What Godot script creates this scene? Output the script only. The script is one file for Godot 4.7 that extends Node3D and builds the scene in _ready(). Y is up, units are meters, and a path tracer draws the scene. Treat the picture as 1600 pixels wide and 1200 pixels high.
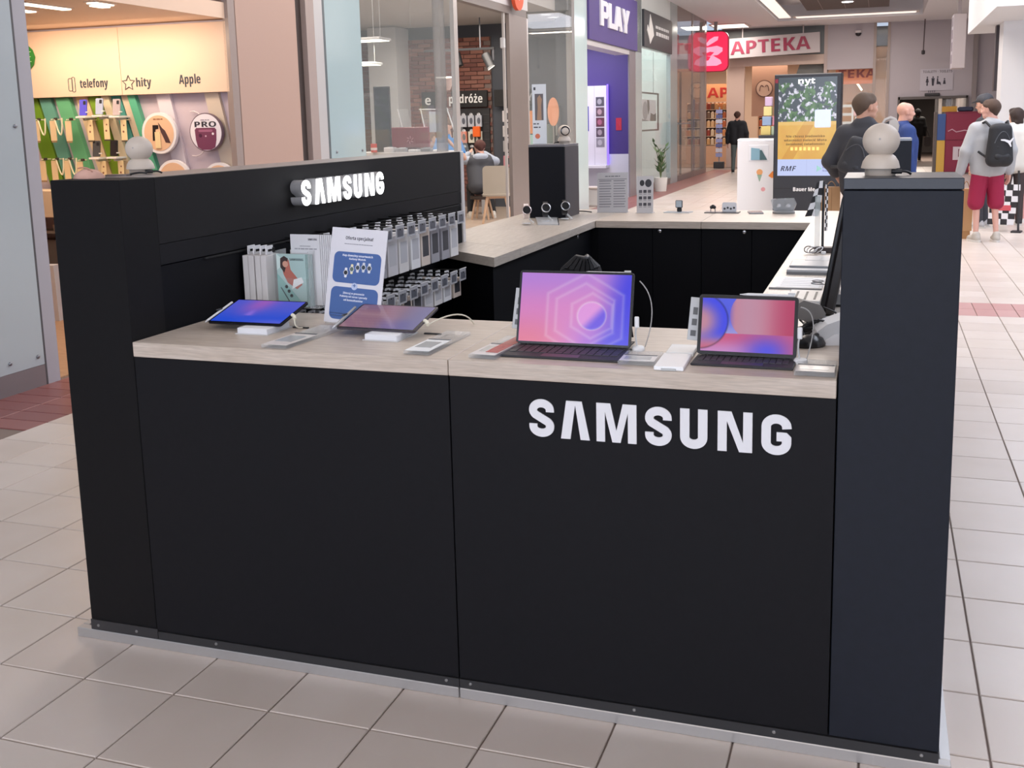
extends Node3D

# ---------- mesh builder ----------
class MB:
	var v := PackedVector3Array()
	var n := PackedVector3Array()
	var t := PackedVector2Array()
	func tri(a: Vector3, b: Vector3, c: Vector3, na: Vector3, nb: Vector3, nc: Vector3, ua := Vector2.ZERO, ub := Vector2.ZERO, uc := Vector2.ZERO) -> void:
		if (b - a).cross(c - a).dot(na + nb + nc) > 0.0:
			v.append_array([a, c, b]); n.append_array([na, nc, nb]); t.append_array([ua, uc, ub])
		else:
			v.append_array([a, b, c]); n.append_array([na, nb, nc]); t.append_array([ua, ub, uc])
	func quad(a: Vector3, b: Vector3, c: Vector3, d: Vector3, nn: Vector3, uv := true) -> void:
		if uv:
			tri(a, b, c, nn, nn, nn, Vector2(0, 1), Vector2(1, 1), Vector2(1, 0))
			tri(a, c, d, nn, nn, nn, Vector2(0, 1), Vector2(1, 0), Vector2(0, 0))
		else:
			tri(a, b, c, nn, nn, nn)
			tri(a, c, d, nn, nn, nn)
	func add(o: MB, x: Transform3D) -> void:
		var nb := x.basis.inverse().transposed()
		for i in o.v.size():
			v.append(x * o.v[i]); n.append((nb * o.n[i]).normalized()); t.append(o.t[i])
	func mesh(m: Material) -> ArrayMesh:
		var a := []
		a.resize(Mesh.ARRAY_MAX)
		a[Mesh.ARRAY_VERTEX] = v; a[Mesh.ARRAY_NORMAL] = n; a[Mesh.ARRAY_TEX_UV] = t
		var r := ArrayMesh.new()
		r.add_surface_from_arrays(Mesh.PRIMITIVE_TRIANGLES, a)
		r.surface_set_material(0, m)
		return r
	# chamfered box between two corners
	func box(p: Vector3, q: Vector3, b := 0.0) -> MB:
		var c := (p + q) * 0.5
		var h := ((q - p) * 0.5).abs()
		b = minf(b, minf(h.x, minf(h.y, h.z)) * 0.9)
		for ax in 3:
			var u := (ax + 1) % 3
			var w := (ax + 2) % 3
			for s in [-1.0, 1.0]:
				var nn := Vector3.ZERO
				nn[ax] = s
				var k := []
				for e in [[-1, -1], [1, -1], [1, 1], [-1, 1]]:
					var r := Vector3.ZERO
					r[ax] = s * h[ax]; r[u] = e[0] * (h[u] - b); r[w] = e[1] * (h[w] - b)
					k.append(c + r)
				quad(k[0], k[1], k[2], k[3], nn)
			if b > 0.0:
				for s in [-1.0, 1.0]:
					for s2 in [-1.0, 1.0]:
						var nn := Vector3.ZERO
						nn[u] = s; nn[w] = s2
						var k := []
						for e in [[-1, 0], [1, 0], [1, 1], [-1, 1]]:
							var r := Vector3.ZERO
							r[ax] = e[0] * (h[ax] - b)
							r[u] = s * (h[u] - (b if e[1] else 0.0)); r[w] = s2 * (h[w] - (0.0 if e[1] else b))
							k.append(c + r)
						quad(k[0], k[1], k[2], k[3], nn.normalized(), false)
		if b > 0.0:
			for sx in [-1.0, 1.0]:
				for sy in [-1.0, 1.0]:
					for sz in [-1.0, 1.0]:
						var s := Vector3(sx, sy, sz)
						var k := []
						for ax in 3:
							var r := h - Vector3(b, b, b)
							r[ax] = h[ax]
							k.append(c + r * s)
						var nn := s.normalized()
						tri(k[0], k[1], k[2], nn, nn, nn)
		return self
	func lathe(pr: Array, at := Vector3.ZERO, seg := 20, xf := Transform3D(), smooth := true) -> MB:
		for i in pr.size() - 1:
			var a: Vector2 = pr[i]
			var b: Vector2 = pr[i + 1]
			if a.is_equal_approx(b):
				continue
			var d := b - a
			var en := Vector2(d.y, -d.x).normalized()
			var na := en
			var nb := en
			if smooth:
				if i > 0:
					var d0: Vector2 = a - pr[i - 1]
					var e0 := Vector2(d0.y, -d0.x).normalized()
					if e0.dot(en) > 0.6:
						na = (e0 + en).normalized()
				if i < pr.size() - 2:
					var d1: Vector2 = pr[i + 2] - b
					var e1 := Vector2(d1.y, -d1.x).normalized()
					if e1.dot(en) > 0.6:
						nb = (e1 + en).normalized()
			for j in seg:
				var p0 := TAU * j / seg
				var p1 := TAU * (j + 1) / seg
				var c0 := Vector3(cos(p0), 0, sin(p0))
				var c1 := Vector3(cos(p1), 0, sin(p1))
				var Y := Vector3.UP
				var q := [xf * (at + c0 * a.x + Y * a.y), xf * (at + c1 * a.x + Y * a.y), xf * (at + c1 * b.x + Y * b.y), xf * (at + c0 * b.x + Y * b.y)]
				var m := [xf.basis * (c0 * na.x + Y * na.y), xf.basis * (c1 * na.x + Y * na.y), xf.basis * (c1 * nb.x + Y * nb.y), xf.basis * (c0 * nb.x + Y * nb.y)]
				if a.x > 1e-6:
					tri(q[0], q[1], q[2], m[0], m[1], m[2])
				if b.x > 1e-6:
					tri(q[0], q[2], q[3], m[0], m[2], m[3])
		return self
	func tube(p: Array, r: float, seg := 8, r2 := -1.0) -> MB:
		if r2 < 0.0: r2 = r
		var rings := []
		var up := Vector3(0.13, 0.97, 0.21)
		for i in p.size():
			var d: Vector3 = (p[mini(i + 1, p.size() - 1)] - p[maxi(i - 1, 0)]).normalized()
			var s := d.cross(up if absf(d.dot(up)) < 0.95 else Vector3(0.9, 0.1, 0.3)).normalized()
			var w := s.cross(d)
			up = w
			var ring := []
			var rr := lerpf(r, r2, float(i) / maxf(1, p.size() - 1))
			for j in seg:
				var a := TAU * j / seg
				var o := s * cos(a) + w * sin(a)
				ring.append([p[i] + o * rr, o])
			rings.append(ring)
		for i in p.size() - 1:
			for j in seg:
				var a = rings[i][j]
				var b = rings[i][(j + 1) % seg]
				var c = rings[i + 1][(j + 1) % seg]
				var d = rings[i + 1][j]
				tri(a[0], b[0], c[0], a[1], b[1], c[1])
				tri(a[0], c[0], d[0], a[1], c[1], d[1])
		for e in [0, p.size() - 1]:
			var k: int = 1 if e == 0 else e
			var nn: Vector3 = (p[e] - p[k - 1 if e else 1]).normalized()
			for j in seg:
				tri(p[e], rings[e][j][0], rings[e][(j + 1) % seg][0], nn, nn, nn)
		return self
	# polygon in the XY plane, from z=0 to z=d, then transformed
	func ext(poly: PackedVector2Array, d: float, x := Transform3D(), smooth := false) -> MB:
		if Geometry2D.is_polygon_clockwise(poly):
			poly.reverse()
		var ix := Geometry2D.triangulate_polygon(poly)
		var bz := x.basis
		for i in range(0, ix.size(), 3):
			var a := poly[ix[i]]; var b := poly[ix[i + 1]]; var c := poly[ix[i + 2]]
			tri(x * Vector3(a.x, a.y, d), x * Vector3(b.x, b.y, d), x * Vector3(c.x, c.y, d), bz.z, bz.z, bz.z, a, b, c)
			if d > 0.0:
				tri(x * Vector3(a.x, a.y, 0), x * Vector3(b.x, b.y, 0), x * Vector3(c.x, c.y, 0), -bz.z, -bz.z, -bz.z, a, b, c)
		if d > 0.0:
			var k := poly.size()
			for i in k:
				var a := poly[i]; var b := poly[(i + 1) % k]
				var e := (b - a).normalized()
				var nn := bz * Vector3(e.y, -e.x, 0)
				var n0 := nn; var n1 := nn
				if smooth:
					var e0 := (a - poly[(i + k - 1) % k]).normalized()
					var e1 := (poly[(i + 2) % k] - b).normalized()
					if e0.dot(e) > 0.7: n0 = bz * Vector3(e.y + e0.y, -e.x - e0.x, 0).normalized()
					if e1.dot(e) > 0.7: n1 = bz * Vector3(e.y + e1.y, -e.x - e1.x, 0).normalized()
				tri(x * Vector3(a.x, a.y, 0), x * Vector3(b.x, b.y, 0), x * Vector3(b.x, b.y, d), n0, n1, n1)
				tri(x * Vector3(a.x, a.y, 0), x * Vector3(b.x, b.y, d), x * Vector3(a.x, a.y, d), n0, n1, n0)
		return self

func rrect(w: float, h: float, r: float, c := Vector2.ZERO, seg := 5) -> PackedVector2Array:
	var o := PackedVector2Array()
	for k in 4:
		var cc := c + Vector2((w / 2 - r) * (1 if k in [0, 3] else -1), (h / 2 - r) * (1 if k < 2 else -1))
		for i in seg + 1:
			var a := PI / 2 * (k + float(i) / seg)
			o.append(cc + Vector2(cos(a), sin(a)) * r)
	return o
func disc(r: float, c := Vector2.ZERO, seg := 24, ry := -1.0) -> PackedVector2Array:
	var o := PackedVector2Array()
	for i in seg:
		o.append(c + Vector2(cos(TAU * i / seg) * r, sin(TAU * i / seg) * (r if ry < 0 else ry)))
	return o
func arcp(c: Vector2, rx: float, ry: float, a0: float, a1: float, seg := 8) -> PackedVector2Array:
	var o := PackedVector2Array()
	for i in seg + 1:
		var a := deg_to_rad(lerpf(a0, a1, float(i) / seg))
		o.append(c + Vector2(cos(a) * rx, sin(a) * ry))
	return o
func stroke(p: PackedVector2Array, w: float) -> PackedVector2Array:
	var r := Geometry2D.offset_polyline(p, w / 2, Geometry2D.JOIN_ROUND, Geometry2D.END_BUTT)
	return r[0]
func pv(a: Array) -> PackedVector2Array:
	var o := PackedVector2Array()
	for i in range(0, a.size(), 2):
		o.append(Vector2(a[i], a[i + 1]))
	return o

# ---------- naming and tagging ----------
var used := {}
func numbered(s: String) -> String:
	if not used.has(s):
		used[s] = 0
		return s
	used[s] += 1
	return "%s_%03d" % [s, used[s]]
func tag(o: Node3D, label: String, cat: String, group := "") -> Node3D:
	o.set_meta("label", label); o.set_meta("category", cat)
	if group: o.set_meta("group", group)
	return o
func thing(nm: String, label: String, cat: String, at := Vector3.ZERO, turn := 0.0, group := "") -> Node3D:
	var o := Node3D.new()
	o.name = numbered(nm)
	add_child(o, true)
	o.position = at; o.rotation.y = turn
	return tag(o, label, cat, group)
func put(nm: String, b: MB, m: Material, parent: Node3D, at := Vector3.ZERO, rot := Vector3.ZERO) -> MeshInstance3D:
	return putm(nm, b.mesh(m), parent, at, rot)
func putm(nm: String, me: Mesh, parent: Node3D, at := Vector3.ZERO, rot := Vector3.ZERO) -> MeshInstance3D:
	var o := MeshInstance3D.new()
	o.name = numbered(nm) if parent == self else nm
	o.mesh = me
	parent.add_child(o, true)
	o.position = at; o.rotation = rot
	return o
func struct(nm: String, b: MB, m: Material, parent: Node3D = self) -> MeshInstance3D:
	var o := put(nm, b, m, parent)
	if parent == self:
		o.set_meta("kind", "structure")
	return o
func stuff(o: Node3D) -> Node3D:
	o.set_meta("kind", "stuff")
	return o
func dup(src: Node3D, nm: String, label: String, at: Vector3, turn := 0.0) -> Node3D:
	var c: Node3D = src.duplicate()
	c.name = numbered(nm)
	add_child(c, true)
	c.position = at; c.rotation.y = turn
	c.set_meta("label", label)
	return c

# ---------- materials ----------
var mcache := {}
func mt(hex: String, rough := 0.6, metal := 0.0, spec := 0.5) -> StandardMaterial3D:
	var k := "%s/%s/%s/%s" % [hex, rough, metal, spec]
	if not mcache.has(k):
		var m := StandardMaterial3D.new()
		m.albedo_color = Color.html(hex); m.roughness = rough; m.metallic = metal; m.metallic_specular = spec
		mcache[k] = m
	return mcache[k]
func glow(hex: String, e: float) -> StandardMaterial3D:
	var k := "glow%s/%s" % [hex, e]
	if not mcache.has(k):
		var m := StandardMaterial3D.new()
		m.albedo_color = Color.html(hex); m.roughness = 0.5
		m.emission_enabled = true; m.emission = Color.html(hex); m.emission_energy_multiplier = e
		mcache[k] = m
	return mcache[k]
# word-like dashes standing for print too small to read
func dashes(parent: Node3D, c: Vector3, w: float, h: float, m: Material, seed_ := 1, d := 0.0008) -> void:
	var r := RandomNumberGenerator.new(); r.seed = seed_
	var x := -w / 2
	var b := MB.new()
	while x < w / 2 - h * 0.6:
		var l := minf(h * r.randf_range(1.4, 4.5), w / 2 - x)
		b.box(Vector3(x, -h / 2, 0), Vector3(x + l, h / 2, d))
		x += l + h * 0.7
	put("text_line", b, m, parent, c)
func glass(hex: String, a: float) -> StandardMaterial3D:
	var k := "glass%s/%s" % [hex, a]
	if not mcache.has(k):
		var m := StandardMaterial3D.new()
		m.albedo_color = Color(Color.html(hex), a); m.roughness = 0.02; m.metallic_specular = 0.25; m.transparency = BaseMaterial3D.TRANSPARENCY_ALPHA
		mcache[k] = m
	return mcache[k]
func noise_tex(freq: float, seed_: int, c0: Color, c1: Color, size := 512, oct := 4) -> NoiseTexture2D:
	var f := FastNoiseLite.new()
	f.seed = seed_; f.frequency = freq; f.noise_type = FastNoiseLite.TYPE_SIMPLEX_SMOOTH; f.fractal_octaves = oct
	var g := Gradient.new()
	g.set_color(0, c0); g.set_color(1, c1)
	var t := NoiseTexture2D.new()
	t.width = size; t.height = size; t.seamless = true; t.noise = f; t.color_ramp = g
	return t
func noisy(hex0: String, hex1: String, rough: float, scale: Vector3, freq := 0.02, seed_ := 1, spec := 0.5) -> StandardMaterial3D:
	var m := StandardMaterial3D.new()
	m.albedo_texture = noise_tex(freq, seed_, Color.html(hex0), Color.html(hex1))
	m.roughness = rough; m.metallic_specular = spec
	m.uv1_triplanar = true; m.uv1_world_triplanar = true; m.uv1_scale = scale
	return m
func screen_mat(w: int, h: int, f: Callable, e: float) -> StandardMaterial3D:
	var im := Image.create(w, h, false, Image.FORMAT_RGB8)
	for y in h:
		for x in w:
			im.set_pixel(x, y, f.call((x + 0.5) / w, (y + 0.5) / h))
	var m := StandardMaterial3D.new()
	var tx := ImageTexture.create_from_image(im)
	m.roughness = 0.15
	if e > 0.0:
		m.albedo_color = Color(0.02, 0.02, 0.02)
		m.emission_enabled = true; m.emission_texture = tx; m.emission = Color.WHITE; m.emission_operator = BaseMaterial3D.EMISSION_OP_MULTIPLY; m.emission_energy_multiplier = e
	else:
		m.albedo_texture = tx; m.roughness = 0.5
	return m

# ---------- lettering ----------
var fonts := {}
func words(parent: Node3D, nm: String, s: String, h: float, at: Vector3, rot: Vector3, m: Material, depth := 0.002, bold := true, width := 0.0, align := 0, face := "Droid Sans") -> MeshInstance3D:
	var k := face + str(bold)
	if not fonts.has(k):
		var f := SystemFont.new()
		f.font_names = PackedStringArray([face]); f.font_weight = 700 if bold else 400
		fonts[k] = f
	var tm := TextMesh.new()
	tm.font = fonts[k]; tm.text = s; tm.font_size = 48; tm.depth = depth; tm.curve_step = 2.0
	tm.pixel_size = h / 34.3            # capital height of the face at size 48
	tm.horizontal_alignment = [HORIZONTAL_ALIGNMENT_CENTER, HORIZONTAL_ALIGNMENT_LEFT, HORIZONTAL_ALIGNMENT_RIGHT][align]
	tm.material = m
	var o := putm(nm, tm, parent, at, rot)
	if width > 0.0:
		o.scale.x = width / maxf(0.001, tm.get_aabb().size.x)
	return o

# ---------- constants of the kiosk (metres) ----------
const XL := -0.147
const XI := 0.091
const XM := 1.067
const XS := 2.028
const XR := 2.278
const ZF := -0.206
const HT := 1.397
const HC := 0.9375
const HCB := 0.894
const FX := -2.74   # shop fronts on the left

var cam: Camera3D
func area(nm: String, at: Vector3, size: Vector2, energy: float, color: Color, rot := Vector3(-PI / 2, 0, 0)) -> AreaLight3D:
	var l := AreaLight3D.new()
	l.name = nm
	add_child(l, true)
	l.position = at; l.rotation = rot
	l.area_size = size; l.light_energy = energy; l.light_color = color
	l.shadow_enabled = true; l.area_range = 60.0; l.area_attenuation = 2.0; l.area_normalize_energy = true
	return l
func spot(nm: String, at: Vector3, to: Vector3, energy: float, color: Color, angle := 40.0, size := 0.05) -> void:
	var l := SpotLight3D.new()
	l.name = nm
	add_child(l, true)
	l.look_at_from_position(at, to, Vector3(0.1, 0.9, 0.3))
	l.light_energy = energy; l.light_color = color; l.spot_angle = angle; l.spot_range = 40.0; l.spot_attenuation = 2.0; l.spot_angle_attenuation = 0.6
	l.light_size = size; l.shadow_enabled = true
func panel_light(lab: String, at: Vector3, sx: float, sz: float, energy: float, col: String, g: float) -> void:
	var t := thing("ceiling_light", lab, "light", at)
	put("housing", MB.new().box(Vector3(-sx / 2 - 0.05, 0.0, -sz / 2 - 0.05), Vector3(sx / 2 + 0.05, 0.06, sz / 2 + 0.05)), mt("d8d8d8", 0.5), t)
	put("diffuser", MB.new().box(Vector3(-sx / 2, -0.02, -sz / 2), Vector3(sx / 2, 0.0, sz / 2)), glow(col, g), t)
	area("panel_lamp", at + Vector3(0, -0.05, 0), Vector2(sx, sz), energy, Color.html(col))

func setup() -> void:
	cam = Camera3D.new()
	cam.name = "camera"
	add_child(cam)
	cam.transform = Transform3D(Basis(Vector3(0.951, -0.020032, -0.308543), Vector3(-0.030649, 0.986877, -0.158541), Vector3(0.30767, 0.160229, 0.937905)).orthonormalized(), Vector3(2.105826, 1.531139, 2.191705))
	cam.projection = Camera3D.PROJECTION_FRUSTUM
	cam.near = 0.05; cam.far = 200.0
	cam.size = 0.05 * 1200.0 / 1622.834
	cam.frustum_offset = Vector2(-44.25, -144.66) * 0.05 / 1622.834
	cam.current = true
	var we := WorldEnvironment.new()
	we.name = "environment"
	var e := Environment.new()
	e.background_mode = Environment.BG_COLOR
	e.background_color = Color(0.75, 0.8, 0.88)
	e.background_energy_multiplier = 1.0
	e.ambient_light_source = Environment.AMBIENT_SOURCE_DISABLED
	e.tonemap_mode = Environment.TONE_MAPPER_LINEAR
	e.tonemap_exposure = 1.0
	e.sdfgi_enabled = true; e.ssao_enabled = true; e.ssil_enabled = true
	we.environment = e
	add_child(we)
	# lamps of the hall: bright daylight-white panels over the right aisle, weaker ones elsewhere
	area("entrance_daylight", Vector3(1.6, 2.15, 8.55), Vector2(9.6, 3.5), 34.0, Color.html("e6eeff"), Vector3(0, 0, 0))
	panel_light("long luminous ceiling panel over the right aisle", Vector3(5.2, 5.1, -8.0), 3.2, 13.0, 35.0, "e8f0ff", 1.6)
	panel_light("wide luminous ceiling panel over the middle of the hall", Vector3(0.8, 5.1, -12.5), 2.6, 7.0, 30.0, "fff6ee", 1.6)
	panel_light("narrow luminous ceiling panel along the shop fronts", Vector3(-1.0, 5.1, -5.5), 1.2, 4.5, 9.0, "fff4ea", 1.6)
	panel_light("luminous ceiling panel above the front floor", Vector3(1.4, 5.1, 5.2), 4.0, 1.6, 13.0, "fff1e6", 1.6)
	panel_light("low square luminous panel before the far end", Vector3(1.2, 4.9, -19.5), 2.6, 2.6, 20.0, "fff4ee", 1.6)

func slab(nm: String, p: Vector3, q: Vector3, m: Material) -> MeshInstance3D:
	return struct(nm, MB.new().box(p, q), m)

func in_view(p: Vector3) -> bool:
	var c := cam.transform.affine_inverse() * p
	if c.z > -0.3: return false
	var u := 844.25 + 1622.83 * c.x / -c.z
	var w := 455.34 - 1622.83 * c.y / -c.z
	return u > -60 and u < 1660 and w > 200 and w < 1260

func tile_mb(w: float, d: float, b := 0.0022) -> MB:
	var m := MB.new()
	var y1 := Vector3(0, 1, 0)
	var a := [Vector3(-w / 2, -0.006, -d / 2), Vector3(w / 2, -0.006, -d / 2), Vector3(w / 2, -0.006, d / 2), Vector3(-w / 2, -0.006, d / 2)]
	var c := [Vector3(-w / 2, -b, -d / 2), Vector3(w / 2, -b, -d / 2), Vector3(w / 2, -b, d / 2), Vector3(-w / 2, -b, d / 2)]
	var t := [Vector3(-w / 2 + b, 0, -d / 2 + b), Vector3(w / 2 - b, 0, -d / 2 + b), Vector3(w / 2 - b, 0, d / 2 - b), Vector3(-w / 2 + b, 0, d / 2 - b)]
	m.quad(t[0], t[1], t[2], t[3], y1)
	for i in 4:
		var j := (i + 1) % 4
		var out: Vector3 = ((a[i] + a[j]) * Vector3(1, 0, 1)).normalized()
		m.quad(a[i], a[j], c[j], c[i], out, false)
		m.quad(c[i], c[j], t[j], t[i], (out + y1).normalized(), false)
	return m

func build_floor() -> void:
	var fl := slab("floor", Vector3(-9, -0.25, -50), Vector3(9, -0.006, 9), mt("7d6f68", 0.8))
	var tones := []
	for k in 4:
		var m := StandardMaterial3D.new()
		m.albedo_texture = noise_tex(0.008, 40 + k, Color.html(["c8bbb1", "c5b8ae", "cabeb4", "c3b6ac"][k]), Color.html(["d2c7bf", "cec3bb", "d4cac3", "cdc1b9"][k]), 256)
		m.uv1_triplanar = true; m.uv1_world_triplanar = true; m.uv1_scale = Vector3(0.7, 0.7, 0.7)
		m.roughness = 0.3; m.metallic_specular = 0.45
		tones.append(m)
	var base := tile_mb(0.295, 0.295)
	var meshes := []
	for m in tones: meshes.append(base.mesh(m))
	var rest := [MB.new(), MB.new(), MB.new(), MB.new()]
	var rng := RandomNumberGenerator.new()
	rng.seed = 7
	var singles := 0
	for j in range(8, -105, -1):
		for i in range(-7, 30):
			var p := Vector3((i + 0.5) * 0.3, 0, (j + 0.5) * 0.3)
			if p.x < -2.08: continue
			if p.z > -6.9 and p.z < -6.3 and p.x > 2.4: continue
			var k := rng.randi() % 4
			var under := p.x > XL + 0.1 and p.x < XR - 0.1 and p.z < ZF - 0.1 and p.z > -4.6
			var near := p.z > -6.2 and in_view(p) and not under
			if near and p.x > XI and p.x < XR and p.z < ZF: near = false
			if near and p.x < XR and p.x > XL and p.z < -0.5: near = false
			if near and p.x < 2.3 and p.x > -0.5 and p.z < -1.8: near = false
			if near and singles < 290:
				putm("tile", meshes[k], fl, p)
				singles += 1
			else:
				rest[k].add(base, Transform3D(Basis(), p))
	for k in 4:
		stuff(put("tile_field", rest[k], tones[k], fl))
	# red border tiles along the shop fronts and the red band across the right aisle
	var red := [mt("8a5450", 0.35), mt("92605a", 0.35), mt("7f4b49", 0.35)]
	var rb := tile_mb(0.325, 0.145)
	var rm := []
	for m in red: rm.append(rb.mesh(m))
	var far := MB.new()
	for j in range(-14, -200, -1):
		for i in 2:
			var p := Vector3(-2.09 - 0.165 - i * 0.33, 0, j * 0.15 + 0.07)
			if p.z > -4.2 and in_view(p):
				putm("red_tile", rm[rng.randi() % 3], fl, p)
			else:
				far.add(rb, Transform3D(Basis(), p))
	stuff(put("red_tile_field", far, red[0], fl))
	var sb := tile_mb(0.145, 0.295)
	var sm := []
	for c in ["b98d8a", "c29a96", "b48683"]: sm.append(sb.mesh(mt(c, 0.35)))
	for i in range(0, 40):
		for j in 2:
			var p := Vector3(2.475 + i * 0.15, 0, -6.45 - j * 0.3)
			if in_view(p): putm("red_tile", sm[rng.randi() % 3], fl, p)
			else: putm("red_tile", sm[0], fl, p)

func build_shell() -> void:
	var white := mt("d9d6d6", 0.7)
	# glazed entrance front of the hall behind the camera: daylight through tall frosted panes
	slab("wall_front", Vector3(-9, 0, 8.6), Vector3(9, 0.3, 9), mt("b9b3b0", 0.7))
	slab("wall_front_upper", Vector3(-9, 4.0, 8.6), Vector3(9, 5.6, 9), mt("b9b3b0", 0.7))
	slab("wall_front_left", Vector3(-9, 0.3, 8.6), Vector3(-3.4, 4.0, 9), mt("b9b3b0", 0.7))
	slab("wall_front_right", Vector3(6.5, 0.3, 8.6), Vector3(9, 4.0, 9), mt("b9b3b0", 0.7))
	for k in 5:
		var w := slab("window_%d" % (20 + k), Vector3(-3.35 + k * 1.98, 0.35, 8.7), Vector3(-1.45 + k * 1.98, 3.95, 8.74), glow("e4eeff", 1.2))
		put("frame", MB.new().box(Vector3(-1.45 + k * 1.98, 0.3, 8.6), Vector3(-1.37 + k * 1.98, 4.0, 8.75)), mt("8c9096", 0.4), w)
	slab("wall_right", Vector3(8.6, 0, -50), Vector3(9, 5.6, 8.6), mt("d0d4dc", 0.6))
	slab("wall_left", Vector3(-9, 0, -50), Vector3(-8.6, 5.6, 8.6), mt("8b8683", 0.7))
	slab("wall_back", Vector3(-9, 0, -50), Vector3(9, 5.6, -49.6), mt("a39a98", 0.7))
	slab("ceiling", Vector3(-9, 5.2, -22.3), Vector3(9, 5.6, 9), mt("e4e2e0", 0.8))
	# shop fronts left of the picture, towards and behind the camera
	slab("wall_shopfront", Vector3(-3.0, 0, -2.38), Vector3(FX, 5.2, 8.6), mt("b4bcc2", 0.3))

# ---------- kiosk ----------
var wood: StandardMaterial3D
var woodz: StandardMaterial3D
var black: StandardMaterial3D
var blackin: StandardMaterial3D
func glyphs() -> Dictionary:
	var S := PackedVector2Array([Vector2(0.56, 0.665)])
	S.append_array(arcp(Vector2(0.335, 0.72), 0.225, 0.17, 0, 180, 12))
	S.append_array(pv([0.11, 0.67, 0.16, 0.595, 0.51, 0.4, 0.56, 0.33]))
	S.append_array(arcp(Vector2(0.335, 0.275), 0.225, 0.165, 0, -180, 12))
	S.append(Vector2(0.11, 0.345))
	var U := PackedVector2Array([Vector2(0.115, 1.0)])
	U.append_array(arcp(Vector2(0.335, 0.285), 0.22, 0.175, 180, 360, 12))
	U.append(Vector2(0.555, 1.0))
	var G := PackedVector2Array([Vector2(0.6, 0.655)])
	G.append_array(arcp(Vector2(0.355, 0.7), 0.24, 0.19, 0, 180, 12))
	G.append_array(arcp(Vector2(0.355, 0.3), 0.24, 0.19, 180, 360, 12))
	G.append_array(pv([0.595, 0.455, 0.36, 0.455]))
	return {
		"S": stroke(S, 0.215), "U": stroke(U, 0.23), "G": stroke(G, 0.22),
		"A": pv([0, 0, 0.15, 1, 0.56, 1, 0.76, 0, 0.52, 0, 0.385, 0.9, 0.25, 0]),
		"M": pv([0, 0, 0, 1, 0.36, 1, 0.515, 0.3, 0.68, 1, 1.03, 1, 1.03, 0, 0.81, 0, 0.81, 0.78, 0.62, 0, 0.41, 0, 0.22, 0.78, 0.22, 0]),
		"N": pv([0, 0, 0, 1, 0.33, 1, 0.61, 0.24, 0.61, 1, 0.83, 1, 0.83, 0, 0.52, 0, 0.22, 0.76, 0.22, 0])}
# the maker's name, seven letters, each a part
func letters_of(t: Node3D, h: float, wide: float, xs: Array, d: float, face: Material, side: Material) -> void:
	var g := glyphs()
	for k in 7:
		var ch: String = "SAMSUNG"[k]
		var poly := PackedVector2Array()
		for p in g[ch]: poly.append(Vector2(p.x * h * wide, p.y * h))
		if side:
			var o := put("letter", MB.new().ext(poly, d, Transform3D(), true), side, t, Vector3(xs[k], 0, 0))
			put("lit_face", MB.new().ext(poly, 0.002, Transform3D(Basis(), Vector3(0, 0, d)), true), face, o)
		else:
			put("letter", MB.new().ext(poly, d, Transform3D(), true), face, t, Vector3(xs[k], 0, 0))

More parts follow.
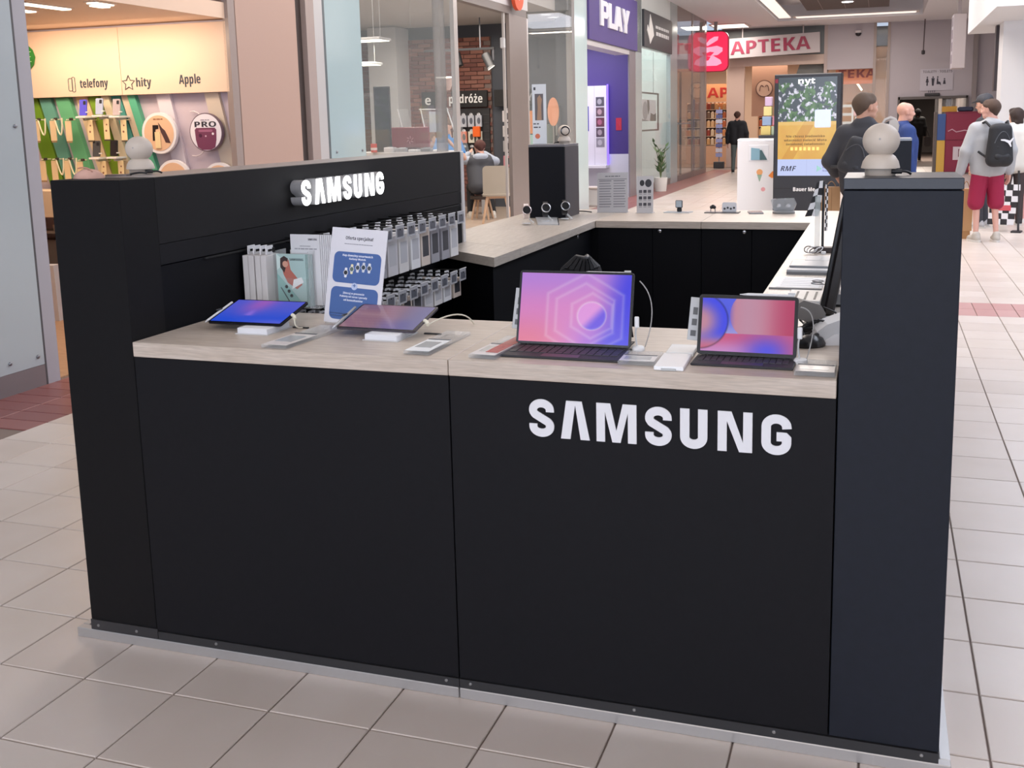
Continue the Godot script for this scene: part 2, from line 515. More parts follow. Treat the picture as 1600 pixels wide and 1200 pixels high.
func build_kiosk() -> void:
	wood = noisy("c2b2a2", "d6c9bc", 0.38, Vector3(0.5, 7, 7), 0.012, 3, 0.5)
	woodz = noisy("beb2a6", "d2c9be", 0.35, Vector3(7, 7, 0.5), 0.012, 4, 0.6)
	for w in [wood, woodz]:
		w.detail_enabled = true
		w.detail_blend_mode = BaseMaterial3D.BLEND_MODE_MUL
		w.detail_albedo = noise_tex(0.05, 9, Color(0.86, 0.86, 0.86), Color(1, 1, 1), 512, 3)
	black = noisy("0e0e12", "111115", 0.55, Vector3(1, 1, 1), 0.05, 5, 0.3)
	blackin = mt("08090e", 0.6, 0.0, 0.25)
	var alu := mt("b9b7b6", 0.38, 0.7)
	# base frame
	var pl := thing("kiosk_plinth", "low black plinth with brushed aluminium edge strip under the whole black kiosk", "plinth")
	for q in [[XL + 0.01, XR, -0.75, -0.226], [XL + 0.01, 0.12, -3.9, -0.751], [1.74, XR, -3.9, -0.751], [XL + 0.01, XR, -4.7, -3.901]]:
		put("base_board", MB.new().box(Vector3(q[0], 0.0, q[2]), Vector3(q[1], 0.03, q[3])), mt("1b1b1c", 0.6), pl)
	for s in [[-0.2, 1.066], [1.069, 2.306]]:
		put("edge_strip", MB.new().box(Vector3(s[0], 0.0, -0.225), Vector3(s[1], 0.03, -0.2), 0.002), alu, pl)
	put("edge_strip", MB.new().box(Vector3(2.281, 0.0, -4.7), Vector3(2.306, 0.03, -0.226), 0.002), mt("d7d7d7", 0.45, 0.3), pl)
	put("edge_strip", MB.new().box(Vector3(-0.2, 0.0, -4.7), Vector3(-0.175, 0.03, -0.226), 0.002), alu, pl)
	put("skirting", MB.new().box(Vector3(XL, 0.03, -0.222), Vector3(XI + 0.005, 0.062, -0.203)), mt("29282a", 0.5), pl)
	put("skirting", MB.new().box(Vector3(XI + 0.007, 0.03, -0.222), Vector3(XM, 0.055, -0.203)), mt("242426", 0.5), pl)
	put("skirting", MB.new().box(Vector3(XM + 0.002, 0.03, -0.222), Vector3(XR, 0.055, -0.203)), mt("242426", 0.5), pl)
	for x in [-0.12, 0.02, 0.3, 1.03, 1.1, 1.55, 1.9, 2.24]:
		put("screw", MB.new().lathe([Vector2(0.005, 0.0), Vector2(0.004, 0.002), Vector2(0, 0.0025)], Vector3.ZERO, 8), mt("a0a0a0", 0.3, 0.9), pl, Vector3(x, 0.045, -0.203), Vector3(PI / 2, 0, 0))
	# front counter
	var fc := thing("front_counter", "long black laminate front counter carrying the large white maker's name", "counter", Vector3(0, 0, ZF))
	put("front_panel", MB.new().box(Vector3(XI + 0.002, 0.057, -0.02), Vector3(XM - 0.0015, HCB, 0.0), 0.001), black, fc)
	put("front_panel", MB.new().box(Vector3(XM + 0.0015, 0.057, -0.02), Vector3(XS - 0.0015, HCB, 0.0), 0.001), black, fc)
	put("carcass", MB.new().box(Vector3(XI + 0.003, 0.06, -0.5), Vector3(XS - 0.003, HCB - 0.001, -0.021)), blackin, fc)
	var fw := thing("front_worktop", "pale ash wood worktop on the front counter under the tablets", "worktop", Vector3(0, HCB, 0))
	put("board", MB.new().box(Vector3(XI + 0.003, 0.001, -0.725), Vector3(XM - 0.001, HC - HCB, ZF + 0.004), 0.0015), wood, fw)
	put("board", MB.new().box(Vector3(XM + 0.001, 0.001, -0.725), Vector3(XS - 0.002, HC - HCB, ZF + 0.004), 0.0015), wood, fw)
	# left tall wall unit
	var lw := thing("tall_wall_unit", "tall black kiosk wall with the glowing maker's name and rows of hanging packs", "wall unit")
	put("end_pillar", MB.new().box(Vector3(XL, 0.063, ZF - 0.15), Vector3(XI, HT, ZF), 0.0015), noisy("0c0b0d", "0f0e10", 0.6, Vector3(1, 1, 1), 0.05, 6, 0.3), lw)
	put("upper_panel", MB.new().box(Vector3(XI - 0.02, 1.2, -2.7), Vector3(XI - 0.001, HT - 0.001, ZF - 0.151), 0.001), noisy("0d0c0e", "100f11", 0.6, Vector3(1, 1, 1), 0.05, 7, 0.35), lw)
	put("middle_panel", MB.new().box(Vector3(XI - 0.02, 1.137, -2.7), Vector3(XI - 0.0015, 1.1985, ZF - 0.151), 0.001), black, lw)
	put("lower_panel", MB.new().box(Vector3(XI - 0.02, 0.06, -2.7), Vector3(XI - 0.0035, 1.134, ZF - 0.151), 0.001), blackin, lw)
	put("core", MB.new().box(Vector3(XL + 0.02, 0.06, -2.7), Vector3(XI - 0.021, HT - 0.019, ZF - 0.151)), blackin, lw)
	put("outer_panel", MB.new().box(Vector3(XL, 0.06, -2.7), Vector3(XL + 0.019, HT - 0.019, ZF - 0.151), 0.001), black, lw)
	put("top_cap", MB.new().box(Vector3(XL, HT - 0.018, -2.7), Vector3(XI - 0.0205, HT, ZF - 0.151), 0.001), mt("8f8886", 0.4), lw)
	put("end_trim", MB.new().box(Vector3(XL, 0.06, -2.735), Vector3(XI + 0.004, HT, -2.701), 0.002), mt("c9c6c4", 0.4), lw)
	put("rail_slot", MB.new().box(Vector3(XI - 0.0034, 1.128, -2.66), Vector3(XI + 0.003, 1.134, -0.568)), mt("050506", 0.8), lw)
	# right pillar
	var rp := thing("kiosk_pillar", "tall black front corner pillar at right end of the front counter", "pillar")
	var rpm := noisy("141821", "171b25", 0.5, Vector3(1, 1, 1), 0.05, 8, 0.35)
	put("front_panel", MB.new().box(Vector3(XS + 0.0015, 0.057, ZF - 0.019), Vector3(XR, HT - 0.027, ZF), 0.0015), rpm, rp)
	put("body", MB.new().box(Vector3(XS + 0.003, 0.057, ZF - 0.25), Vector3(XR - 0.001, HT - 0.027, ZF - 0.0195), 0.0015), rpm, rp)
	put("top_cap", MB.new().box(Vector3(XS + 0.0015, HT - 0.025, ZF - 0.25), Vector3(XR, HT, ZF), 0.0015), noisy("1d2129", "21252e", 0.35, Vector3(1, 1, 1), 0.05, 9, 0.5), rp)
	# right side counter, rear counter, left wing
	var sc := thing("side_counter", "black side counter on the right with pale worktop leading back from the pillar", "counter")
	put("body", MB.new().box(Vector3(1.76, 0.06, -4.66), Vector3(XR - 0.002, HCB, -0.73)), black, sc)
	put("end_body", MB.new().box(Vector3(2.03, 0.06, -0.729), Vector3(XR - 0.002, HCB, ZF - 0.255)), black, sc)
	var sw := thing("side_worktop", "pale worktop along the right side behind the dark monitor", "worktop")
	put("board", MB.new().box(Vector3(1.735, HCB + 0.001, -2.3), Vector3(XR, HC, -0.728), 0.0015), woodz, sw)
	put("board", MB.new().box(Vector3(1.735, HCB + 0.001, -3.9), Vector3(XR, HC, -2.302), 0.0015), woodz, sw)
	put("corner_board", MB.new().box(Vector3(2.029, HCB + 0.001, -0.727), Vector3(XR, HC, ZF - 0.252), 0.0015), woodz, sw)
	var rc := thing("rear_counter", "black rear counter with a row of locked cabinet doors", "counter")
	put("body", MB.new().box(Vector3(XL + 0.02, 0.06, -4.66), Vector3(1.755, HCB - 0.001, -3.95)), blackin, rc)
	var xs := [0.475, 0.815, 1.11, 1.405, 1.75]
	for k in 4:
		var d := put("door", MB.new().box(Vector3(xs[k] + 0.0015, 0.07, -3.949), Vector3(xs[k + 1] - 0.0015, HCB - 0.004, -3.93), 0.001), blackin, rc)
		if k in [1, 2]:
			put("lock", MB.new().lathe([Vector2(0.011, 0), Vector2(0.011, 0.004), Vector2(0.008, 0.006), Vector2(0, 0.006)], Vector3.ZERO, 14), mt("c2c2c4", 0.25, 0.8), d, Vector3([0, 0.86, 1.361, 0][k], 0.877, -3.93), Vector3(PI / 2, 0, 0))
	put("cable_plate", MB.new().box(Vector3(0.778, 0.905, -3.93), Vector3(0.812, 0.921, -3.921), 0.002), mt("c8c8c8", 0.4), rc)
	var rw := thing("rear_worktop", "pale worktop of the rear counter under the two grey menus", "worktop")
	put("board", MB.new().box(Vector3(0.47, HCB + 0.001, -4.7), Vector3(1.11, HC, -3.9), 0.0015), wood, rw)
	put("board", MB.new().box(Vector3(1.112, HCB + 0.001, -4.7), Vector3(XR, HC, -3.902), 0.0015), wood, rw)
	var wc := thing("wing_counter", "black left wing counter behind the tall kiosk wall", "counter")
	put("body", MB.new().ext(pv([0.44, 2.2, 0.44, 3.92, -0.12, 3.92, -0.12, 2.74, 0.1, 2.74, 0.1, 2.47]), HCB - 0.066, Transform3D(Basis(Vector3(1, 0, 0), Vector3(0, 0, -1), Vector3(0, 1, 0)), Vector3(0, 0.06, 0))), blackin, wc)
	put("lock", MB.new().lathe([Vector2(0.011, 0), Vector2(0.011, 0.004), Vector2(0.008, 0.006), Vector2(0, 0.006)], Vector3.ZERO, 14), mt("c2c2c4", 0.25, 0.8), wc, Vector3(0.44, 0.87, -3.6), Vector3(0, 0, -PI / 2))
	put("hinge", MB.new().box(Vector3(0.44, 0.885, -3.625), Vector3(0.446, 0.905, -3.6)), mt("c8c8c8", 0.4), wc)
	var ww := thing("wing_worktop", "pale worktop of the left wing under the row of watches", "worktop")
	var up := Basis(Vector3(1, 0, 0), Vector3(0, 0, -1), Vector3(0, 1, 0))
	put("board", MB.new().ext(pv([0.47, 2.14, 0.47, 2.499, 0.093, 2.71, 0.0935, 2.43]), HC - HCB - 0.001, Transform3D(up, Vector3(0, HCB + 0.001, 0))), woodz, ww)
	put("board", MB.new().ext(pv([0.47, 2.501, 0.47, 3.34, -0.147, 3.34, -0.147, 2.74, 0.097, 2.74, 0.097, 2.711]), HC - HCB - 0.001, Transform3D(up, Vector3(0, HCB + 0.001, 0))), woodz, ww)
	put("board", MB.new().box(Vector3(-0.147, HCB + 0.001, -4.7), Vector3(0.468, HC, -3.342), 0.0015), woodz, ww)
	var fp := thing("kiosk_pillar", "black rear corner pillar topped by a white leaflet stand and a camera", "pillar", Vector3(0.125, HC, -4.19))
	put("front_panel", MB.new().box(Vector3(-0.12, 0.0, 0.141), Vector3(0.115, HT - HC - 0.016, 0.16), 0.001), mt("0d0f16", 0.55, 0.0, 0.3), fp)
	put("body", MB.new().box(Vector3(-0.12, 0.0, -0.16), Vector3(0.115, HT - HC - 0.016, 0.14), 0.001), mt("3f3b3e", 0.5), fp)
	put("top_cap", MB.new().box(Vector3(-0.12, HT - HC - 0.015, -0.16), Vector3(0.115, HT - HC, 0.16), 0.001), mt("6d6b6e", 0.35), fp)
	var gp := thing("kiosk_pillar", "black rear corner pillar seen behind the right camera in front of the bald man", "pillar", Vector3(2.17, HC, -4.54))
	put("body", MB.new().box(Vector3(-0.11, 0.0, -0.13), Vector3(0.11, HT - HC - 0.016, 0.13), 0.001), rpm, gp)
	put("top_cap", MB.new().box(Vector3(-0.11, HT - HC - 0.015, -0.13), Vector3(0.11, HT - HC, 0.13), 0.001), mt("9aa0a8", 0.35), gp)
	# lettering
	var sg := thing("brand_lettering", "large flat white maker's name across the right front panel", "lettering", Vector3(0, 0.751, ZF + 0.0005))
	letters_of(sg, 0.098, 1.0, [1.284, 1.367, 1.459, 1.581, 1.667, 1.757, 1.859], 0.003, mt("dcdcdf", 0.5), null)
	var lg := thing("illuminated_sign", "glowing white raised maker's name on the tall black wall", "sign", Vector3(XI, 1.2515, -1.09), PI / 2)
	letters_of(lg, 0.093, 1.02, [0.0, 0.093, 0.186, 0.308, 0.395, 0.486, 0.586], 0.045, glow("ffffff", 1.6), mt("8d8d8f", 0.5))
	area("sign_lamp", Vector3(XI + 0.06, 1.3, -1.42), Vector2(0.65, 0.09), 0.06, Color.WHITE, Vector3(0, PI / 2, 0))

# ---------- goods on the kiosk ----------
func lerp3(a: Vector3, b: Vector3, c: Vector3, n := 10) -> Array:
	var o := []
	for i in n + 1:
		var t := float(i) / n
		o.append(a.lerp(b, t).lerp(b.lerp(c, t), t))
	return o
# a slim tablet with rounded corners, lying in its own XY plane, lower edge at y = 0, screen towards +z
func tablet_parts(t: Node3D, w: float, h: float, th: float, bez: float, frame: Material, scr: Material, xf: Transform3D) -> void:
	var b := put("body", MB.new().ext(rrect(w, h, 0.009, Vector2(0, h / 2)), th, Transform3D(), true), frame, t)
	b.transform = xf
	put("bezel", MB.new().ext(rrect(w - 0.003, h - 0.003, 0.008, Vector2(0, h / 2)), 0.0006, Transform3D(Basis(), Vector3(0, 0, th))), mt("07070b", 0.2), b)
	var sw := w - 2 * bez
	var sh := h - 2 * bez
	var q := MB.new()
	var z := th + 0.0012
	q.quad(Vector3(-sw / 2, bez, z), Vector3(sw / 2, bez, z), Vector3(sw / 2, bez + sh, z), Vector3(-sw / 2, bez + sh, z), Vector3(0, 0, 1))
	put("screen", q, scr, b)
func sstep(a: float, b: float, x: float) -> float:
	return smoothstep(a, b, x)
func hexd(x: float, y: float, r: float) -> float:
	x = absf(x); y = absf(y)
	return maxf(y * 0.87 + x * 0.5, x) - r
func build_goods() -> void:
	var W := mt("e6e6e6", 0.5)
	# --- two tablets lying on low stands
	var blue := func(x, y):
		var c := Color.html("2b56e8").lerp(Color.html("5a63e0"), sstep(1.0, 0.2, y))
		c = c.lerp(Color.html("b765c9"), 0.8 * exp(-pow((x - 0.42 + (y - 0.1) * 0.1) * 5.0, 2.0)) * sstep(0.95, 0.1, y))
		c = c.lerp(Color.html("a07bf0"), 0.8 * exp(-pow((x - 0.42) * 11.0 / maxf(0.15, y), 2.0)) * sstep(0.35, 0.6, y) * sstep(0.72, 0.68, y))
		c = c.lerp(Color.html("7c74ee"), 0.6 * sstep(0.75, 1.0, y) * sstep(0.2, 0.9, x))
		return c
	var mauve := func(x, y):
		var c := Color.html("b3808f").lerp(Color.html("8d8ac0"), sstep(0.35, 0.95, x))
		c = c.lerp(Color.html("94779b"), 0.6 * sstep(0.35, 0.05, y) * sstep(0.6, 0.3, x))
		c = c.lerp(Color.html("6e70c8"), 0.7 * exp(-pow((x - 0.72) * 5.0, 2.0)) * sstep(0.45, 0.85, y))
		c = c.lerp(Color.html("c49bc0"), 0.5 * exp(-pow((x - 0.55 + (y - 0.5) * -0.25) * 9.0, 2.0)))
		if fmod(y * 9.0, 1.0) > 0.82 and x < 0.6: c = c.lightened(0.07)
		return c
	var defs := [[0.3215, "slim tablet with blue and violet screen lying tilted on white stand, leftmost on front worktop", blue, 0.75, "10111c"], [0.752, "slim grey tablet with dull mauve screen lying tilted on white stand before the poster", mauve, 0.52, "55505a"]]
	for k in 2:
		var d: Array = defs[k]
		var t := thing("tablet", d[1], "tablet", Vector3(d[0], 0.9552, -0.415), deg_to_rad(-2.0 if k else 0.0))
		tablet_parts(t, 0.252, 0.17, 0.006, 0.007, mt(d[4], 0.35, 0.4), screen_mat(200, 136, d[2], d[3]), Transform3D(Basis(Vector3(1, 0, 0), deg_to_rad(-76)), Vector3.ZERO))
		var st := thing("tablet_stand", ["white block stand under the leftmost blue tablet", "white block stand under the mauve tablet"][k], "stand", Vector3(d[0] + 0.055 if k == 0 else d[0] + 0.04, HC, -0.372), 0.0)
		put("block", MB.new().box(Vector3(-0.05, 0, -0.125), Vector3(0.05, 0.0185, 0), 0.002), mt("dfe0e4", 0.45), st)
		put("foot_plate", MB.new().box(Vector3(-0.055, 0, -0.13), Vector3(0.055, 0.003, 0.003)), mt("c9c8c8", 0.3), st)
		var pn := thing("stylus", ["white stylus clipped to the left edge of the blue tablet", "pale stylus clipped to the left edge of the mauve tablet"][k], "stylus", Vector3(d[0] - 0.133, 0.962, -0.425))
		put("barrel", MB.new().tube([Vector3(0, 0, 0.0), Vector3(0, 0.033, -0.13)], 0.0042, 10), mt("dedddf" if k == 0 else "b3b0ae", 0.4), pn)
		put("tip", MB.new().tube([Vector3(0, -0.003, 0.012), Vector3(0, 0, 0.0)], 0.001, 8, 0.0042), mt("cfcfd1", 0.4), pn)
		put("button", MB.new().box(Vector3(-0.003, 0.022, -0.075), Vector3(0.003, 0.025, -0.05)), mt("4a4a48", 0.5), pn)
		var cb := thing("charging_cable", ["cream charging cable at the right edge of the blue tablet", "cream charging cable behind the right edge of the mauve tablet"][k], "cable", Vector3(d[0], HC, -0.4))
		put("plug", MB.new().tube([Vector3(0.129, 0.043, -0.075), Vector3(0.139, 0.04, -0.07), Vector3(0.146, 0.034, -0.06)], 0.0055, 8), mt("e4dfcb", 0.5), cb)
		put("cord", MB.new().tube(lerp3(Vector3(0.146, 0.034, -0.06), Vector3(0.16, 0.01, -0.03), Vector3(0.155, 0.003, -0.085)) if k == 0 else lerp3(Vector3(0.146, 0.034, -0.06), Vector3(0.2, 0.07, -0.2), Vector3(0.21, 0.003, -0.25)), 0.0022, 6), mt("d8d2c0", 0.5), cb)
		put("cable_clip", MB.new().box(Vector3(0.12, 0.0, -0.095), Vector3(0.172, 0.004, -0.088)), mt("161616", 0.5), cb)
	# --- acrylic price plates lying flat
	var acr := glass("dfe3e4", 0.22)
	var spots := [
		[0.547, -0.215, 0.082, 0.29, "clear acrylic price plate beside the leftmost tablet", "d9d2cc", -4.0],
		[0.965, -0.232, 0.075, 0.275, "clear acrylic price plate with white card between mauve tablet and big laptop tablet", "eceff0", -1.5],
		[1.15, -0.228, 0.076, 0.25, "clear acrylic price plate with red striped card left of the big laptop tablet", "d6d3d2", -4.0],
		[1.55, -0.245, 0.094, 0.125, "clear bare acrylic plate right of the big keyboard", "cfcdcc", 2.0],
		[1.637, -0.212, 0.072, 0.15, "white glossy price plate left of the smaller keyboard", "f4f5f6", 2.0],
		[1.634, -0.37, 0.07, 0.1, "second white plate lying behind the white glossy price plate", "eef0f0", 2.0],
		[1.975, -0.232, 0.094, 0.135, "clear acrylic plate at right end of front worktop by the pillar", "bdb8b4", 0.0]]
	for s in spots:
		var t := thing("price_plate", s[4], "price plate", Vector3(s[0], HC, s[1]), deg_to_rad(s[6]))
		var w: float = s[2]; var l: float = s[3]
		put("plate", MB.new().box(Vector3(-w / 2, 0, -l), Vector3(w / 2, 0.010, 0), 0.0015), acr if not s[5] in ["f4f5f6", "eef0f0"] else mt(s[5], 0.2), t)
		if s[5] in ["f4f5f6", "eef0f0"]:
			put("clip", MB.new().box(Vector3(-0.018, 0.0, 0.0), Vector3(0.018, 0.006, 0.004), 0.001), mt("b9bbbb", 0.3), t)
			continue
		put("card", MB.new().box(Vector3(-w / 2 + 0.003, 0.0102, -l * 0.55), Vector3(w / 2 - 0.003, 0.0112, -0.006)), mt(s[5], 0.3), t)
		put("label_window", MB.new().box(Vector3(-w / 2 + 0.012, 0.0113, -l * 0.42), Vector3(w / 2 - 0.016, 0.0118, -l * 0.16)), mt("a9acac", 0.25), t)
		put("bar", MB.new().box(Vector3(-w / 2 + 0.005, 0.0113, -l * 0.55), Vector3(w / 2 - 0.005, 0.0125, -l * 0.52)), mt("56585a", 0.4), t)
		if s[0] == 1.15:
			for i in 6:
				put("red_stripe", MB.new().box(Vector3(-0.002 + i * 0.006, 0.0119, -l * 0.9), Vector3(0.001 + i * 0.006, 0.0126, -l * 0.12)), mt("d0564f", 0.4), t)
	# --- laptop style tablets
	var pink := func(x, y):
		var c := Color.html("e58bd0").lerp(Color.html("c48be8"), sstep(0.55, 0.0, y))
		c = c.lerp(Color.html("f07f9c"), sstep(0.45, 1.05, y) * sstep(0.6, 0.1, x))
		c = c.lerp(Color.html("4f4af2"), sstep(0.62, 0.95, x + (y - 0.4) * 0.22))
		c = c.lerp(Color.html("a970ee"), 0.7 * sstep(0.35, 0.7, x) * sstep(0.85, 0.6, x) * sstep(0.5, 0.9, y))
		var px: float = (x - 0.66) * 1.55
		var py: float = y - 0.6
		for r in [0.62, 0.47, 0.33]:
			var d := hexd(px + (0.0 if r < 0.4 else 0.1), py, r * 0.86)
			if d < 0: c = c.lerp(Color.html("f2a6e8"), 0.14)
			c = c.lerp(Color.WHITE, 0.22 * exp(-pow(d * 45.0, 2.0)))
		var rd := sqrt(px * px + py * py)
		if rd < 0.2: c = Color.html("f0a4ef").lerp(Color.html("7a62f4"), sstep(-0.05, 0.16, px + py * 0.9))
		c = c.lerp(Color.WHITE, 0.35 * exp(-pow((rd - 0.2) * 70.0, 2.0)))
		return c
	var duo := func(x, y):
		var ax: float = x * 1.62
		var c := Color.html("d28aa2").lerp(Color.html("c2476e"), sstep(0.6, 1.0, x))
		c = c.lerp(Color.html("c9a0b8"), 0.6 * sstep(0.25, 0.5, x) * sstep(0.8, 0.5, x))
		var d1 := sqrt(pow(ax + 0.05, 2) + pow(y - 0.44, 2)) - 0.52
		var d2 := sqrt(pow(ax - 0.98, 2) + pow(y - 0.3, 2)) - 0.48
		if d2 < 0 and y < 0.66: c = c.lerp(Color.html("4c55f5"), 0.9 * sstep(-0.32, 0.0, d2) * sstep(0.62, 0.4, ax))
		elif y < 0.66 and ax < 0.9 and d1 > 0: c = Color.html("5a66f2").lerp(Color.html("a9a4ea"), sstep(0.3, 0.7, y))
		if y >= 0.66:
			c = Color.html("d9608c").lerp(Color.html("d792cf"), sstep(0.7, 1.0, y) * sstep(0.9, 0.3, x))
			c = c.lerp(Color.html("5457f4"), 0.95 * exp(-pow((x - 0.72) * 4.2, 2.0) - pow((y - 0.98) * 3.4, 2.0)))
		if d1 < 0:
			c = Color.html("cf93a8").lerp(Color.html("4a52f6"), sstep(-0.42, -0.04, d1) * sstep(0.95, 0.6, y))
			if y > 0.75: c = c.lerp(Color.html("d56b8e"), sstep(0.7, 1.0, y))
		c = c.darkened(0.3 * exp(-pow(d1 * 60.0, 2.0)))
		return c
	var laps := [[1.344, 0.316, 0.198, "large tablet with pink and violet screen standing on black keyboard", pink, -0.262, 0.158, -0.41, -15.5, 0.0], [1.798, 0.246, 0.152, "smaller tablet with blue and red screen standing on black keyboard near the pillar", duo, -0.278, 0.122, -0.385, -17.0, -0.5]]
	for k in 2:
		var L: Array = laps[k]
		var t := thing("laptop_tablet", L[3], "tablet", Vector3(L[0], HC, 0.0), deg_to_rad(L[9]))
		var w: float = L[1]
		var kb := put("keyboard", MB.new().box(Vector3(-w / 2, 0, L[7]), Vector3(w / 2, 0.006, L[5]), 0.002), mt("2c2c31", 0.6), t)
		var keys := MB.new()
		for r in 5:
			for c in 14:
				var kx := -w / 2 + 0.012 + c * (w - 0.024) / 14.0
				var kz: float = L[7] + 0.012 + r * (L[6] - 0.062) / 5.0
				keys.box(Vector3(kx, 0.006, kz), Vector3(kx + (w - 0.024) / 14.0 - 0.003, 0.0078, kz + (L[6] - 0.062) / 5.0 - 0.003))
		stuff(put("keys", keys, mt("3b3a3e", 0.5), kb))
		put("touchpad", MB.new().box(Vector3(-0.05, 0.006, L[5] - 0.042), Vector3(0.05, 0.0066, L[5] - 0.006)), mt("333338", 0.35), kb)
		tablet_parts(t, w, L[2], 0.006, 0.0065 if k == 0 else 0.009, mt("15151a", 0.4, 0.3), screen_mat(280, 176, L[4], 0.8), Transform3D(Basis(Vector3(1, 0, 0), deg_to_rad(L[8])), Vector3(0, 0.008, L[7] + 0.012)))
		put("kickstand", MB.new().box(Vector3(-w * 0.45, 0.0, L[7] - 0.1), Vector3(w * 0.45, 0.003, L[7] - 0.02)), mt("1a1a1e", 0.6), t)
		var leg := put("back_cover", MB.new().box(Vector3(-w * 0.45, -0.11, -0.0015), Vector3(w * 0.45, 0.0, 0.0015)), mt("1a1a1e", 0.6), t, Vector3(0, 0.112, L[7] - 0.03))
		leg.rotation.x = deg_to_rad(31)
		var pn := thing("stylus", ["white stylus lying along the top edge of the large tablet", "white stylus lying along the top edge of the smaller tablet"][k], "stylus", Vector3(L[0] + w * 0.26 if k == 0 else L[0] + w * 0.22, 1.1325 if k == 0 else 1.092, -0.462 if k == 0 else -0.43))
		put("barrel", MB.new().tube([Vector3(-0.055, 0, 0), Vector3(0.06, 0, 0)], 0.0042, 10), W, pn)
		put("tip", MB.new().tube([Vector3(-0.075, 0, 0), Vector3(-0.055, 0, 0)], 0.001, 8, 0.0042), W, pn)
		put("clip", MB.new().box(Vector3(0.045, 0.003, -0.003), Vector3(0.062, 0.008, 0.003)), mt("c8c8c8", 0.4), pn)
		# upright grey price plate clipped to the left edge
		var pp := thing("price_plate", ["upright grey price plate clipped to left edge of the large tablet", "upright grey price plate clipped to left edge of the smaller tablet"][k], "price plate", Vector3([1.176, 1.659][k], [1.03, 1.02][k], -0.455), deg_to_rad(8))
		put("plate", MB.new().box(Vector3(-0.015, -0.056, -0.004), Vector3(0.015, 0.056, 0.0), 0.001), mt("b7b8b9", 0.3), pp, Vector3.ZERO, Vector3(deg_to_rad(-14), 0, deg_to_rad(-5)))
		for i in 3:
			put("print_line", MB.new().box(Vector3(-0.008 + i * 0.001, -0.045 + i * 0.028, 0.0), Vector3(0.006, -0.03 + i * 0.03, 0.001)), mt("58595b", 0.5), pp, Vector3.ZERO, Vector3(deg_to_rad(-14), 0, deg_to_rad(-5)))
		# white cable puck with cord
		var pk := thing("security_puck", ["white round cable puck by the right side of the large tablet", "white cable puck at the right side of the smaller tablet"][k], "cable puck", Vector3([1.517, 1.935][k], HC, [-0.415, -0.36][k]))
		put("base", MB.new().lathe([Vector2(0.017, 0), Vector2(0.017, 0.008), Vector2(0.013, 0.012), Vector2(0, 0.012)], Vector3.ZERO, 20), W, pk)
		put("plug", MB.new().box(Vector3(-0.009, 0.06, -0.003), Vector3(0.003, 0.09, 0.003), 0.002), W, pk, Vector3.ZERO)
		put("cord", MB.new().tube(lerp3(Vector3(-0.003, 0.012, 0), Vector3(-0.01, 0.05, 0), Vector3(-0.003, 0.064, 0), 8), 0.0025, 6), mt("c4c4c4", 0.5), pk)
		put("thin_cord", MB.new().tube(lerp3(Vector3(-0.006, 0.176 if k == 0 else 0.13, -0.05), Vector3(0.045, 0.12, -0.08), Vector3(0.012, 0.004, -0.03), 16), 0.0016, 6), mt("a9a7a5", 0.5), pk)
	# --- poster card
	var ps := thing("poster_card", "white offer poster with two blue panels leaning behind the tablets", "poster", Vector3(0.59, HC, -0.575), deg_to_rad(-7))
	var lean := Vector3(deg_to_rad(-11), 0, deg_to_rad(-2.2))
	var card := put("card", MB.new().box(Vector3(-0.101, 0, -0.003), Vector3(0.101, 0.292, 0.0)), mt("dcdbe0", 0.45), ps, Vector3.ZERO, lean)
	var bl := mt("48669f", 0.45)
	for y in [[0.168, 0.095], [0.062, 0.1]]:
		put("blue_panel", MB.new().ext(rrect(0.172, y[1], 0.018, Vector2(0.002, y[0] + (0.004 if y[1] < 0.1 else 0.0))), 0.0006), bl, card)
	var dk := mt("4c4c55", 0.6)
	var wt := mt("e8ecf5", 0.5)
	words(card, "headline", "Oferta specjalna!", 0.0098, Vector3(0.002, 0.262, 0.0003), Vector3.ZERO, dk, 0.0006, true, 0.1)
	dashes(card, Vector3(0.002, 0.244, 0.0), 0.105, 0.0022, mt("8a8a92", 0.6), 11, 0.0006)
	words(card, "panel_text", "Kup dowolny smartwatch", 0.0062, Vector3(0.002, 0.209, 0.0009), Vector3.ZERO, wt, 0.0006, true, 0.11)
	words(card, "panel_text", "Galaxy Watch", 0.0058, Vector3(0.002, 0.199, 0.0009), Vector3.ZERO, wt, 0.0006, true, 0.06)
	words(card, "panel_text", "Zbieraj w prezencie", 0.0058, Vector3(0.0, 0.094, 0.0009), Vector3.ZERO, wt, 0.0006, true, 0.078)
	words(card, "panel_text", "Pakiety od zaraz i porady", 0.0056, Vector3(0.0, 0.084, 0.0009), Vector3.ZERO, wt, 0.0006, true, 0.1)
	words(card, "panel_text", "od konsultantów", 0.006, Vector3(0.0, 0.073, 0.0009), Vector3.ZERO, wt, 0.0006, true, 0.07)
	words(card, "plus_mark", "+", 0.016, Vector3(0.0, 0.118, 0.0014), Vector3.ZERO, bl, 0.0004)
	put("plus_disc", MB.new().ext(disc(0.011, Vector2(0.0, 0.116)), 0.0009), mt("b9c6e2", 0.5), card)
	dashes(card, Vector3(-0.045, 0.03, 0.0), 0.075, 0.0026, mt("8a8a92", 0.6), 12, 0.0006)
	dashes(card, Vector3(-0.045, 0.023, 0.0), 0.07, 0.0026, mt("8a8a92", 0.6), 13, 0.0006)
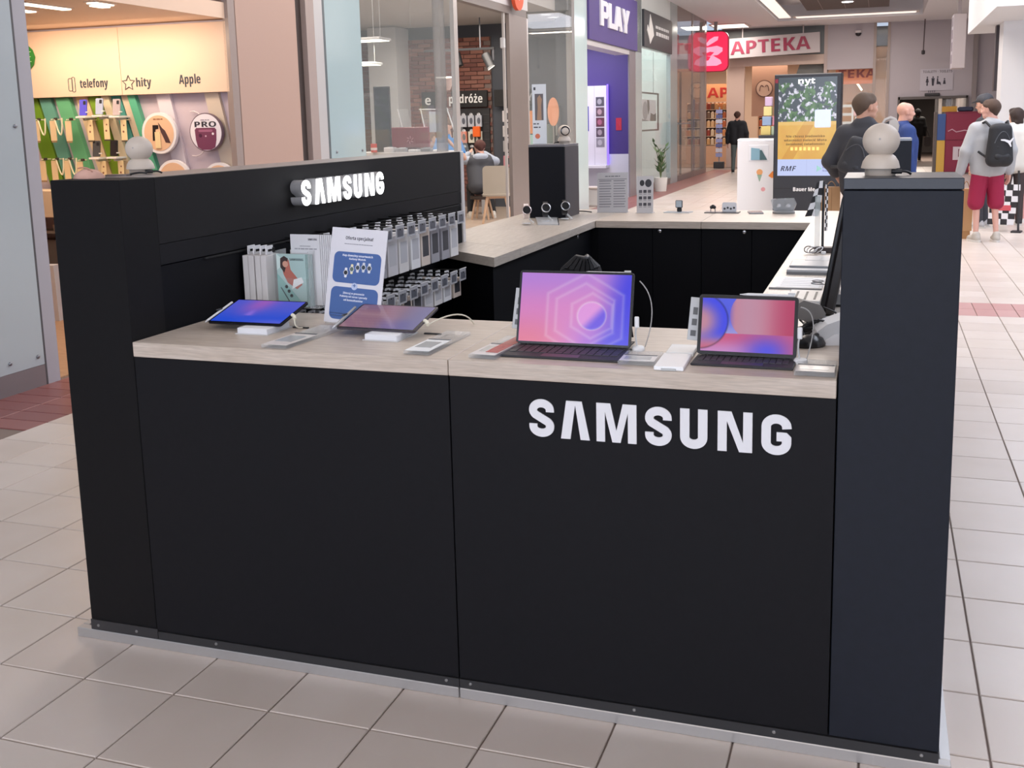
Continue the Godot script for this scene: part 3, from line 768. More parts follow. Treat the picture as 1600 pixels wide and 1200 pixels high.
	for i in 5:
		var c := Vector2(-0.036 + i * 0.021, 0.156 + [0.0, 0.012, 0.018, 0.02, 0.019][i])
		var pw := put("printed_watch", MB.new().ext(rrect(0.009, 0.03, 0.003, c), 0.0009), mt(["e5e8ea", "e6e0b8", "d7dae0", "cfd4dc", "dfe2e6"][i], 0.5), card)
		put("dial", MB.new().ext(disc(0.0085, c, 18), 0.0013), mt("cfd3d6", 0.4), pw)
		put("dial_face", MB.new().ext(disc(0.0065, c, 18), 0.0015), mt(["22262c", "5a6a60", "3b4550", "33404c", "454c55"][i], 0.4), pw)
	var pr2 := MB.new().box(Vector3(-0.09, 0, -0.075), Vector3(0.09, 0.003, 0.006))
	put("easel_foot", pr2, glass("e6e8ea", 0.3), ps)
	# --- leaflet rack
	var lr := thing("leaflet_holder", "clear two-tier leaflet holder left of the offer poster", "leaflet holder", Vector3(0.255, HC, -0.80), deg_to_rad(-2))
	for s in [[-0.066, 0.0, 0.0], [-0.066, -0.045, 0.0]]:
		put("pocket", MB.new().box(Vector3(-0.066, 0.0, s[1] - 0.001), Vector3(0.066, 0.1 - s[1] * 1.2, s[1] + 0.001)), glass("f4f6f6", 0.04), lr)
	put("side", MB.new().box(Vector3(0.066, 0.0, -0.075), Vector3(0.068, 0.19, 0.0)), acr, lr)
	put("side", MB.new().box(Vector3(-0.068, 0.0, -0.075), Vector3(-0.066, 0.19, 0.0)), acr, lr)
	put("base", MB.new().box(Vector3(-0.068, 0.0, -0.08), Vector3(0.1, 0.003, 0.002)), acr, lr)
	for tier in 2:
		for i in 6 if tier == 0 else 7:
			var top: bool = i == 0
			var lf := thing("leaflet", ("teal leaflet with a smiling woman and phone in the front pocket" if top else "teal leaflet standing behind the front one in the lower pocket") if tier == 0 else ("white leaflet with printed heading in the upper pocket" if top else "white leaflet standing behind the first one in the upper pocket"), "leaflet", Vector3(0.252 + tier * 0.036 + i * (0.0045 if tier else 0.002), HC + 0.004 + tier * 0.0, -0.806 - tier * 0.035 - i * 0.005), deg_to_rad(-2), "" if top else ["teal leaflets in the lower pocket", "white leaflets in the upper pocket"][tier])
			var h: float = [0.176, 0.238][tier] - i * 0.0006
			var w2 := 0.056
			put("sheet", MB.new().box(Vector3(-w2, 0, -0.0035), Vector3(w2, h, 0)), mt("a9c4c2" if tier == 0 else "d5d5d8", 0.5), lf)
			if top and tier == 0:
				words(lf, "heading", "SAMSUNG", 0.0075, Vector3(0.022, 0.158, 0.0004), Vector3.ZERO, mt("38464a", 0.5), 0.0006, true, 0.052)
				put("print_band", MB.new().ext(pv([-0.056, 0.0, 0.05, 0.0, -0.056, 0.11]), 0.0004), mt("86b3ae", 0.5), lf)
				put("print_band", MB.new().ext(pv([-0.056, 0.12, -0.056, 0.176, -0.02, 0.15]), 0.0004), mt("c9dcd8", 0.5), lf)
				var lady := put("printed_figure", MB.new().ext(pv([-0.022, 0.105, -0.03, 0.135, -0.02, 0.15, -0.006, 0.142, -0.002, 0.118, 0.03, 0.082, 0.014, 0.07, -0.012, 0.086]), 0.0008), mt("b3695c", 0.5), lf)
				lady.scale = Vector3(1.35, 1.35, 1.0); lady.position = Vector3(0.0, -0.036, 0)
				put("printed_hair", MB.new().ext(pv([-0.031, 0.124, -0.03, 0.146, -0.019, 0.152, -0.008, 0.146, -0.014, 0.128, -0.02, 0.11]), 0.0011), mt("3a2b2a", 0.5), lady)
				put("printed_face", MB.new().ext(disc(0.008, Vector2(-0.016, 0.132), 14), 0.0014), mt("cf9c88", 0.5), lady)
				put("printed_phone", MB.new().ext(pv([0.0, 0.07, 0.034, 0.088, 0.028, 0.1, 0.006, 0.094]), 0.0012), mt("e6e8e8", 0.5), lady)
				for j in 3: put("printed_lens", MB.new().ext(disc(0.006, Vector2(-0.022 + j * 0.009, 0.066 - j * 0.015), 12), 0.0009), mt("1c2226", 0.4), lf)
				put("printed_line", MB.new().ext(pv([-0.045, 0.062, -0.042, 0.064, -0.012, 0.018, -0.015, 0.016]), 0.0009), mt("38464a", 0.5), lf)
			elif top:
				words(lf, "heading", "SAMSUNG", 0.0065, Vector3(0.03, 0.222, 0.0004), Vector3.ZERO, mt("4a4a52", 0.5), 0.0006, true, 0.034)
				dashes(lf, Vector3(0.0, 0.199, 0.0), 0.04, 0.002, mt("8a8a90", 0.5), 14)
				dashes(lf, Vector3(0.002, 0.19, 0.0), 0.085, 0.004, mt("9a9aa0", 0.5), 15)
	# --- hooks and packs on the tall wall
	var pegm := mt("0c0c0e", 0.4, 0.5)
	var hook0: Node3D = null
	var packs := {}
	var kinds := ["d9d6d4", "d6c8bc", "c9c7ca", "e2e2e3", "9b9aa0"]
	for row in 2:
		var yh: float = [1.128, 0.872][row]
		var n: int = [11, 11][row]
		for k in n:
			var z := -1.04 - k * 0.1035
			var lab: String = ["display hook with grey price tag in the upper row on the tall wall", "display hook with grey price tag in the lower row on the tall wall"][row]
			if hook0 == null:
				hook0 = thing("display_hook", lab, "display hook", Vector3(XI, yh, z), 0.0, "price tag hooks of the upper row")
				put("peg", MB.new().tube([Vector3(0, 0, 0), Vector3(0.245, 0, 0), Vector3(0.255, 0.008, 0)], 0.003, 6), pegm, hook0)
				put("upper_peg", MB.new().tube([Vector3(0, 0.016, 0), Vector3(0.25, 0.016, 0)], 0.0025, 6), pegm, hook0)
				put("tag_holder", MB.new().box(Vector3(0.25, -0.03, -0.036), Vector3(0.252, 0.022, 0.036)), mt("b4b4b8", 0.25), hook0)
				put("price_label", MB.new().box(Vector3(0.252, -0.022, -0.026), Vector3(0.2528, 0.01, 0.026)), mt("5e6068", 0.3), hook0)
				put("tag_edge", MB.new().box(Vector3(0.25, 0.0221, -0.037), Vector3(0.2545, 0.025, 0.037)), mt("d8d8da", 0.3), hook0)
			else:
				var c := dup(hook0, "display_hook", lab, Vector3(XI, yh, z))
				c.set_meta("group", ["price tag hooks of the upper row", "price tag hooks of the lower row"][row])
			for i in [4, 5][row]:
				var kind := (k * 3 + row) % 5
				if row == 0 and k < 1: kind = 3
				if i == 3 and row == 0 and k in [9, 14]: kind = 4
				var key := "%d/%d" % [row, kind]
				var at := Vector3(XI + 0.05 + i * (0.052 if row == 0 else 0.041), yh, z + 0.004 * ((k * 7 + i * 5) % 3 - 1))
				var tone: String = ["pale", "cream", "light grey", "white", "dark grey"][kind]
				var pl: String = tone + [" slim boxed accessory hanging in the upper row on the tall wall", " small boxed accessory hanging in the lower row on the tall wall"][row]
				if not packs.has(key):
					var p := thing("hanging_pack", pl, "accessory pack", at, 0.0, tone + [" packs of the upper row", " packs of the lower row"][row])
					var hh: float = [0.155, 0.085][row]
					var th: float = [0.021, 0.014][row]
					put("box", MB.new().box(Vector3(-th / 2, -0.022 - hh, -0.043), Vector3(th / 2, -0.022, 0.043), 0.001), mt(kinds[kind], 0.5), p)
					put("hang_tab", MB.new().box(Vector3(-0.0015, -0.021, -0.022), Vector3(0.0015, 0.012, 0.022)), mt("e4e4e6", 0.4), p)
					put("euro_slot", MB.new().box(Vector3(-0.002, -0.006, -0.012), Vector3(0.002, 0.004, 0.012)), mt("101012", 0.6), p)
					put("print_panel", MB.new().box(Vector3(th / 2, -0.022 - hh * 0.75, -0.03), Vector3(th / 2 + 0.0006, -0.022 - hh * 0.2, 0.03)), mt("3c3c42" if kind in [1, 4] else "b9b9bd", 0.5), p)
					packs[key] = p
				else:
					dup(packs[key], "hanging_pack", pl, at)
	for i in 4:
		var p := thing("hanging_pack", "tall white box seen edge-on, hanging left of the leaflets", "accessory pack", Vector3(XI + 0.016 + i * 0.0235, 1.128, -0.80 + 0.003 * (i % 2)), 0.0, "white boxes left of the leaflets")
		put("box", MB.new().box(Vector3(-0.01, -0.185, -0.04), Vector3(0.0105, -0.012, 0.04), 0.001), mt("d6d3d2", 0.5), p)
		put("hang_tab", MB.new().box(Vector3(-0.002, -0.011, -0.02), Vector3(0.002, 0.018, 0.02)), mt("e4e4e6", 0.4), p)
		put("euro_slot", MB.new().box(Vector3(-0.0025, -0.002, -0.01), Vector3(0.0025, 0.006, 0.01)), mt("101012", 0.6), p)
	var hk := thing("display_hook", "short black double peg carrying the white boxes left of the leaflets", "display hook", Vector3(XI, 1.128, -0.8))
	put("peg", MB.new().tube([Vector3(0, 0.003, 0), Vector3(0.1, 0.003, 0)], 0.003, 6), pegm, hk)
	put("stop", MB.new().box(Vector3(0.1, -0.004, -0.006), Vector3(0.104, 0.012, 0.006)), pegm, hk)

func security_cam(label: String, at: Vector3, turn: float, ring: bool) -> Node3D:
	var shell := mt("c9bcae", 0.5)
	var t := thing("security_camera", label, "camera", at, turn)
	put("base", MB.new().lathe([Vector2(0.0, 0.0), Vector2(0.033, 0.0), Vector2(0.034, 0.002), Vector2(0.034, 0.014), Vector2(0.036, 0.016)], Vector3.ZERO, 28), mt("b5a99d", 0.5), t)
	put("skirt", MB.new().lathe([Vector2(0.036, 0.016), Vector2(0.0425, 0.0165), Vector2(0.0425, 0.019), Vector2(0.039, 0.032), Vector2(0.032, 0.043), Vector2(0.025, 0.048), Vector2(0.02, 0.05)], Vector3.ZERO, 32), shell, t)
	var pr := []
	for i in 17:
		var a := PI * i / 16.0 - PI / 2
		pr.append(Vector2(maxf(0.0, cos(a) * 0.041), 0.079 + sin(a) * 0.039))
	var h := put("head", MB.new().lathe(pr, Vector3.ZERO, 36), shell, t)
	put("face_plate", MB.new().lathe([Vector2(0.03, 0.0), Vector2(0.03, 0.003), Vector2(0.026, 0.0045), Vector2(0, 0.0045)], Vector3.ZERO, 28), mt("15151a", 0.15), h, Vector3(0, 0.081, 0.029), Vector3(PI / 2, 0, 0))
	put("lens", MB.new().lathe([Vector2(0.009, 0), Vector2(0.009, 0.003), Vector2(0.004, 0.004), Vector2(0, 0.0035)], Vector3.ZERO, 16), mt("26303a", 0.08), h, Vector3(0, 0.083, 0.033), Vector3(PI / 2, 0, 0))
	put("rear_port", MB.new().lathe([Vector2(0.0025, 0.0), Vector2(0.0025, 0.0008), Vector2(0, 0.0008)], Vector3.ZERO, 10), mt("a8a29c", 0.5), h, Vector3(0.003, 0.083, -0.0408), Vector3(-PI / 2, 0, 0))
	if ring:
		var p := []
		for i in 13:
			var a := PI * i / 12.0
			p.append(Vector3(-0.006 - cos(a) * 0.0125, 0.114 + sin(a) * 0.017, 0.012))
		put("loop", MB.new().tube(p, 0.003, 8), shell, t)
	put("cable", MB.new().tube(lerp3(Vector3(-0.03, 0.006, -0.01), Vector3(-0.055, 0.014, -0.012), Vector3(-0.066, 0.003, 0.0), 8), 0.003, 6), mt("17171a", 0.5), t)
	put("cable_plug", MB.new().tube([Vector3(-0.024, 0.01, -0.026), Vector3(-0.046, 0.009, -0.022)], 0.005, 8), mt("17171a", 0.5), t)
	return t

func build_goods2() -> void:
	var W := mt("e6e6e6", 0.5)
	security_cam("beige round home camera on the right front pillar, seen from behind", Vector3(2.106, HT, -0.322), PI, false)
	var lp := []
	for i in 13:
		var a := PI * i / 12.0
		lp.append(Vector3(2.125 - cos(a) * 0.013, HT + 0.112 + sin(a) * 0.018, -0.35))
	security_cam("grey round home camera on top of the tall black wall, seen from behind", Vector3(-0.098, HT, -0.535), PI + 0.3, false)
	security_cam("small white and black round camera facing us on the rear left pillar", Vector3(0.19, HT, -4.2), 0.5, false)
	# the second device standing behind the right camera
	var bud := thing("earbud_case", "beige open earbud case standing behind the round camera on the right pillar", "earbud case", Vector3(2.124, HT, -0.405))
	put("stand", MB.new().lathe([Vector2(0.02, 0.0), Vector2(0.02, 0.004), Vector2(0.006, 0.01), Vector2(0.006, 0.1), Vector2(0.0, 0.1)], Vector3.ZERO, 16), mt("c9c3bd", 0.5), bud)
	put("loop", MB.new().tube([Vector3(-0.016, 0.098, 0), Vector3(-0.018, 0.112, 0), Vector3(-0.011, 0.125, 0), Vector3(0.001, 0.13, 0), Vector3(0.012, 0.125, 0), Vector3(0.018, 0.112, 0), Vector3(0.016, 0.098, 0)], 0.0035, 8), mt("cfc8c1", 0.5), bud)
	put("shell", MB.new().ext(rrect(0.02, 0.03, 0.009, Vector2(0.008, 0.11)), 0.008, Transform3D(), true), mt("c5bdb5", 0.5), bud)
	put("dark_inlay", MB.new().ext(pv([-0.014, 0.1, -0.012, 0.117, -0.002, 0.122, 0.002, 0.1]), 0.006), mt("1b1b1d", 0.5), bud)
	# things lying on the tall wall
	var cl := thing("cloth", "crumpled pinkish cleaning cloth on the corner of the tall wall", "cloth", Vector3(-0.1, HT, -0.31))
	var cm := MB.new()
	var rr := RandomNumberGenerator.new(); rr.seed = 3
	var pr := []
	var rings := []
	for i in 7:
		var ring := []
		for j in 16:
			var a := TAU * j / 16
			var rad := cos(PI / 2 * i / 6.0) * (0.042 + 0.004 * rr.randf())
			ring.append(Vector3(cos(a) * rad * 1.1, sin(PI / 2 * i / 6.0) * (0.024 + 0.006 * rr.randf()), sin(a) * rad * 0.8))
		rings.append(ring)
	for i in 6:
		for j in 16:
			var a: Vector3 = rings[i][j]; var b: Vector3 = rings[i][(j + 1) % 16]; var c: Vector3 = rings[i + 1][(j + 1) % 16]; var d: Vector3 = rings[i + 1][j]
			cm.tri(a, b, c, a.normalized(), b.normalized(), c.normalized())
			cm.tri(a, c, d, a.normalized(), c.normalized(), d.normalized())
	put("folds", cm, mt("d3a796", 0.85), cl)
	put("hem", MB.new().tube(lerp3(Vector3(-0.02, 0.03, 0.02), Vector3(0.0, 0.036, 0.0), Vector3(0.03, 0.02, 0.02), 8), 0.002, 6), mt("c08f7e", 0.85), cl)
	var pad := thing("charging_pad", "flat dark phone pad with short cable lying on the tall wall beside the camera", "charging pad", Vector3(-0.088, HT, -0.42), 0.4)
	put("pad", MB.new().ext(rrect(0.07, 0.04, 0.008), 0.006, Transform3D(Basis(Vector3(1, 0, 0), -PI / 2), Vector3.ZERO)), mt("6d625e", 0.4), pad)
	put("cord", MB.new().tube(lerp3(Vector3(0.035, 0.005, 0), Vector3(0.06, 0.012, -0.01), Vector3(0.075, 0.006, -0.03), 8), 0.003, 6), mt("1a1a1c", 0.5), pad)
	# white leaflet stand on the rear left pillar
	var ls := thing("leaflet_stand", "tall white advert stand with a portrait on the rear left pillar", "advert stand", Vector3(0.04, HT, -4.16), 0.15)
	var sheet := put("sheet", MB.new().box(Vector3(-0.045, 0, -0.003), Vector3(0.045, 0.375, 0.0)), mt("e3e5e6", 0.4), ls)
	put("picture", MB.new().ext(pv([-0.028, 0.15, 0.026, 0.15, 0.026, 0.315, -0.028, 0.315]), 0.0008), mt("6a6060", 0.5), sheet)
	put("printed_figure", MB.new().ext(pv([-0.016, 0.151, 0.014, 0.151, 0.012, 0.24, 0.018, 0.28, 0.004, 0.308, -0.012, 0.29, -0.01, 0.23]), 0.0014), mt("b08a6c", 0.5), sheet)
	put("square_mark", MB.new().ext(pv([-0.035, 0.338, -0.022, 0.338, -0.022, 0.356, -0.035, 0.356]), 0.0008), mt("3a3a3e", 0.5), sheet)
	dashes(sheet, Vector3(-0.022, 0.128, 0.0), 0.036, 0.008, mt("5c5c60", 0.5), 17)
	dashes(sheet, Vector3(-0.016, 0.106, 0.0), 0.044, 0.008, mt("5c5c60", 0.5), 18)
	put("orange_spot", MB.new().ext(disc(0.016, Vector2(-0.014, 0.05), 16), 0.0008), mt("e47a52", 0.5), sheet)
	put("foot", MB.new().box(Vector3(-0.045, 0, -0.05), Vector3(0.045, 0.003, 0.02)), glass("e6e8ea", 0.3), ls)
	# watches on the wing
	var tr := thing("display_tray", "long thin dark-edged tray under the three watches", "tray", Vector3(0.155, HC, -3.82), 0.0)
	put("tray", MB.new().ext(pv([-0.19, 0.2, -0.06, 0.2, 0.13, -0.32, -0.02, -0.32]), 0.006, Transform3D(Basis(Vector3(1, 0, 0), -PI / 2), Vector3.ZERO)), mt("c4c6c8", 0.3), tr)
	put("dark_edge", MB.new().tube([Vector3(-0.188, 0.004, -0.2), Vector3(-0.02, 0.004, 0.32)], 0.004, 6), mt("2a2a2e", 0.4), tr)
	tr.rotation.y = PI
	tr.position = Vector3(0.14, HC, -3.80)
	var wm := [["d9c9c4", "e4d6d0", "smartwatch with pale pink strap, first of three on the watch tray"], ["c9cacc", "1a1a1e", "smartwatch with black strap, middle of three on the watch tray"], ["b9babc", "121216", "smartwatch with black strap on the watch tray nearest the rear pillar"]]
	for k in 3:
		var at: Vector3 = [Vector3(0.12, HC + 0.006, -3.62), Vector3(0.185, HC + 0.006, -3.79), Vector3(0.265, HC + 0.006, -3.93)][k]
		var t := thing("smartwatch", wm[k][2], "watch", at, deg_to_rad(25))
		var loop := []
		for i in 17:
			var a := TAU * i / 16.0
			loop.append(Vector3(-0.012, 0.055 + sin(a) * 0.034, cos(a) * 0.03))
		var sb := MB.new()
		for i in 16:
			var a0 := TAU * i / 16.0; var a1 := TAU * (i + 1) / 16.0
			var q := []
			for a in [a0, a1]:
				for x in [-0.011, 0.011]:
					q.append(Vector3(x, 0.055 + sin(a) * 0.035, cos(a) * 0.03))
			var nn := Vector3(0, sin((a0 + a1) / 2), cos((a0 + a1) / 2))
			sb.quad(q[0], q[1], q[3], q[2], nn, false)
			for j in 4: q[j] = q[j] - nn * 0.003
			sb.quad(q[0], q[1], q[3], q[2], -nn, false)
		put("strap", sb, mt(wm[k][1], 0.5), t)
		put("case", MB.new().lathe([Vector2(0.0, 0.0), Vector2(0.02, 0.0), Vector2(0.022, 0.003), Vector2(0.022, 0.008), Vector2(0.019, 0.01), Vector2(0, 0.01)], Vector3.ZERO, 24), mt(wm[k][0], 0.25, 0.7), t, Vector3(0, 0.062, 0.027), Vector3(PI / 2 - 0.3, 0, 0))
		put("dial", MB.new().lathe([Vector2(0.018, 0.0), Vector2(0.018, 0.0006), Vector2(0, 0.0006)], Vector3.ZERO, 24), mt("0d0d10", 0.15), t, Vector3(0, 0.065, 0.0368), Vector3(PI / 2 - 0.3, 0, 0))
		put("stand", MB.new().tube(lerp3(Vector3(0.0, 0.05, -0.026), Vector3(0.01, 0.02, -0.03), Vector3(0.035, 0.002, 0.0), 8), 0.004, 8), glass("e8ecec", 0.4), t)
		put("foot", MB.new().lathe([Vector2(0.02, 0), Vector2(0.02, 0.003), Vector2(0, 0.003)], Vector3.ZERO, 16), mt("dcdede", 0.3), t)
		t.scale = Vector3(1.3, 1.3, 1.3)
	# menus on the rear worktop
	var m1 := thing("menu_board", "large grey acrylic price list with two text columns on the rear worktop", "menu", Vector3(0.433, HC, -4.47), deg_to_rad(2))
	var b1 := put("board", MB.new().box(Vector3(-0.103, 0, -0.003), Vector3(0.103, 0.262, 0)), mt("b4b2b4", 0.3), m1, Vector3.ZERO, Vector3(deg_to_rad(-8), 0, deg_to_rad(1)))
	dashes(b1, Vector3(0.0, 0.238, 0.0), 0.1, 0.006, mt("66666b", 0.5), 16)
	put("heading_rule", MB.new().box(Vector3(-0.095, 0.217, 0), Vector3(0.095, 0.221, 0.0006)), mt("77767c", 0.5), b1)
	for i in 11:
		for c in 2:
			put("text_line", MB.new().box(Vector3(-0.09 + c * 0.096, 0.205 - i * 0.017, 0), Vector3(-0.09 + c * 0.096 + [0.082, 0.074, 0.08][(i + c) % 3], 0.211 - i * 0.017, 0.0006)), mt("85848a" if i % 3 else "737278", 0.5), b1)
	put("foot", MB.new().box(Vector3(-0.1, 0, -0.06), Vector3(0.1, 0.003, 0.03)), glass("e6e8ea", 0.3), m1)
	var m2 := thing("menu_board", "small grey card with rows of product pictures on the rear worktop", "menu", Vector3(0.655, HC, -4.45), deg_to_rad(-3))
	var b2 := put("board", MB.new().box(Vector3(-0.055, 0, -0.003), Vector3(0.055, 0.24, 0)), mt("c0bebf", 0.3), m2, Vector3.ZERO, Vector3(deg_to_rad(-8), 0, deg_to_rad(1.5)))
	put("printed_watch", MB.new().ext(disc(0.016, Vector2(-0.02, 0.195), 14, 0.02), 0.0008), mt("26262a", 0.5), b2)
	put("printed_watch", MB.new().ext(disc(0.022, Vector2(0.022, 0.193), 14, 0.026), 0.0008), mt("303036", 0.5), b2)
	for i in 3:
		for j in 3:
			put("printed_icon", MB.new().ext(rrect(0.022, 0.02, 0.003, Vector2(-0.03 + j * 0.03, 0.14 - i * 0.042)), 0.0008), mt("3a3a40" if (i + j) % 2 else "55545a", 0.5), b2)
			put("text_line", MB.new().box(Vector3(-0.04 + j * 0.03, 0.121 - i * 0.042, 0), Vector3(-0.02 + j * 0.03, 0.124 - i * 0.042, 0.0006)), mt("77767a", 0.5), b2)
	put("foot", MB.new().box(Vector3(-0.055, 0, -0.05), Vector3(0.055, 0.003, 0.03)), glass("e6e8ea", 0.3), m2)
	var cb := thing("charging_cable", "short black cable end lying at the corner left of the grey menus", "cable", Vector3(0.21, HC, -4.42))
	put("cord", MB.new().tube(lerp3(Vector3(-0.05, 0.004, 0.0), Vector3(0.0, 0.02, 0.02), Vector3(0.09, 0.004, -0.02), 10), 0.004, 6), mt("1a1a1c", 0.5), cb)
	put("plug", MB.new().box(Vector3(-0.075, 0.0, -0.008), Vector3(-0.045, 0.01, 0.008), 0.002), mt("1a1a1c", 0.5), cb)
	# small exhibits on the rear worktop
	var e1 := thing("smartwatch", "square smartwatch on a clear plate right of the picture card", "watch", Vector3(0.87, HC, -4.5), deg_to_rad(-6))
	put("plate", MB.new().box(Vector3(-0.09, 0, -0.05), Vector3(0.08, 0.005, 0.05)), mt("b9bfc4", 0.2), e1)
	put("case", MB.new().box(Vector3(-0.024, 0.03, -0.006), Vector3(0.024, 0.08, 0.004), 0.005), mt("44464c", 0.3), e1)
	put("dial", MB.new().box(Vector3(-0.019, 0.036, 0.004), Vector3(0.019, 0.075, 0.0052), 0.0005), mt("a9b6bf", 0.2), e1)
	put("strap", MB.new().box(Vector3(-0.015, 0.005, -0.02), Vector3(0.015, 0.03, 0.0), 0.004), mt("1b1b1e", 0.5), e1)
	put("stand", MB.new().box(Vector3(-0.006, 0.0, -0.03), Vector3(0.006, 0.06, -0.0065)), mt("d6d6d8", 0.4), e1)
	var e2 := thing("earbuds", "pair of dark earbuds on a dark flat plate on the rear worktop", "earbuds", Vector3(1.1, HC, -4.5))
	put("plate", MB.new().box(Vector3(-0.06, 0, -0.05), Vector3(0.16, 0.006, 0.04), 0.001), mt("4c4c50", 0.3), e2)
	for s in [-1, 1]:
		var b := put("earbud", MB.new().lathe([Vector2(0, 0), Vector2(0.008, 0.002), Vector2(0.012, 0.01), Vector2(0.009, 0.02), Vector2(0, 0.023)], Vector3.ZERO, 14), mt("1c1c20", 0.35), e2, Vector3(-0.01 + s * 0.014, 0.026, 0.0), Vector3(0, 0, s * 0.5))
		put("ear_tip", MB.new().lathe([Vector2(0.0, 0), Vector2(0.006, 0.001), Vector2(0.005, 0.008), Vector2(0, 0.008)], Vector3.ZERO, 10), mt("2a2a2e", 0.6), b, Vector3(0, 0.02, 0))
		put("stem", MB.new().tube([Vector3(-0.01 + s * 0.014, 0.005, 0), Vector3(-0.01 + s * 0.014, 0.03, 0)], 0.003, 8), mt("8b8b8e", 0.3), e2)
	var e3 := thing("display_card", "rounded white card showing earbuds in front of the white cabinet", "display card", Vector3(1.19, HC, -4.54))
	put("card", MB.new().ext(rrect(0.092, 0.062, 0.012, Vector2(0, 0.034)), 0.006, Transform3D(), true), mt("dcdce0", 0.3), e3)
	for i in 4: put("printed_earbud", MB.new().ext(disc(0.007, Vector2(-0.03 + i * 0.02, 0.024 + (i % 2) * 0.006), 12), 0.0075), mt("3a3a3e", 0.4), e3)
	put("foot", MB.new().box(Vector3(-0.05, 0, -0.03), Vector3(0.05, 0.004, 0.03)), mt("c8c8cc", 0.3), e3)
	var e4 := thing("phone", "flat grey phone lying on the rear worktop before the white cabinet", "phone", Vector3(1.36, HC, -4.5), 0.2)
	put("body", MB.new().ext(rrect(0.09, 0.15, 0.012), 0.008, Transform3D(Basis(Vector3(1, 0, 0), -PI / 2), Vector3.ZERO)), mt("8f9296", 0.25), e4)
	put("screen", MB.new().ext(rrect(0.083, 0.143, 0.01), 0.0006, Transform3D(Basis(Vector3(1, 0, 0), -PI / 2), Vector3(0, 0.008, 0))), mt("a4a8ad", 0.1), e4)
	var e5 := thing("earbud_showcase", "clear tilted showcase with two earbuds on a round grey foot", "showcase", Vector3(1.535, HC, -4.5))
	put("foot", MB.new().lathe([Vector2(0.068, 0), Vector2(0.07, 0.01), Vector2(0.06, 0.018), Vector2(0, 0.018)], Vector3.ZERO, 28), mt("77797a", 0.35), e5)
	put("cover", MB.new().ext(pv([-0.06, 0.018, 0.062, 0.018, 0.078, 0.06, 0.06, 0.095, -0.066, 0.09, -0.078, 0.085]), 0.05, Transform3D(Basis(), Vector3(0, 0, -0.025))), glass("cfd3d6", 0.4), e5)
	put("back", MB.new().ext(pv([-0.06, 0.018, 0.06, 0.018, 0.07, 0.06, 0.056, 0.086, -0.06, 0.086, -0.066, 0.07]), 0.004, Transform3D(Basis(), Vector3(0, 0, -0.024))), mt("6b6f72", 0.35), e5)
	for s in [-0.03, 0.028]:
		put("earbud", MB.new().lathe([Vector2(0, 0), Vector2(0.012, 0.003), Vector2(0.014, 0.012), Vector2(0.008, 0.022), Vector2(0, 0.024)], Vector3.ZERO, 16), mt("d5d5d8", 0.3), e5, Vector3(s, 0.035, 0.0))
	# office chair inside the kiosk
	var ch := thing("swivel_chair", "black swivel chair with rounded backrest inside the kiosk behind the large tablet", "chair", Vector3(0.74, 0.0, -2.42), deg_to_rad(-150))
	var bp := MB.new()
	var grid := []
	for i in 9:
		var r := []
		for j in 9:
			var u := j / 8.0 * 2 - 1; var v := i / 8.0
			var wv := 0.115 * sqrt(maxf(0.0, 1.0 - pow(absf(v * 1.02 - 0.35) / 0.68, 3.0)))
			r.append(Vector3(u * wv, 0.52 + v * 0.42, -0.2 - 0.09 * v + 0.1 * u * u * (1 - v * 0.4)))
		grid.append(r)
	for i in 8:
		for j in 8:
			var a: Vector3 = grid[i][j]; var b: Vector3 = grid[i][j + 1]; var c: Vector3 = grid[i + 1][j + 1]; var d: Vector3 = grid[i + 1][j]
			var nn := (b - a).cross(d - a)
			if nn.length() < 1e-9: nn = Vector3(0, 0, 1)
			nn = nn.normalized()
			for s in [1.0, -1.0]:
				var o: Vector3 = nn * 0.012 * s
				bp.quad(a + o, b + o, c + o, d + o, nn * s, false)
	put("backrest", bp, mt("1f1f22", 0.7), ch)
	put("piping", MB.new().tube(grid.map(func(r): return r[0]) + grid[8] + range(8, -1, -1).map(func(i): return grid[i][8]), 0.011, 6), mt("38383b", 0.5), ch)
	put("seat", MB.new().ext(rrect(0.44, 0.42, 0.1), 0.07, Transform3D(Basis(Vector3(1, 0, 0), -PI / 2), Vector3(0, 0.45, 0)), true), mt("1d1d20", 0.7), ch)
	put("column", MB.new().tube([Vector3(0, 0.08, 0), Vector3(0, 0.45, 0)], 0.025, 12), mt("2a2a2c", 0.3, 0.8), ch)
	for i in 5:
		var a := TAU * i / 5
		put("foot", MB.new().tube([Vector3(0, 0.09, 0), Vector3(cos(a) * 0.26, 0.06, sin(a) * 0.26)], 0.02, 8, 0.014), mt("1b1b1d", 0.4), ch)
		put("caster", MB.new().lathe([Vector2(0, -0.012), Vector2(0.025, -0.012), Vector2(0.025, 0.012), Vector2(0, 0.012)], Vector3.ZERO, 14), mt("1b1b1d", 0.5), ch, Vector3(cos(a) * 0.26, 0.026, sin(a) * 0.26), Vector3(PI / 2, 0, 0))
	put("back_support", MB.new().tube([Vector3(0, 0.44, -0.1), Vector3(0, 0.47, -0.24), Vector3(0, 0.62, -0.23)], 0.018, 8), mt("1b1b1d", 0.4), ch)
	# monitor and clutter on the right worktop
	var mo := thing("monitor", "large dark monitor tilted back, seen edge-on beside the right pillar", "monitor", Vector3(1.985, HC, -1.27), -PI / 2)
	var mx := Transform3D(Basis(Vector3(1, 0, 0), deg_to_rad(-9.5)), Vector3(0, 0.004, 0.03))
	var body := put("back_shell", MB.new().box(Vector3(-0.27, 0.0, -0.03), Vector3(0.27, 0.36, 0.0), 0.006), mt("232021", 0.4), mo)
	body.transform = mx
	put("bezel", MB.new().box(Vector3(-0.272, -0.002, 0.0), Vector3(0.272, 0.362, 0.012), 0.003), mt("0f1014", 0.3), body)
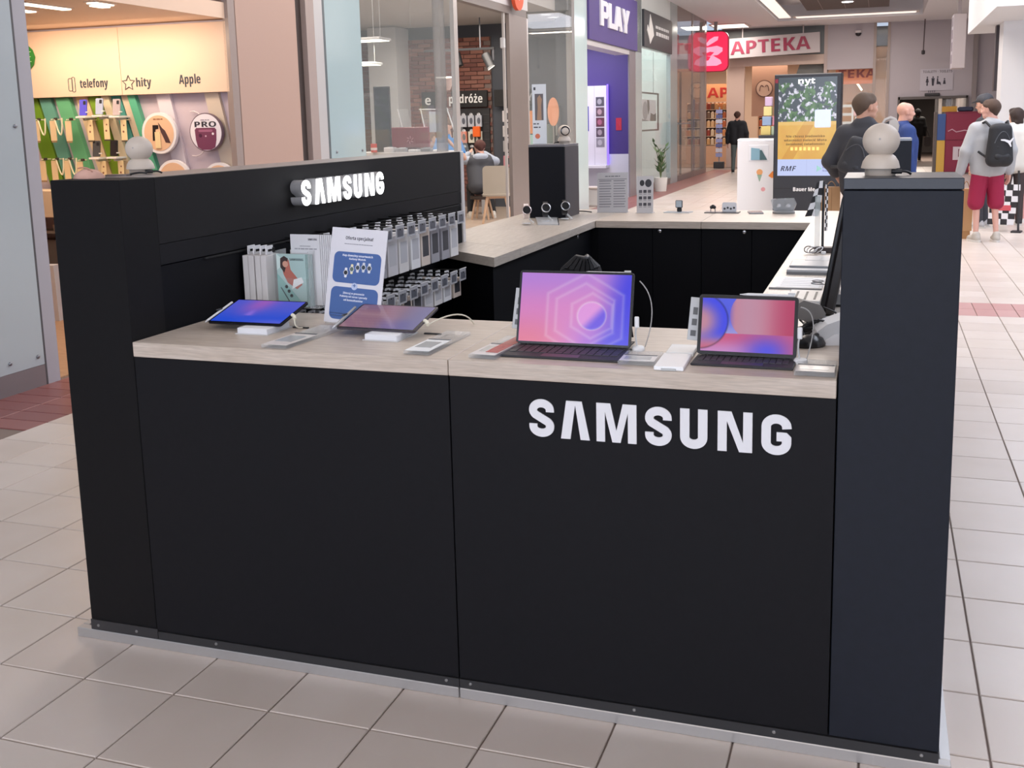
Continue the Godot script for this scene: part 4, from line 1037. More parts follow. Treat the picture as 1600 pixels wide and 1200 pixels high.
	put("screen", MB.new().box(Vector3(-0.262, 0.012, 0.012), Vector3(0.262, 0.352, 0.013)), mt("050507", 0.1), body)
	put("corner_light", MB.new().box(Vector3(-0.27, 0.362, 0.002), Vector3(-0.25, 0.366, 0.01)), mt("d8d8da", 0.4), body)
	put("foot", MB.new().box(Vector3(-0.1, 0.0, -0.16), Vector3(0.1, 0.008, 0.05), 0.002), mt("19191b", 0.5), mo)
	put("neck", MB.new().box(Vector3(-0.025, 0.006, -0.12), Vector3(0.025, 0.2, -0.08), 0.003), mt("19191b", 0.5), mo)
	var pl := thing("cash_drawer_tray", "wide grey plastic tray on the side worktop left of the dark monitor", "tray", Vector3(1.86, HC, -1.98))
	put("tray", MB.new().box(Vector3(-0.085, 0.0, -0.1), Vector3(0.08, 0.018, 0.12), 0.003), mt("b3b5b8", 0.35), pl)
	put("lid", MB.new().box(Vector3(-0.08, 0.018, -0.1), Vector3(0.075, 0.026, 0.06), 0.002), mt("8f9194", 0.3), pl)
	put("lip", MB.new().box(Vector3(-0.085, 0.0, 0.121), Vector3(0.08, 0.01, 0.128)), mt("6d6f72", 0.4), pl)
	var kn := thing("notebook", "small grey notebook lying behind the wide grey tray", "notebook", Vector3(1.87, HC, -2.28))
	put("cover", MB.new().box(Vector3(-0.05, 0, -0.07), Vector3(0.06, 0.01, 0.07), 0.001), mt("a4a6a8", 0.4), kn)
	put("pages", MB.new().box(Vector3(-0.048, 0.0005, 0.0702), Vector3(0.058, 0.009, 0.072)), mt("e4e4e4", 0.6), kn)
	var dc := thing("document_tray", "white paper form in a clear frame on the side worktop behind the smaller tablet", "document", Vector3(1.835, HC, -1.63))
	put("frame", MB.new().box(Vector3(-0.09, 0, -0.13), Vector3(0.09, 0.004, 0.13), 0.001), mt("c9cace", 0.3), dc)
	put("paper", MB.new().box(Vector3(-0.07, 0.004, -0.11), Vector3(0.078, 0.005, 0.115)), mt("eeeeef", 0.6), dc)
	put("front_bar", MB.new().box(Vector3(-0.09, 0.0, 0.131), Vector3(0.09, 0.006, 0.14)), mt("8d8f92", 0.4), dc)
	for i in 5: put("text_line", MB.new().box(Vector3(-0.055, 0.005, -0.09 + i * 0.04), Vector3(0.05, 0.0055, -0.083 + i * 0.04)), mt("bcbcc0", 0.6), dc)
	var gl := thing("eyeglasses", "thin-rimmed round glasses lying on the white paper form", "glasses", Vector3(1.905, HC + 0.006, -1.6))
	for s in [-1, 1]:
		var p := []
		for i in 15: p.append(Vector3(s * 0.0 + cos(TAU * i / 14) * 0.02, 0.006, s * 0.027 + sin(TAU * i / 14) * 0.02))
		put("rim", MB.new().tube(p, 0.0018, 6), mt("3c3c40", 0.3), gl)
	put("bridge", MB.new().tube([Vector3(0.004, 0.007, -0.008), Vector3(0.008, 0.009, 0), Vector3(0.004, 0.007, 0.008)], 0.0015, 6), mt("3c3c40", 0.3), gl)
	put("temple", MB.new().tube([Vector3(0, 0.006, 0.046), Vector3(0.06, 0.004, 0.04)], 0.0015, 6), mt("3c3c40", 0.3), gl)
	var ks := thing("receipt_tray", "white slotted receipt tray right behind the smaller tablet", "receipt tray", Vector3(1.89, HC, -1.26))
	put("tray", MB.new().box(Vector3(-0.06, 0, -0.11), Vector3(0.05, 0.02, 0.11), 0.003), mt("d9dbdc", 0.4), ks)
	for i in 3: put("slot", MB.new().box(Vector3(-0.035 + i * 0.03, 0.02, -0.07), Vector3(-0.028 + i * 0.03, 0.021, 0.08)), mt("3b3b3e", 0.5), ks)
	var sc := thing("barcode_scanner", "grey handheld barcode scanner on black foot behind the smaller tablet", "scanner", Vector3(1.925, HC, -0.72), deg_to_rad(25))
	put("head", MB.new().ext(pv([-0.05, 0.055, -0.045, 0.085, -0.02, 0.1, 0.03, 0.085, 0.045, 0.06, 0.03, 0.035, -0.01, 0.04]), 0.05, Transform3D(Basis(), Vector3(0, 0, -0.025)), true), mt("7d7a78", 0.5), sc)
	put("handle", MB.new().tube([Vector3(0.015, 0.05, 0), Vector3(0.024, 0.025, 0), Vector3(0.02, 0.008, 0)], 0.02, 12, 0.024), mt("2a2a2c", 0.5), sc)
	put("window", MB.new().box(Vector3(-0.053, 0.058, -0.02), Vector3(-0.048, 0.082, 0.02)), mt("3c1f22", 0.15), sc)
	put("foot", MB.new().ext(disc(0.05, Vector2.ZERO, 20, 0.035), 0.016, Transform3D(Basis(Vector3(1, 0, 0), -PI / 2), Vector3(0.015, 0, 0)), true), mt("1c1c1e", 0.5), sc)
	var ms := thing("computer_mouse", "black mouse lying at the foot of the scanner", "mouse", Vector3(1.945, HC, -0.56), deg_to_rad(30))
	put("shell", MB.new().lathe([Vector2(0.032, 0.0), Vector2(0.034, 0.008), Vector2(0.028, 0.022), Vector2(0.014, 0.031), Vector2(0, 0.033)], Vector3.ZERO, 22, Transform3D(Basis.from_scale(Vector3(1.25, 1, 0.8)), Vector3.ZERO)), mt("1e1e20", 0.3), ms)
	put("wheel", MB.new().lathe([Vector2(0, -0.003), Vector2(0.006, -0.003), Vector2(0.006, 0.003), Vector2(0, 0.003)], Vector3.ZERO, 12), mt("4a4a4c", 0.6), ms, Vector3(0.018, 0.03, 0), Vector3(PI / 2, 0, 0))
	var bg := thing("paper_bag", "crumpled white paper bundle squeezed between monitor and pillar", "paper bundle", Vector3(2.0, HC, -0.62), deg_to_rad(10))
	put("bundle", MB.new().ext(pv([-0.055, 0.0, 0.05, 0.0, 0.06, 0.03, 0.05, 0.08, 0.02, 0.07, -0.02, 0.055, -0.045, 0.035]), 0.09, Transform3D(Basis(), Vector3(0, 0, -0.06))), mt("d3d4d6", 0.7), bg)
	put("fold", MB.new().ext(pv([-0.05, 0.0, 0.05, 0.0, 0.055, 0.04, 0.0, 0.03]), 0.006, Transform3D(Basis(), Vector3(0, 0, 0.03))), mt("e6e6e8", 0.7), bg)
	var ct := thing("cable_tangle", "tangle of black cables between the scanner and the monitor", "cables", Vector3(1.965, HC, -0.68))
	var rg := RandomNumberGenerator.new(); rg.seed = 12
	for i in 7:
		var p := []
		for k in 12: p.append(Vector3(-0.03 + 0.07 * sin(k * 0.9 + i) * 0.6 + 0.012 * i * 0.5, 0.008 + 0.05 * absf(sin(k * 0.55 + i * 0.8)) * (0.4 + 0.1 * i), 0.05 - k * 0.018 + 0.01 * sin(i * 2.0)))
		put("cable", MB.new().tube(p, 0.003, 6), mt("131315", 0.45), ct)
	put("usb_plug", MB.new().box(Vector3(-0.03, 0.04, -0.17), Vector3(-0.005, 0.048, -0.15)), mt("dadada", 0.4), ct)
	put("adapter", MB.new().box(Vector3(-0.05, 0.0, -0.08), Vector3(0.0, 0.03, -0.02), 0.003), mt("1a1a1c", 0.5), ct)
	# table flag with chequered cloths and wires at its foot
	var fg := thing("checkered_flag", "black table flagpole with black and white checkered cloth on the side worktop", "flag", Vector3(1.872, HC, -2.56))
	put("base", MB.new().box(Vector3(-0.035, 0, -0.03), Vector3(0.045, 0.024, 0.03), 0.003), mt("2b1c1a", 0.5), fg)
	put("pole", MB.new().tube([Vector3(0, 0.02, 0), Vector3(-0.002, 0.315, 0)], 0.0055, 10), mt("101012", 0.4), fg)
	var cw := [MB.new(), MB.new()]
	for i in 5:
		for j in 2:
			var q := []
			for e in [[0, 0], [1, 0], [1, 1], [0, 1]]:
				var v: float = (i + e[1]) / 5.0; var u: float = (j + e[0]) / 2.0
				var yy: float = 0.318 - v * 0.16
				var xx: float = -0.004 - u * 0.045 * (0.6 + v * 0.7) - v * v * 0.016
				q.append(Vector3(xx, yy - u * 0.012 * (1 - v) + 0.004 * sin(u * 3.0), 0.006 + 0.008 * sin(u * 4.0 + v * 5.0)))
			for s in [1.0, -1.0]:
				var o := Vector3(0, 0, 0.0012 * s)
				cw[(i + j) % 2].quad(q[0] + o, q[1] + o, q[2] + o, q[3] + o, Vector3(0, 0, s), false)
	put("white_squares", cw[0], mt("e4e4e6", 0.7), fg)
	put("black_squares", cw[1], mt("1c1c20", 0.7), fg)
	var cw2 := [MB.new(), MB.new()]
	for i in 12:
		for j in 2:
			var y0 := 0.3 - i * 0.017
			cw2[(i + j) % 2].box(Vector3(0.007 + j * 0.006, y0 - 0.017, 0.003), Vector3(0.013 + j * 0.006, y0, 0.0055))
	put("white_squares", cw2[0], mt("d4d4d6", 0.7), fg)
	put("black_squares", cw2[1], mt("2c2c30", 0.7), fg)
	put("clear_sleeve", MB.new().box(Vector3(-0.035, 0.024, 0.012), Vector3(-0.012, 0.25, 0.016)), glass("d4dedd", 0.35), fg)
	var wr := thing("white_leads", "coiled white charging leads at the foot of the checkered flag", "cables", Vector3(1.84, HC, -2.49))
	for i in 4:
		var p := []
		for k in 15: p.append(Vector3(-0.02 + 0.022 * cos(TAU * k / 14.0 + i) + i * 0.012, 0.02 + 0.014 * sin(TAU * k / 14.0 + i * 1.3), 0.012 * sin(TAU * k / 7.0 + i) + 0.01 * i))
		put("lead", MB.new().tube(p, 0.0024, 6), mt("d4d4d6" if i % 2 else "5c5450", 0.5), wr)
	put("plug", MB.new().box(Vector3(0.03, 0.0, -0.01), Vector3(0.05, 0.012, 0.01), 0.002), W, wr)

# ---------- shop fronts on the left ----------
func fac(nm: String, z0: float, z1: float, y0: float, y1: float, d: float, m: Material, x := FX) -> MeshInstance3D:
	return slab(nm, Vector3(x - d, y0, minf(z0, z1)), Vector3(x, y1, maxf(z0, z1)), m)
func bolt(z: float, y: float, par: Node3D) -> void:
	put("bolt", MB.new().lathe([Vector2(0.012, 0), Vector2(0.012, 0.006), Vector2(0.007, 0.011), Vector2(0, 0.011)], Vector3.ZERO, 12), mt("8d8f94", 0.3, 0.8), par, Vector3(FX + 0.001, y, z), Vector3(0, 0, -PI / 2))

func build_shop1() -> void:
	var frost := mt("aeb7bb", 0.12)
	var g := fac("window_1", -2.39, -2.785, 0.13, 5.2, 0.02, frost)
	bolt(-2.735, 1.574, g); bolt(-2.52, 0.19, g); bolt(-2.735, 0.186, g)
	fac("trim_1", -2.39, -2.785, 0.0, 0.128, 0.02, mt("827a7c", 0.35, 0.3))
	fac("trim_2", -2.787, -2.8, 0.0, 5.2, 0.03, mt("4e4d50", 0.5))
	fac("trim_3", -2.801, -2.9, 0.0, 5.2, 0.12, mt("a7a5ac", 0.4))
	var peach := mt("e6c9b2", 0.55)
	# inside
	slab("wall_shop_header", Vector3(-8.0, 1.823, -5.02), Vector3(-3.787, 2.36, -4.95), peach)
	slab("wall_shop_header_end", Vector3(-3.783, 1.823, -5.02), Vector3(FX - 0.03, 2.36, -4.95), peach)
	slab("wall_shop_display", Vector3(-8.0, 0, -5.3), Vector3(FX - 0.04, 2.4, -5.03), mt("c9bcc8", 0.5))
	slab("ceiling_shop", Vector3(-8.0, 2.38, -5.02), Vector3(FX - 0.03, 2.5, -0.6), peach)
	slab("wall_shop_side", Vector3(-8.2, 0, -5.02), Vector3(-8.0, 2.4, -0.6), peach)
	slab("wall_shop_entrance", Vector3(-8.0, 0, -0.7), Vector3(FX - 0.02, 2.4, -0.6), peach)
	slab("floor_shop", Vector3(-8.0, -0.005, -4.95), Vector3(FX - 0.05, 0.004, -0.7), noisy("a98263", "c09a78", 0.45, Vector3(0.6, 4, 4), 0.02, 61))
	fac("trim_4", -4.95, -5.04, 0.0, 5.2, 0.05, mt("9b8c86", 0.35))
	fac("wall_pier", -5.05, -5.95, 0.0, 5.2, 0.2, mt("b4978a", 0.5))
	fac("trim_5", -5.951, -6.12, 0.0, 5.2, 0.1, mt("3f3532", 0.5), FX - 0.05)
	fac("trim_6", -6.121, -6.26, 0.0, 5.2, 0.08, mt("a3948f", 0.4))
	fac("trim_7", -6.261, -6.41, 0.0, 5.2, 0.08, mt("c2c1c2", 0.3, 0.2))
	fac("trim_8", -6.411, -6.45, 0.0, 5.2, 0.06, mt("5d676c", 0.3))
	# ceiling strip lamps of the shop
	for s in [[-3.29, -3.45, -3.86, "long ceiling strip lamp nearest the grey door post"], [-2.97, -3.75, -3.87, "short square ceiling lamp above the word sign"], [-3.6, -3.72, -3.87, "small ceiling lamp at the left edge of the shop ceiling"], [-2.88, -3.62, -3.8, "slim ceiling lamp close to the shop front"]]:
		var t := thing("ceiling_lamp", s[3], "lamp", Vector3(s[0], 2.38, (s[1] + s[2]) / 2))
		var l: float = absf(s[1] - s[2]) / 2
		put("housing", MB.new().box(Vector3(-0.05, -0.006, -l - 0.01), Vector3(0.05, 0.0, l + 0.01)), mt("e8d8c8", 0.5), t)
		put("tube", MB.new().box(Vector3(-0.035, -0.014, -l), Vector3(0.035, -0.006, l)), glow("fff2dc", 3.0), t)
	area("shop_lamp", Vector3(-4.4, 2.34, -3.9), Vector2(2.6, 1.0), 2.2, Color.html("ffe8d2"))
	for x in [-4.45, -3.95, -3.4]:
		spot("shop_spot", Vector3(x, 2.33, -4.35), Vector3(x, 1.7, -4.95), 0.05, Color.html("ffd9a8"), 48.0, 0.06)
	# words on the header
	var ink := mt("3c4450", 0.5)
	tag(words(self, "wall_lettering", "telefony", 0.066, Vector3(-4.06, 1.923, -4.949), Vector3.ZERO, ink, 0.004, true, 0.28), "word telefony in dark letters above the coloured strips", "lettering")
	tag(words(self, "wall_lettering", "hity", 0.066, Vector3(-3.572, 1.917, -4.949), Vector3.ZERO, ink, 0.004, true, 0.145), "word hity in dark letters beside the star outline", "lettering")
	tag(words(self, "wall_lettering", "Apple", 0.07, Vector3(-3.128, 1.927, -4.949), Vector3.ZERO, ink, 0.004, true, 0.2), "word Apple in dark letters at the right of the peach header", "lettering")
	var star := []
	for i in 11:
		var a := PI / 2 + TAU * i / 10.0
		var r := 0.062 if i % 2 == 0 else 0.03
		star.append(Vector3(-3.715 + cos(a) * r, 1.915 + sin(a) * r, -4.948))
	tag(put("star_outline", MB.new().tube(star, 0.004, 6), ink, self), "thin star outline left of the word hity", "wall mark")
	var ph := thing("phone_outline", "outlined phone shape left of the word telefony", "wall mark", Vector3(-4.285, 1.92, -4.948))
	for s in [[-0.02, 0.04, 0.05], [0.012, 0.03, 0.06]]:
		var p := []
		for q in rrect(s[1], s[2] * 2, 0.012, Vector2(s[0] + 0.01, 0)): p.append(Vector3(q.x, q.y, 0))
		p.append(p[0])
		put("outline", MB.new().tube(p, 0.0025, 6), ink, ph)
	# green emblem ball
	var gb := thing("green_emblem", "round green emblem with pale curved lines on the peach header", "emblem", Vector3(-4.73, 2.155, -4.94))
	put("ball", MB.new().lathe([Vector2(0, -0.105), Vector2(0.05, -0.092), Vector2(0.085, -0.06), Vector2(0.105, 0), Vector2(0.085, 0.06), Vector2(0.05, 0.092), Vector2(0, 0.105)], Vector3.ZERO, 24, Transform3D(Basis.from_scale(Vector3(1, 1, 0.3)), Vector3.ZERO)), mt("2f8d3a", 0.4), gb)
	for k in 6:
		var p := []
		for i in 9:
			var u := -0.08 + i * 0.02
			var w := (-0.055 + (k % 3) * 0.04) + 0.02 * sin(u * 20.0)
			var xx := u if k < 3 else w
			var yy := w if k < 3 else u
			if xx * xx + yy * yy < 0.0088: p.append(Vector3(xx, yy, 0.032 * sqrt(maxf(0.0, 1 - (xx * xx + yy * yy) / 0.011))))
		if p.size() > 2: put("line", MB.new().tube(p, 0.0035, 6), mt("b9e0a8", 0.4), gb)
	# coloured leaning strips
	var cols := [[-4.86, 0.15, "6f9a2c"], [-4.68, 0.12, "67a596"], [-4.5, 0.14, "66b184"], [-4.31, 0.12, "e6cdaa"], [-4.17, 0.1, "7da02e"], [-4.03, 0.07, "d5c7ab"], [-3.95, 0.09, "4c9a92"], [-3.84, 0.06, "cfc0ab"], [-3.77, 0.07, "58ad8c"]]
	var ds := thing("display_strips", "leaning green, teal and cream strips behind the phones", "display strips", Vector3(0, 0, -5.028))
	for i in cols.size():
		var c: Array = cols[i]
		put("strip", MB.new().ext(pv([c[0], 1.82, c[0] + c[1], 1.82, c[0] + c[1] + 0.3, 0.75, c[0] + 0.3, 0.75]), 0.02 + 0.012 * (i % 3)), mt(c[2], 0.45), ds)
	var low := thing("shop_counter", "cream shop counter below the phone wall behind the grey post", "counter", Vector3(-4.6, 0, -4.75))
	put("front", MB.new().box(Vector3(-0.8, 0.84, -0.2), Vector3(0.7, 1.06, 0.05), 0.004), mt("e9cfb0", 0.5), low)
	put("shelf", MB.new().box(Vector3(-0.8, 0.7, -0.2), Vector3(0.7, 0.72, 0.0)), mt("8a8078", 0.5), low)
	put("base", MB.new().box(Vector3(-0.8, 0.0, -0.2), Vector3(0.7, 0.64, -0.05)), mt("6d6661", 0.5), low)
	var pot := thing("small_plant", "small dark plant in a pot under the cream counter", "plant", Vector3(-4.45, 0.72, -4.82))
	put("pot", MB.new().lathe([Vector2(0, 0), Vector2(0.03, 0), Vector2(0.036, 0.05), Vector2(0, 0.05)], Vector3.ZERO, 14), mt("d8cdbf", 0.5), pot)
	for k in 9:
		var a := k * 2.4
		put("leaf", MB.new().ext(pv([0, 0, 0.008, 0.03, 0.0, 0.055, -0.008, 0.03]), 0.001, Transform3D(Basis.from_euler(Vector3(0.5 * sin(a), a, 0.4)), Vector3(0, 0.05, 0))), mt("3d5a34", 0.6), pot)
	var bag := thing("carrier_bag", "white paper carrier bag with dark print standing behind the grey post", "bag", Vector3(-4.42, 0.004, -4.62), 0.2)
	put("bag", MB.new().ext(pv([-0.14, 0, 0.14, 0, 0.13, 0.46, -0.13, 0.46]), 0.1), mt("dcd9dc", 0.6), bag)
	put("handle", MB.new().tube(lerp3(Vector3(-0.06, 0.46, 0.1), Vector3(0.0, 0.66, 0.1), Vector3(0.06, 0.46, 0.1), 8), 0.006, 6), mt("dcd9dc", 0.6), bag)
	put("printed_triangle", MB.new().ext(pv([-0.03, 0.26, 0.03, 0.26, 0, 0.32]), 0.001, Transform3D(Basis(), Vector3(0, 0, 0.1))), mt("4a4a50", 0.6), bag)
	put("printed_stroke", MB.new().ext(pv([-0.08, 0.2, 0.06, 0.12, 0.06, 0.14, -0.08, 0.225]), 0.001, Transform3D(Basis(), Vector3(0, 0, 0.1))), mt("4a4a50", 0.6), bag)
	# phones on little shelves with price cards
	var names := ["blue phone on a small white shelf, left of the upper row", "pale phone with dark side on a small white shelf, middle of upper row", "silver tilted phone on a small white shelf, right of upper row", "dark grey phone on the lower row of small shelves", "black phone on the lower row beside the grey one"]
	var ph0 := [[-4.147, 1.662, "5a55d8"], [-3.985, 1.668, "a9b4cf"], [-3.815, 1.658, "b5a8ad"], [-4.05, 1.325, "4d4d50"], [-3.875, 1.328, "2b2628"]]
	for i in 5:
		var d: Array = ph0[i]
		var t := thing("phone", names[i], "phone", Vector3(d[0], d[1], -4.9), 0.1)
		put("body", MB.new().ext(rrect(0.066, 0.13, 0.008, Vector2(0, 0.068)), 0.01, Transform3D(Basis(Vector3(1, 0, 0), -0.15), Vector3.ZERO)), mt(d[2], 0.3), t)
		put("camera_bump", MB.new().ext(rrect(0.022, 0.03, 0.005, Vector2(0.014, 0.106)), 0.013, Transform3D(Basis(Vector3(1, 0, 0), -0.15), Vector3.ZERO)), mt("26262c", 0.3), t)
		put("holder", MB.new().box(Vector3(0.03, 0.025, -0.004), Vector3(0.05, 0.034, 0.014)), mt("e8e6e4", 0.4), t)
		var s := thing("phone_shelf", ["small white shelf under the blue phone", "small white shelf under the pale phone", "small white shelf under the silver phone", "small white shelf under the dark grey phone", "small white shelf under the black phone"][i], "shelf", Vector3(d[0], d[1] - 0.018, -4.9))
		put("plate", MB.new().box(Vector3(-0.05, 0, -0.1), Vector3(0.05, 0.016, 0.04), 0.002), mt("ece9e6", 0.4), s)
		put("bracket", MB.new().box(Vector3(-0.01, -0.02, -0.1), Vector3(0.01, 0.0, 0.0)), mt("d0cdca", 0.4), s)
		var c := thing("price_card", ["cream price card under the blue phone", "cream price card under the pale phone", "cream price card under the silver phone", "cream price card under the dark grey phone", "cream price card under the black phone"][i], "price card", Vector3(d[0] + 0.055, d[1] - 0.2, -4.9))
		put("card", MB.new().box(Vector3(-0.028, 0, -0.004), Vector3(0.028, 0.165, 0.0)), mt("ecd6a8", 0.5), c)
		put("foot_bar", MB.new().box(Vector3(-0.028, -0.012, -0.01), Vector3(0.028, 0.0, 0.002)), mt("574c40", 0.5), c)
		put("printed_spot", MB.new().ext(disc(0.007, Vector2(0.004, 0.12), 10), 0.0008), mt("8a5a46", 0.5), c)
		put("printed_spot", MB.new().ext(disc(0.009, Vector2(-0.004, 0.07), 10), 0.0008), mt("8a5a46", 0.5), c)
		put("hanger", MB.new().tube([Vector3(0, 0.165, -0.004), Vector3(0, 0.165, -0.1)], 0.004, 6), mt("cbb999", 0.5), c)
	# accessories hanging on the green strips
	var hl := ["cream card with white cable loop at the left end of the upper hook row", "cream card with cable loop in the middle of the upper hook row", "cream card at the right end of the upper hook row", "cream card at the left end of the lower hook row", "second cream card of the lower hook row", "third cream card of the lower hook row", "cream card at the right end of the lower hook row"]
	var hp := [[-4.645, 1.64], [-4.472, 1.64], [-4.314, 1.635], [-4.616, 1.31], [-4.495, 1.31], [-4.363, 1.31], [-4.232, 1.3]]
	for i in 7:
		var t := thing("hanging_card", hl[i], "accessory", Vector3(hp[i][0], hp[i][1], -4.9))
		put("card", MB.new().box(Vector3(-0.03, -0.175, -0.006), Vector3(0.03, -0.01, 0.0)), mt("e9cfa8", 0.5), t)
		put("foot_bar", MB.new().box(Vector3(-0.026, -0.19, -0.006), Vector3(0.026, -0.176, 0.0)), mt("a08564", 0.5), t)
		put("peg", MB.new().tube([Vector3(0, 0, -0.1), Vector3(0, 0, 0.012)], 0.005, 6), mt("eadfc8", 0.5), t)
		put("dark_clip", MB.new().box(Vector3(0.02, -0.008, -0.01), Vector3(0.05, 0.014, 0.008), 0.003), mt("3d382f", 0.5), t)
		if i in [0, 1, 4, 5]:
			put("cable_loop", MB.new().tube(lerp3(Vector3(0.03, 0.0, 0.004), Vector3(0.09, -0.26, 0.004), Vector3(0.105, 0.01, 0.004), 12), 0.0065, 6), mt("efe5c9", 0.5), t)
	# round posters on white bands
	var bands := thing("white_bands", "pale slanted bands carrying the round posters", "display strips", Vector3(0, 0, -5.028))
	for s in [[-3.5, "dcd3dd"], [-3.04, "d3c5b6"]]:
		put("band", MB.new().ext(pv([s[0], 1.82, s[0] + 0.13, 1.82, s[0] + 0.32, 0.9, s[0] + 0.19, 0.9]), 0.03), mt(s[1], 0.4), bands)
	var arc := []
	for i in 13: arc.append(Vector3(-3.17 + cos(deg_to_rad(100 - i * 17)) * 0.13, 1.5 + sin(deg_to_rad(100 - i * 17)) * 0.18, 0.02))
	put("light_arc", MB.new().tube(arc, 0.004, 6), mt("efe6ea", 0.4), bands)
	var cs := [[-3.444, 1.51, 0.165, "round poster with a hand holding a phone, white rim"], [-3.0, 1.51, 0.152, "round poster reading PRO above a purple earbud case"], [-3.335, 1.135, 0.16, "round peach poster half hidden below the hand poster"], [-2.905, 1.12, 0.15, "white rimmed round poster half hidden below the PRO poster"]]
	for k in 4:
		var c: Array = cs[k]
		var t := thing("round_poster", c[3], "poster", Vector3(c[0], c[1], -4.96))
		put("disc", MB.new().ext(disc(c[2], Vector2.ZERO, 40), 0.03, Transform3D(), true), mt("eceaee" if k != 1 else "6d5a66", 0.4), t)
		put("face", MB.new().ext(disc(c[2] * (0.86 if k != 1 else 0.95), Vector2.ZERO, 40), 0.032), mt("e5bd9c" if k != 1 else "e9e6f0", 0.45), t)
		if k == 0:
			put("printed_phone", MB.new().ext(pv([-0.062, -0.06, -0.035, -0.06, -0.03, 0.03, 0.0, 0.035, 0.0, 0.065, -0.055, 0.065]), 0.034), mt("241d20", 0.4), t)
			put("printed_hand", MB.new().ext(pv([0.0, 0.085, 0.012, 0.07, 0.035, 0.04, 0.06, 0.02, 0.09, -0.04, 0.105, -0.08, 0.06, -0.075, 0.045, -0.04, 0.02, 0.01]), 0.0345), mt("4e383a", 0.5), t)
			put("price_card", MB.new().box(Vector3(-0.035, -0.12, 0.033), Vector3(0.015, 0.01, 0.04)), mt("ead3a4", 0.5), t)
			dashes(t, Vector3(0, 0.112, 0.033), 0.09, 0.009, mt("96694f", 0.5), 3)
		elif k == 1:
			words(t, "lettering", "PRO", 0.042, Vector3(0.0, 0.062, 0.033), Vector3.ZERO, mt("2e2a38", 0.5), 0.002, true, 0.2)
			dashes(t, Vector3(0.0, 0.096, 0.033), 0.08, 0.008, mt("9a94a6", 0.5), 4)
			put("printed_case", MB.new().ext(pv([-0.1, 0.02, -0.085, 0.035, 0.085, 0.035, 0.1, 0.02, 0.095, -0.06, 0.08, -0.118, 0.04, -0.138, -0.04, -0.138, -0.08, -0.118, -0.095, -0.06]), 0.034), mt("7a4560", 0.3), t)
			put("printed_shine", MB.new().ext(rrect(0.13, 0.018, 0.009, Vector2(0, 0.012)), 0.035), mt("a86d8a", 0.3), t)
			put("printed_dot", MB.new().ext(disc(0.01, Vector2(0.068, -0.012), 12), 0.036), mt("f4ecf4", 0.3), t)
			put("printed_dot", MB.new().ext(disc(0.014, Vector2(-0.05, -0.025), 12), 0.036), mt("563048", 0.3), t)
			put("printed_dot", MB.new().ext(disc(0.007, Vector2(0.0, -0.03), 12), 0.036), mt("d9b9c8", 0.3), t)
	area("shelf_lamp", Vector3(-3.8, 2.3, -4.5), Vector2(1.8, 0.2), 1.4, Color.html("ffe4c6"), Vector3(-PI / 2 + 0.5, 0, 0))

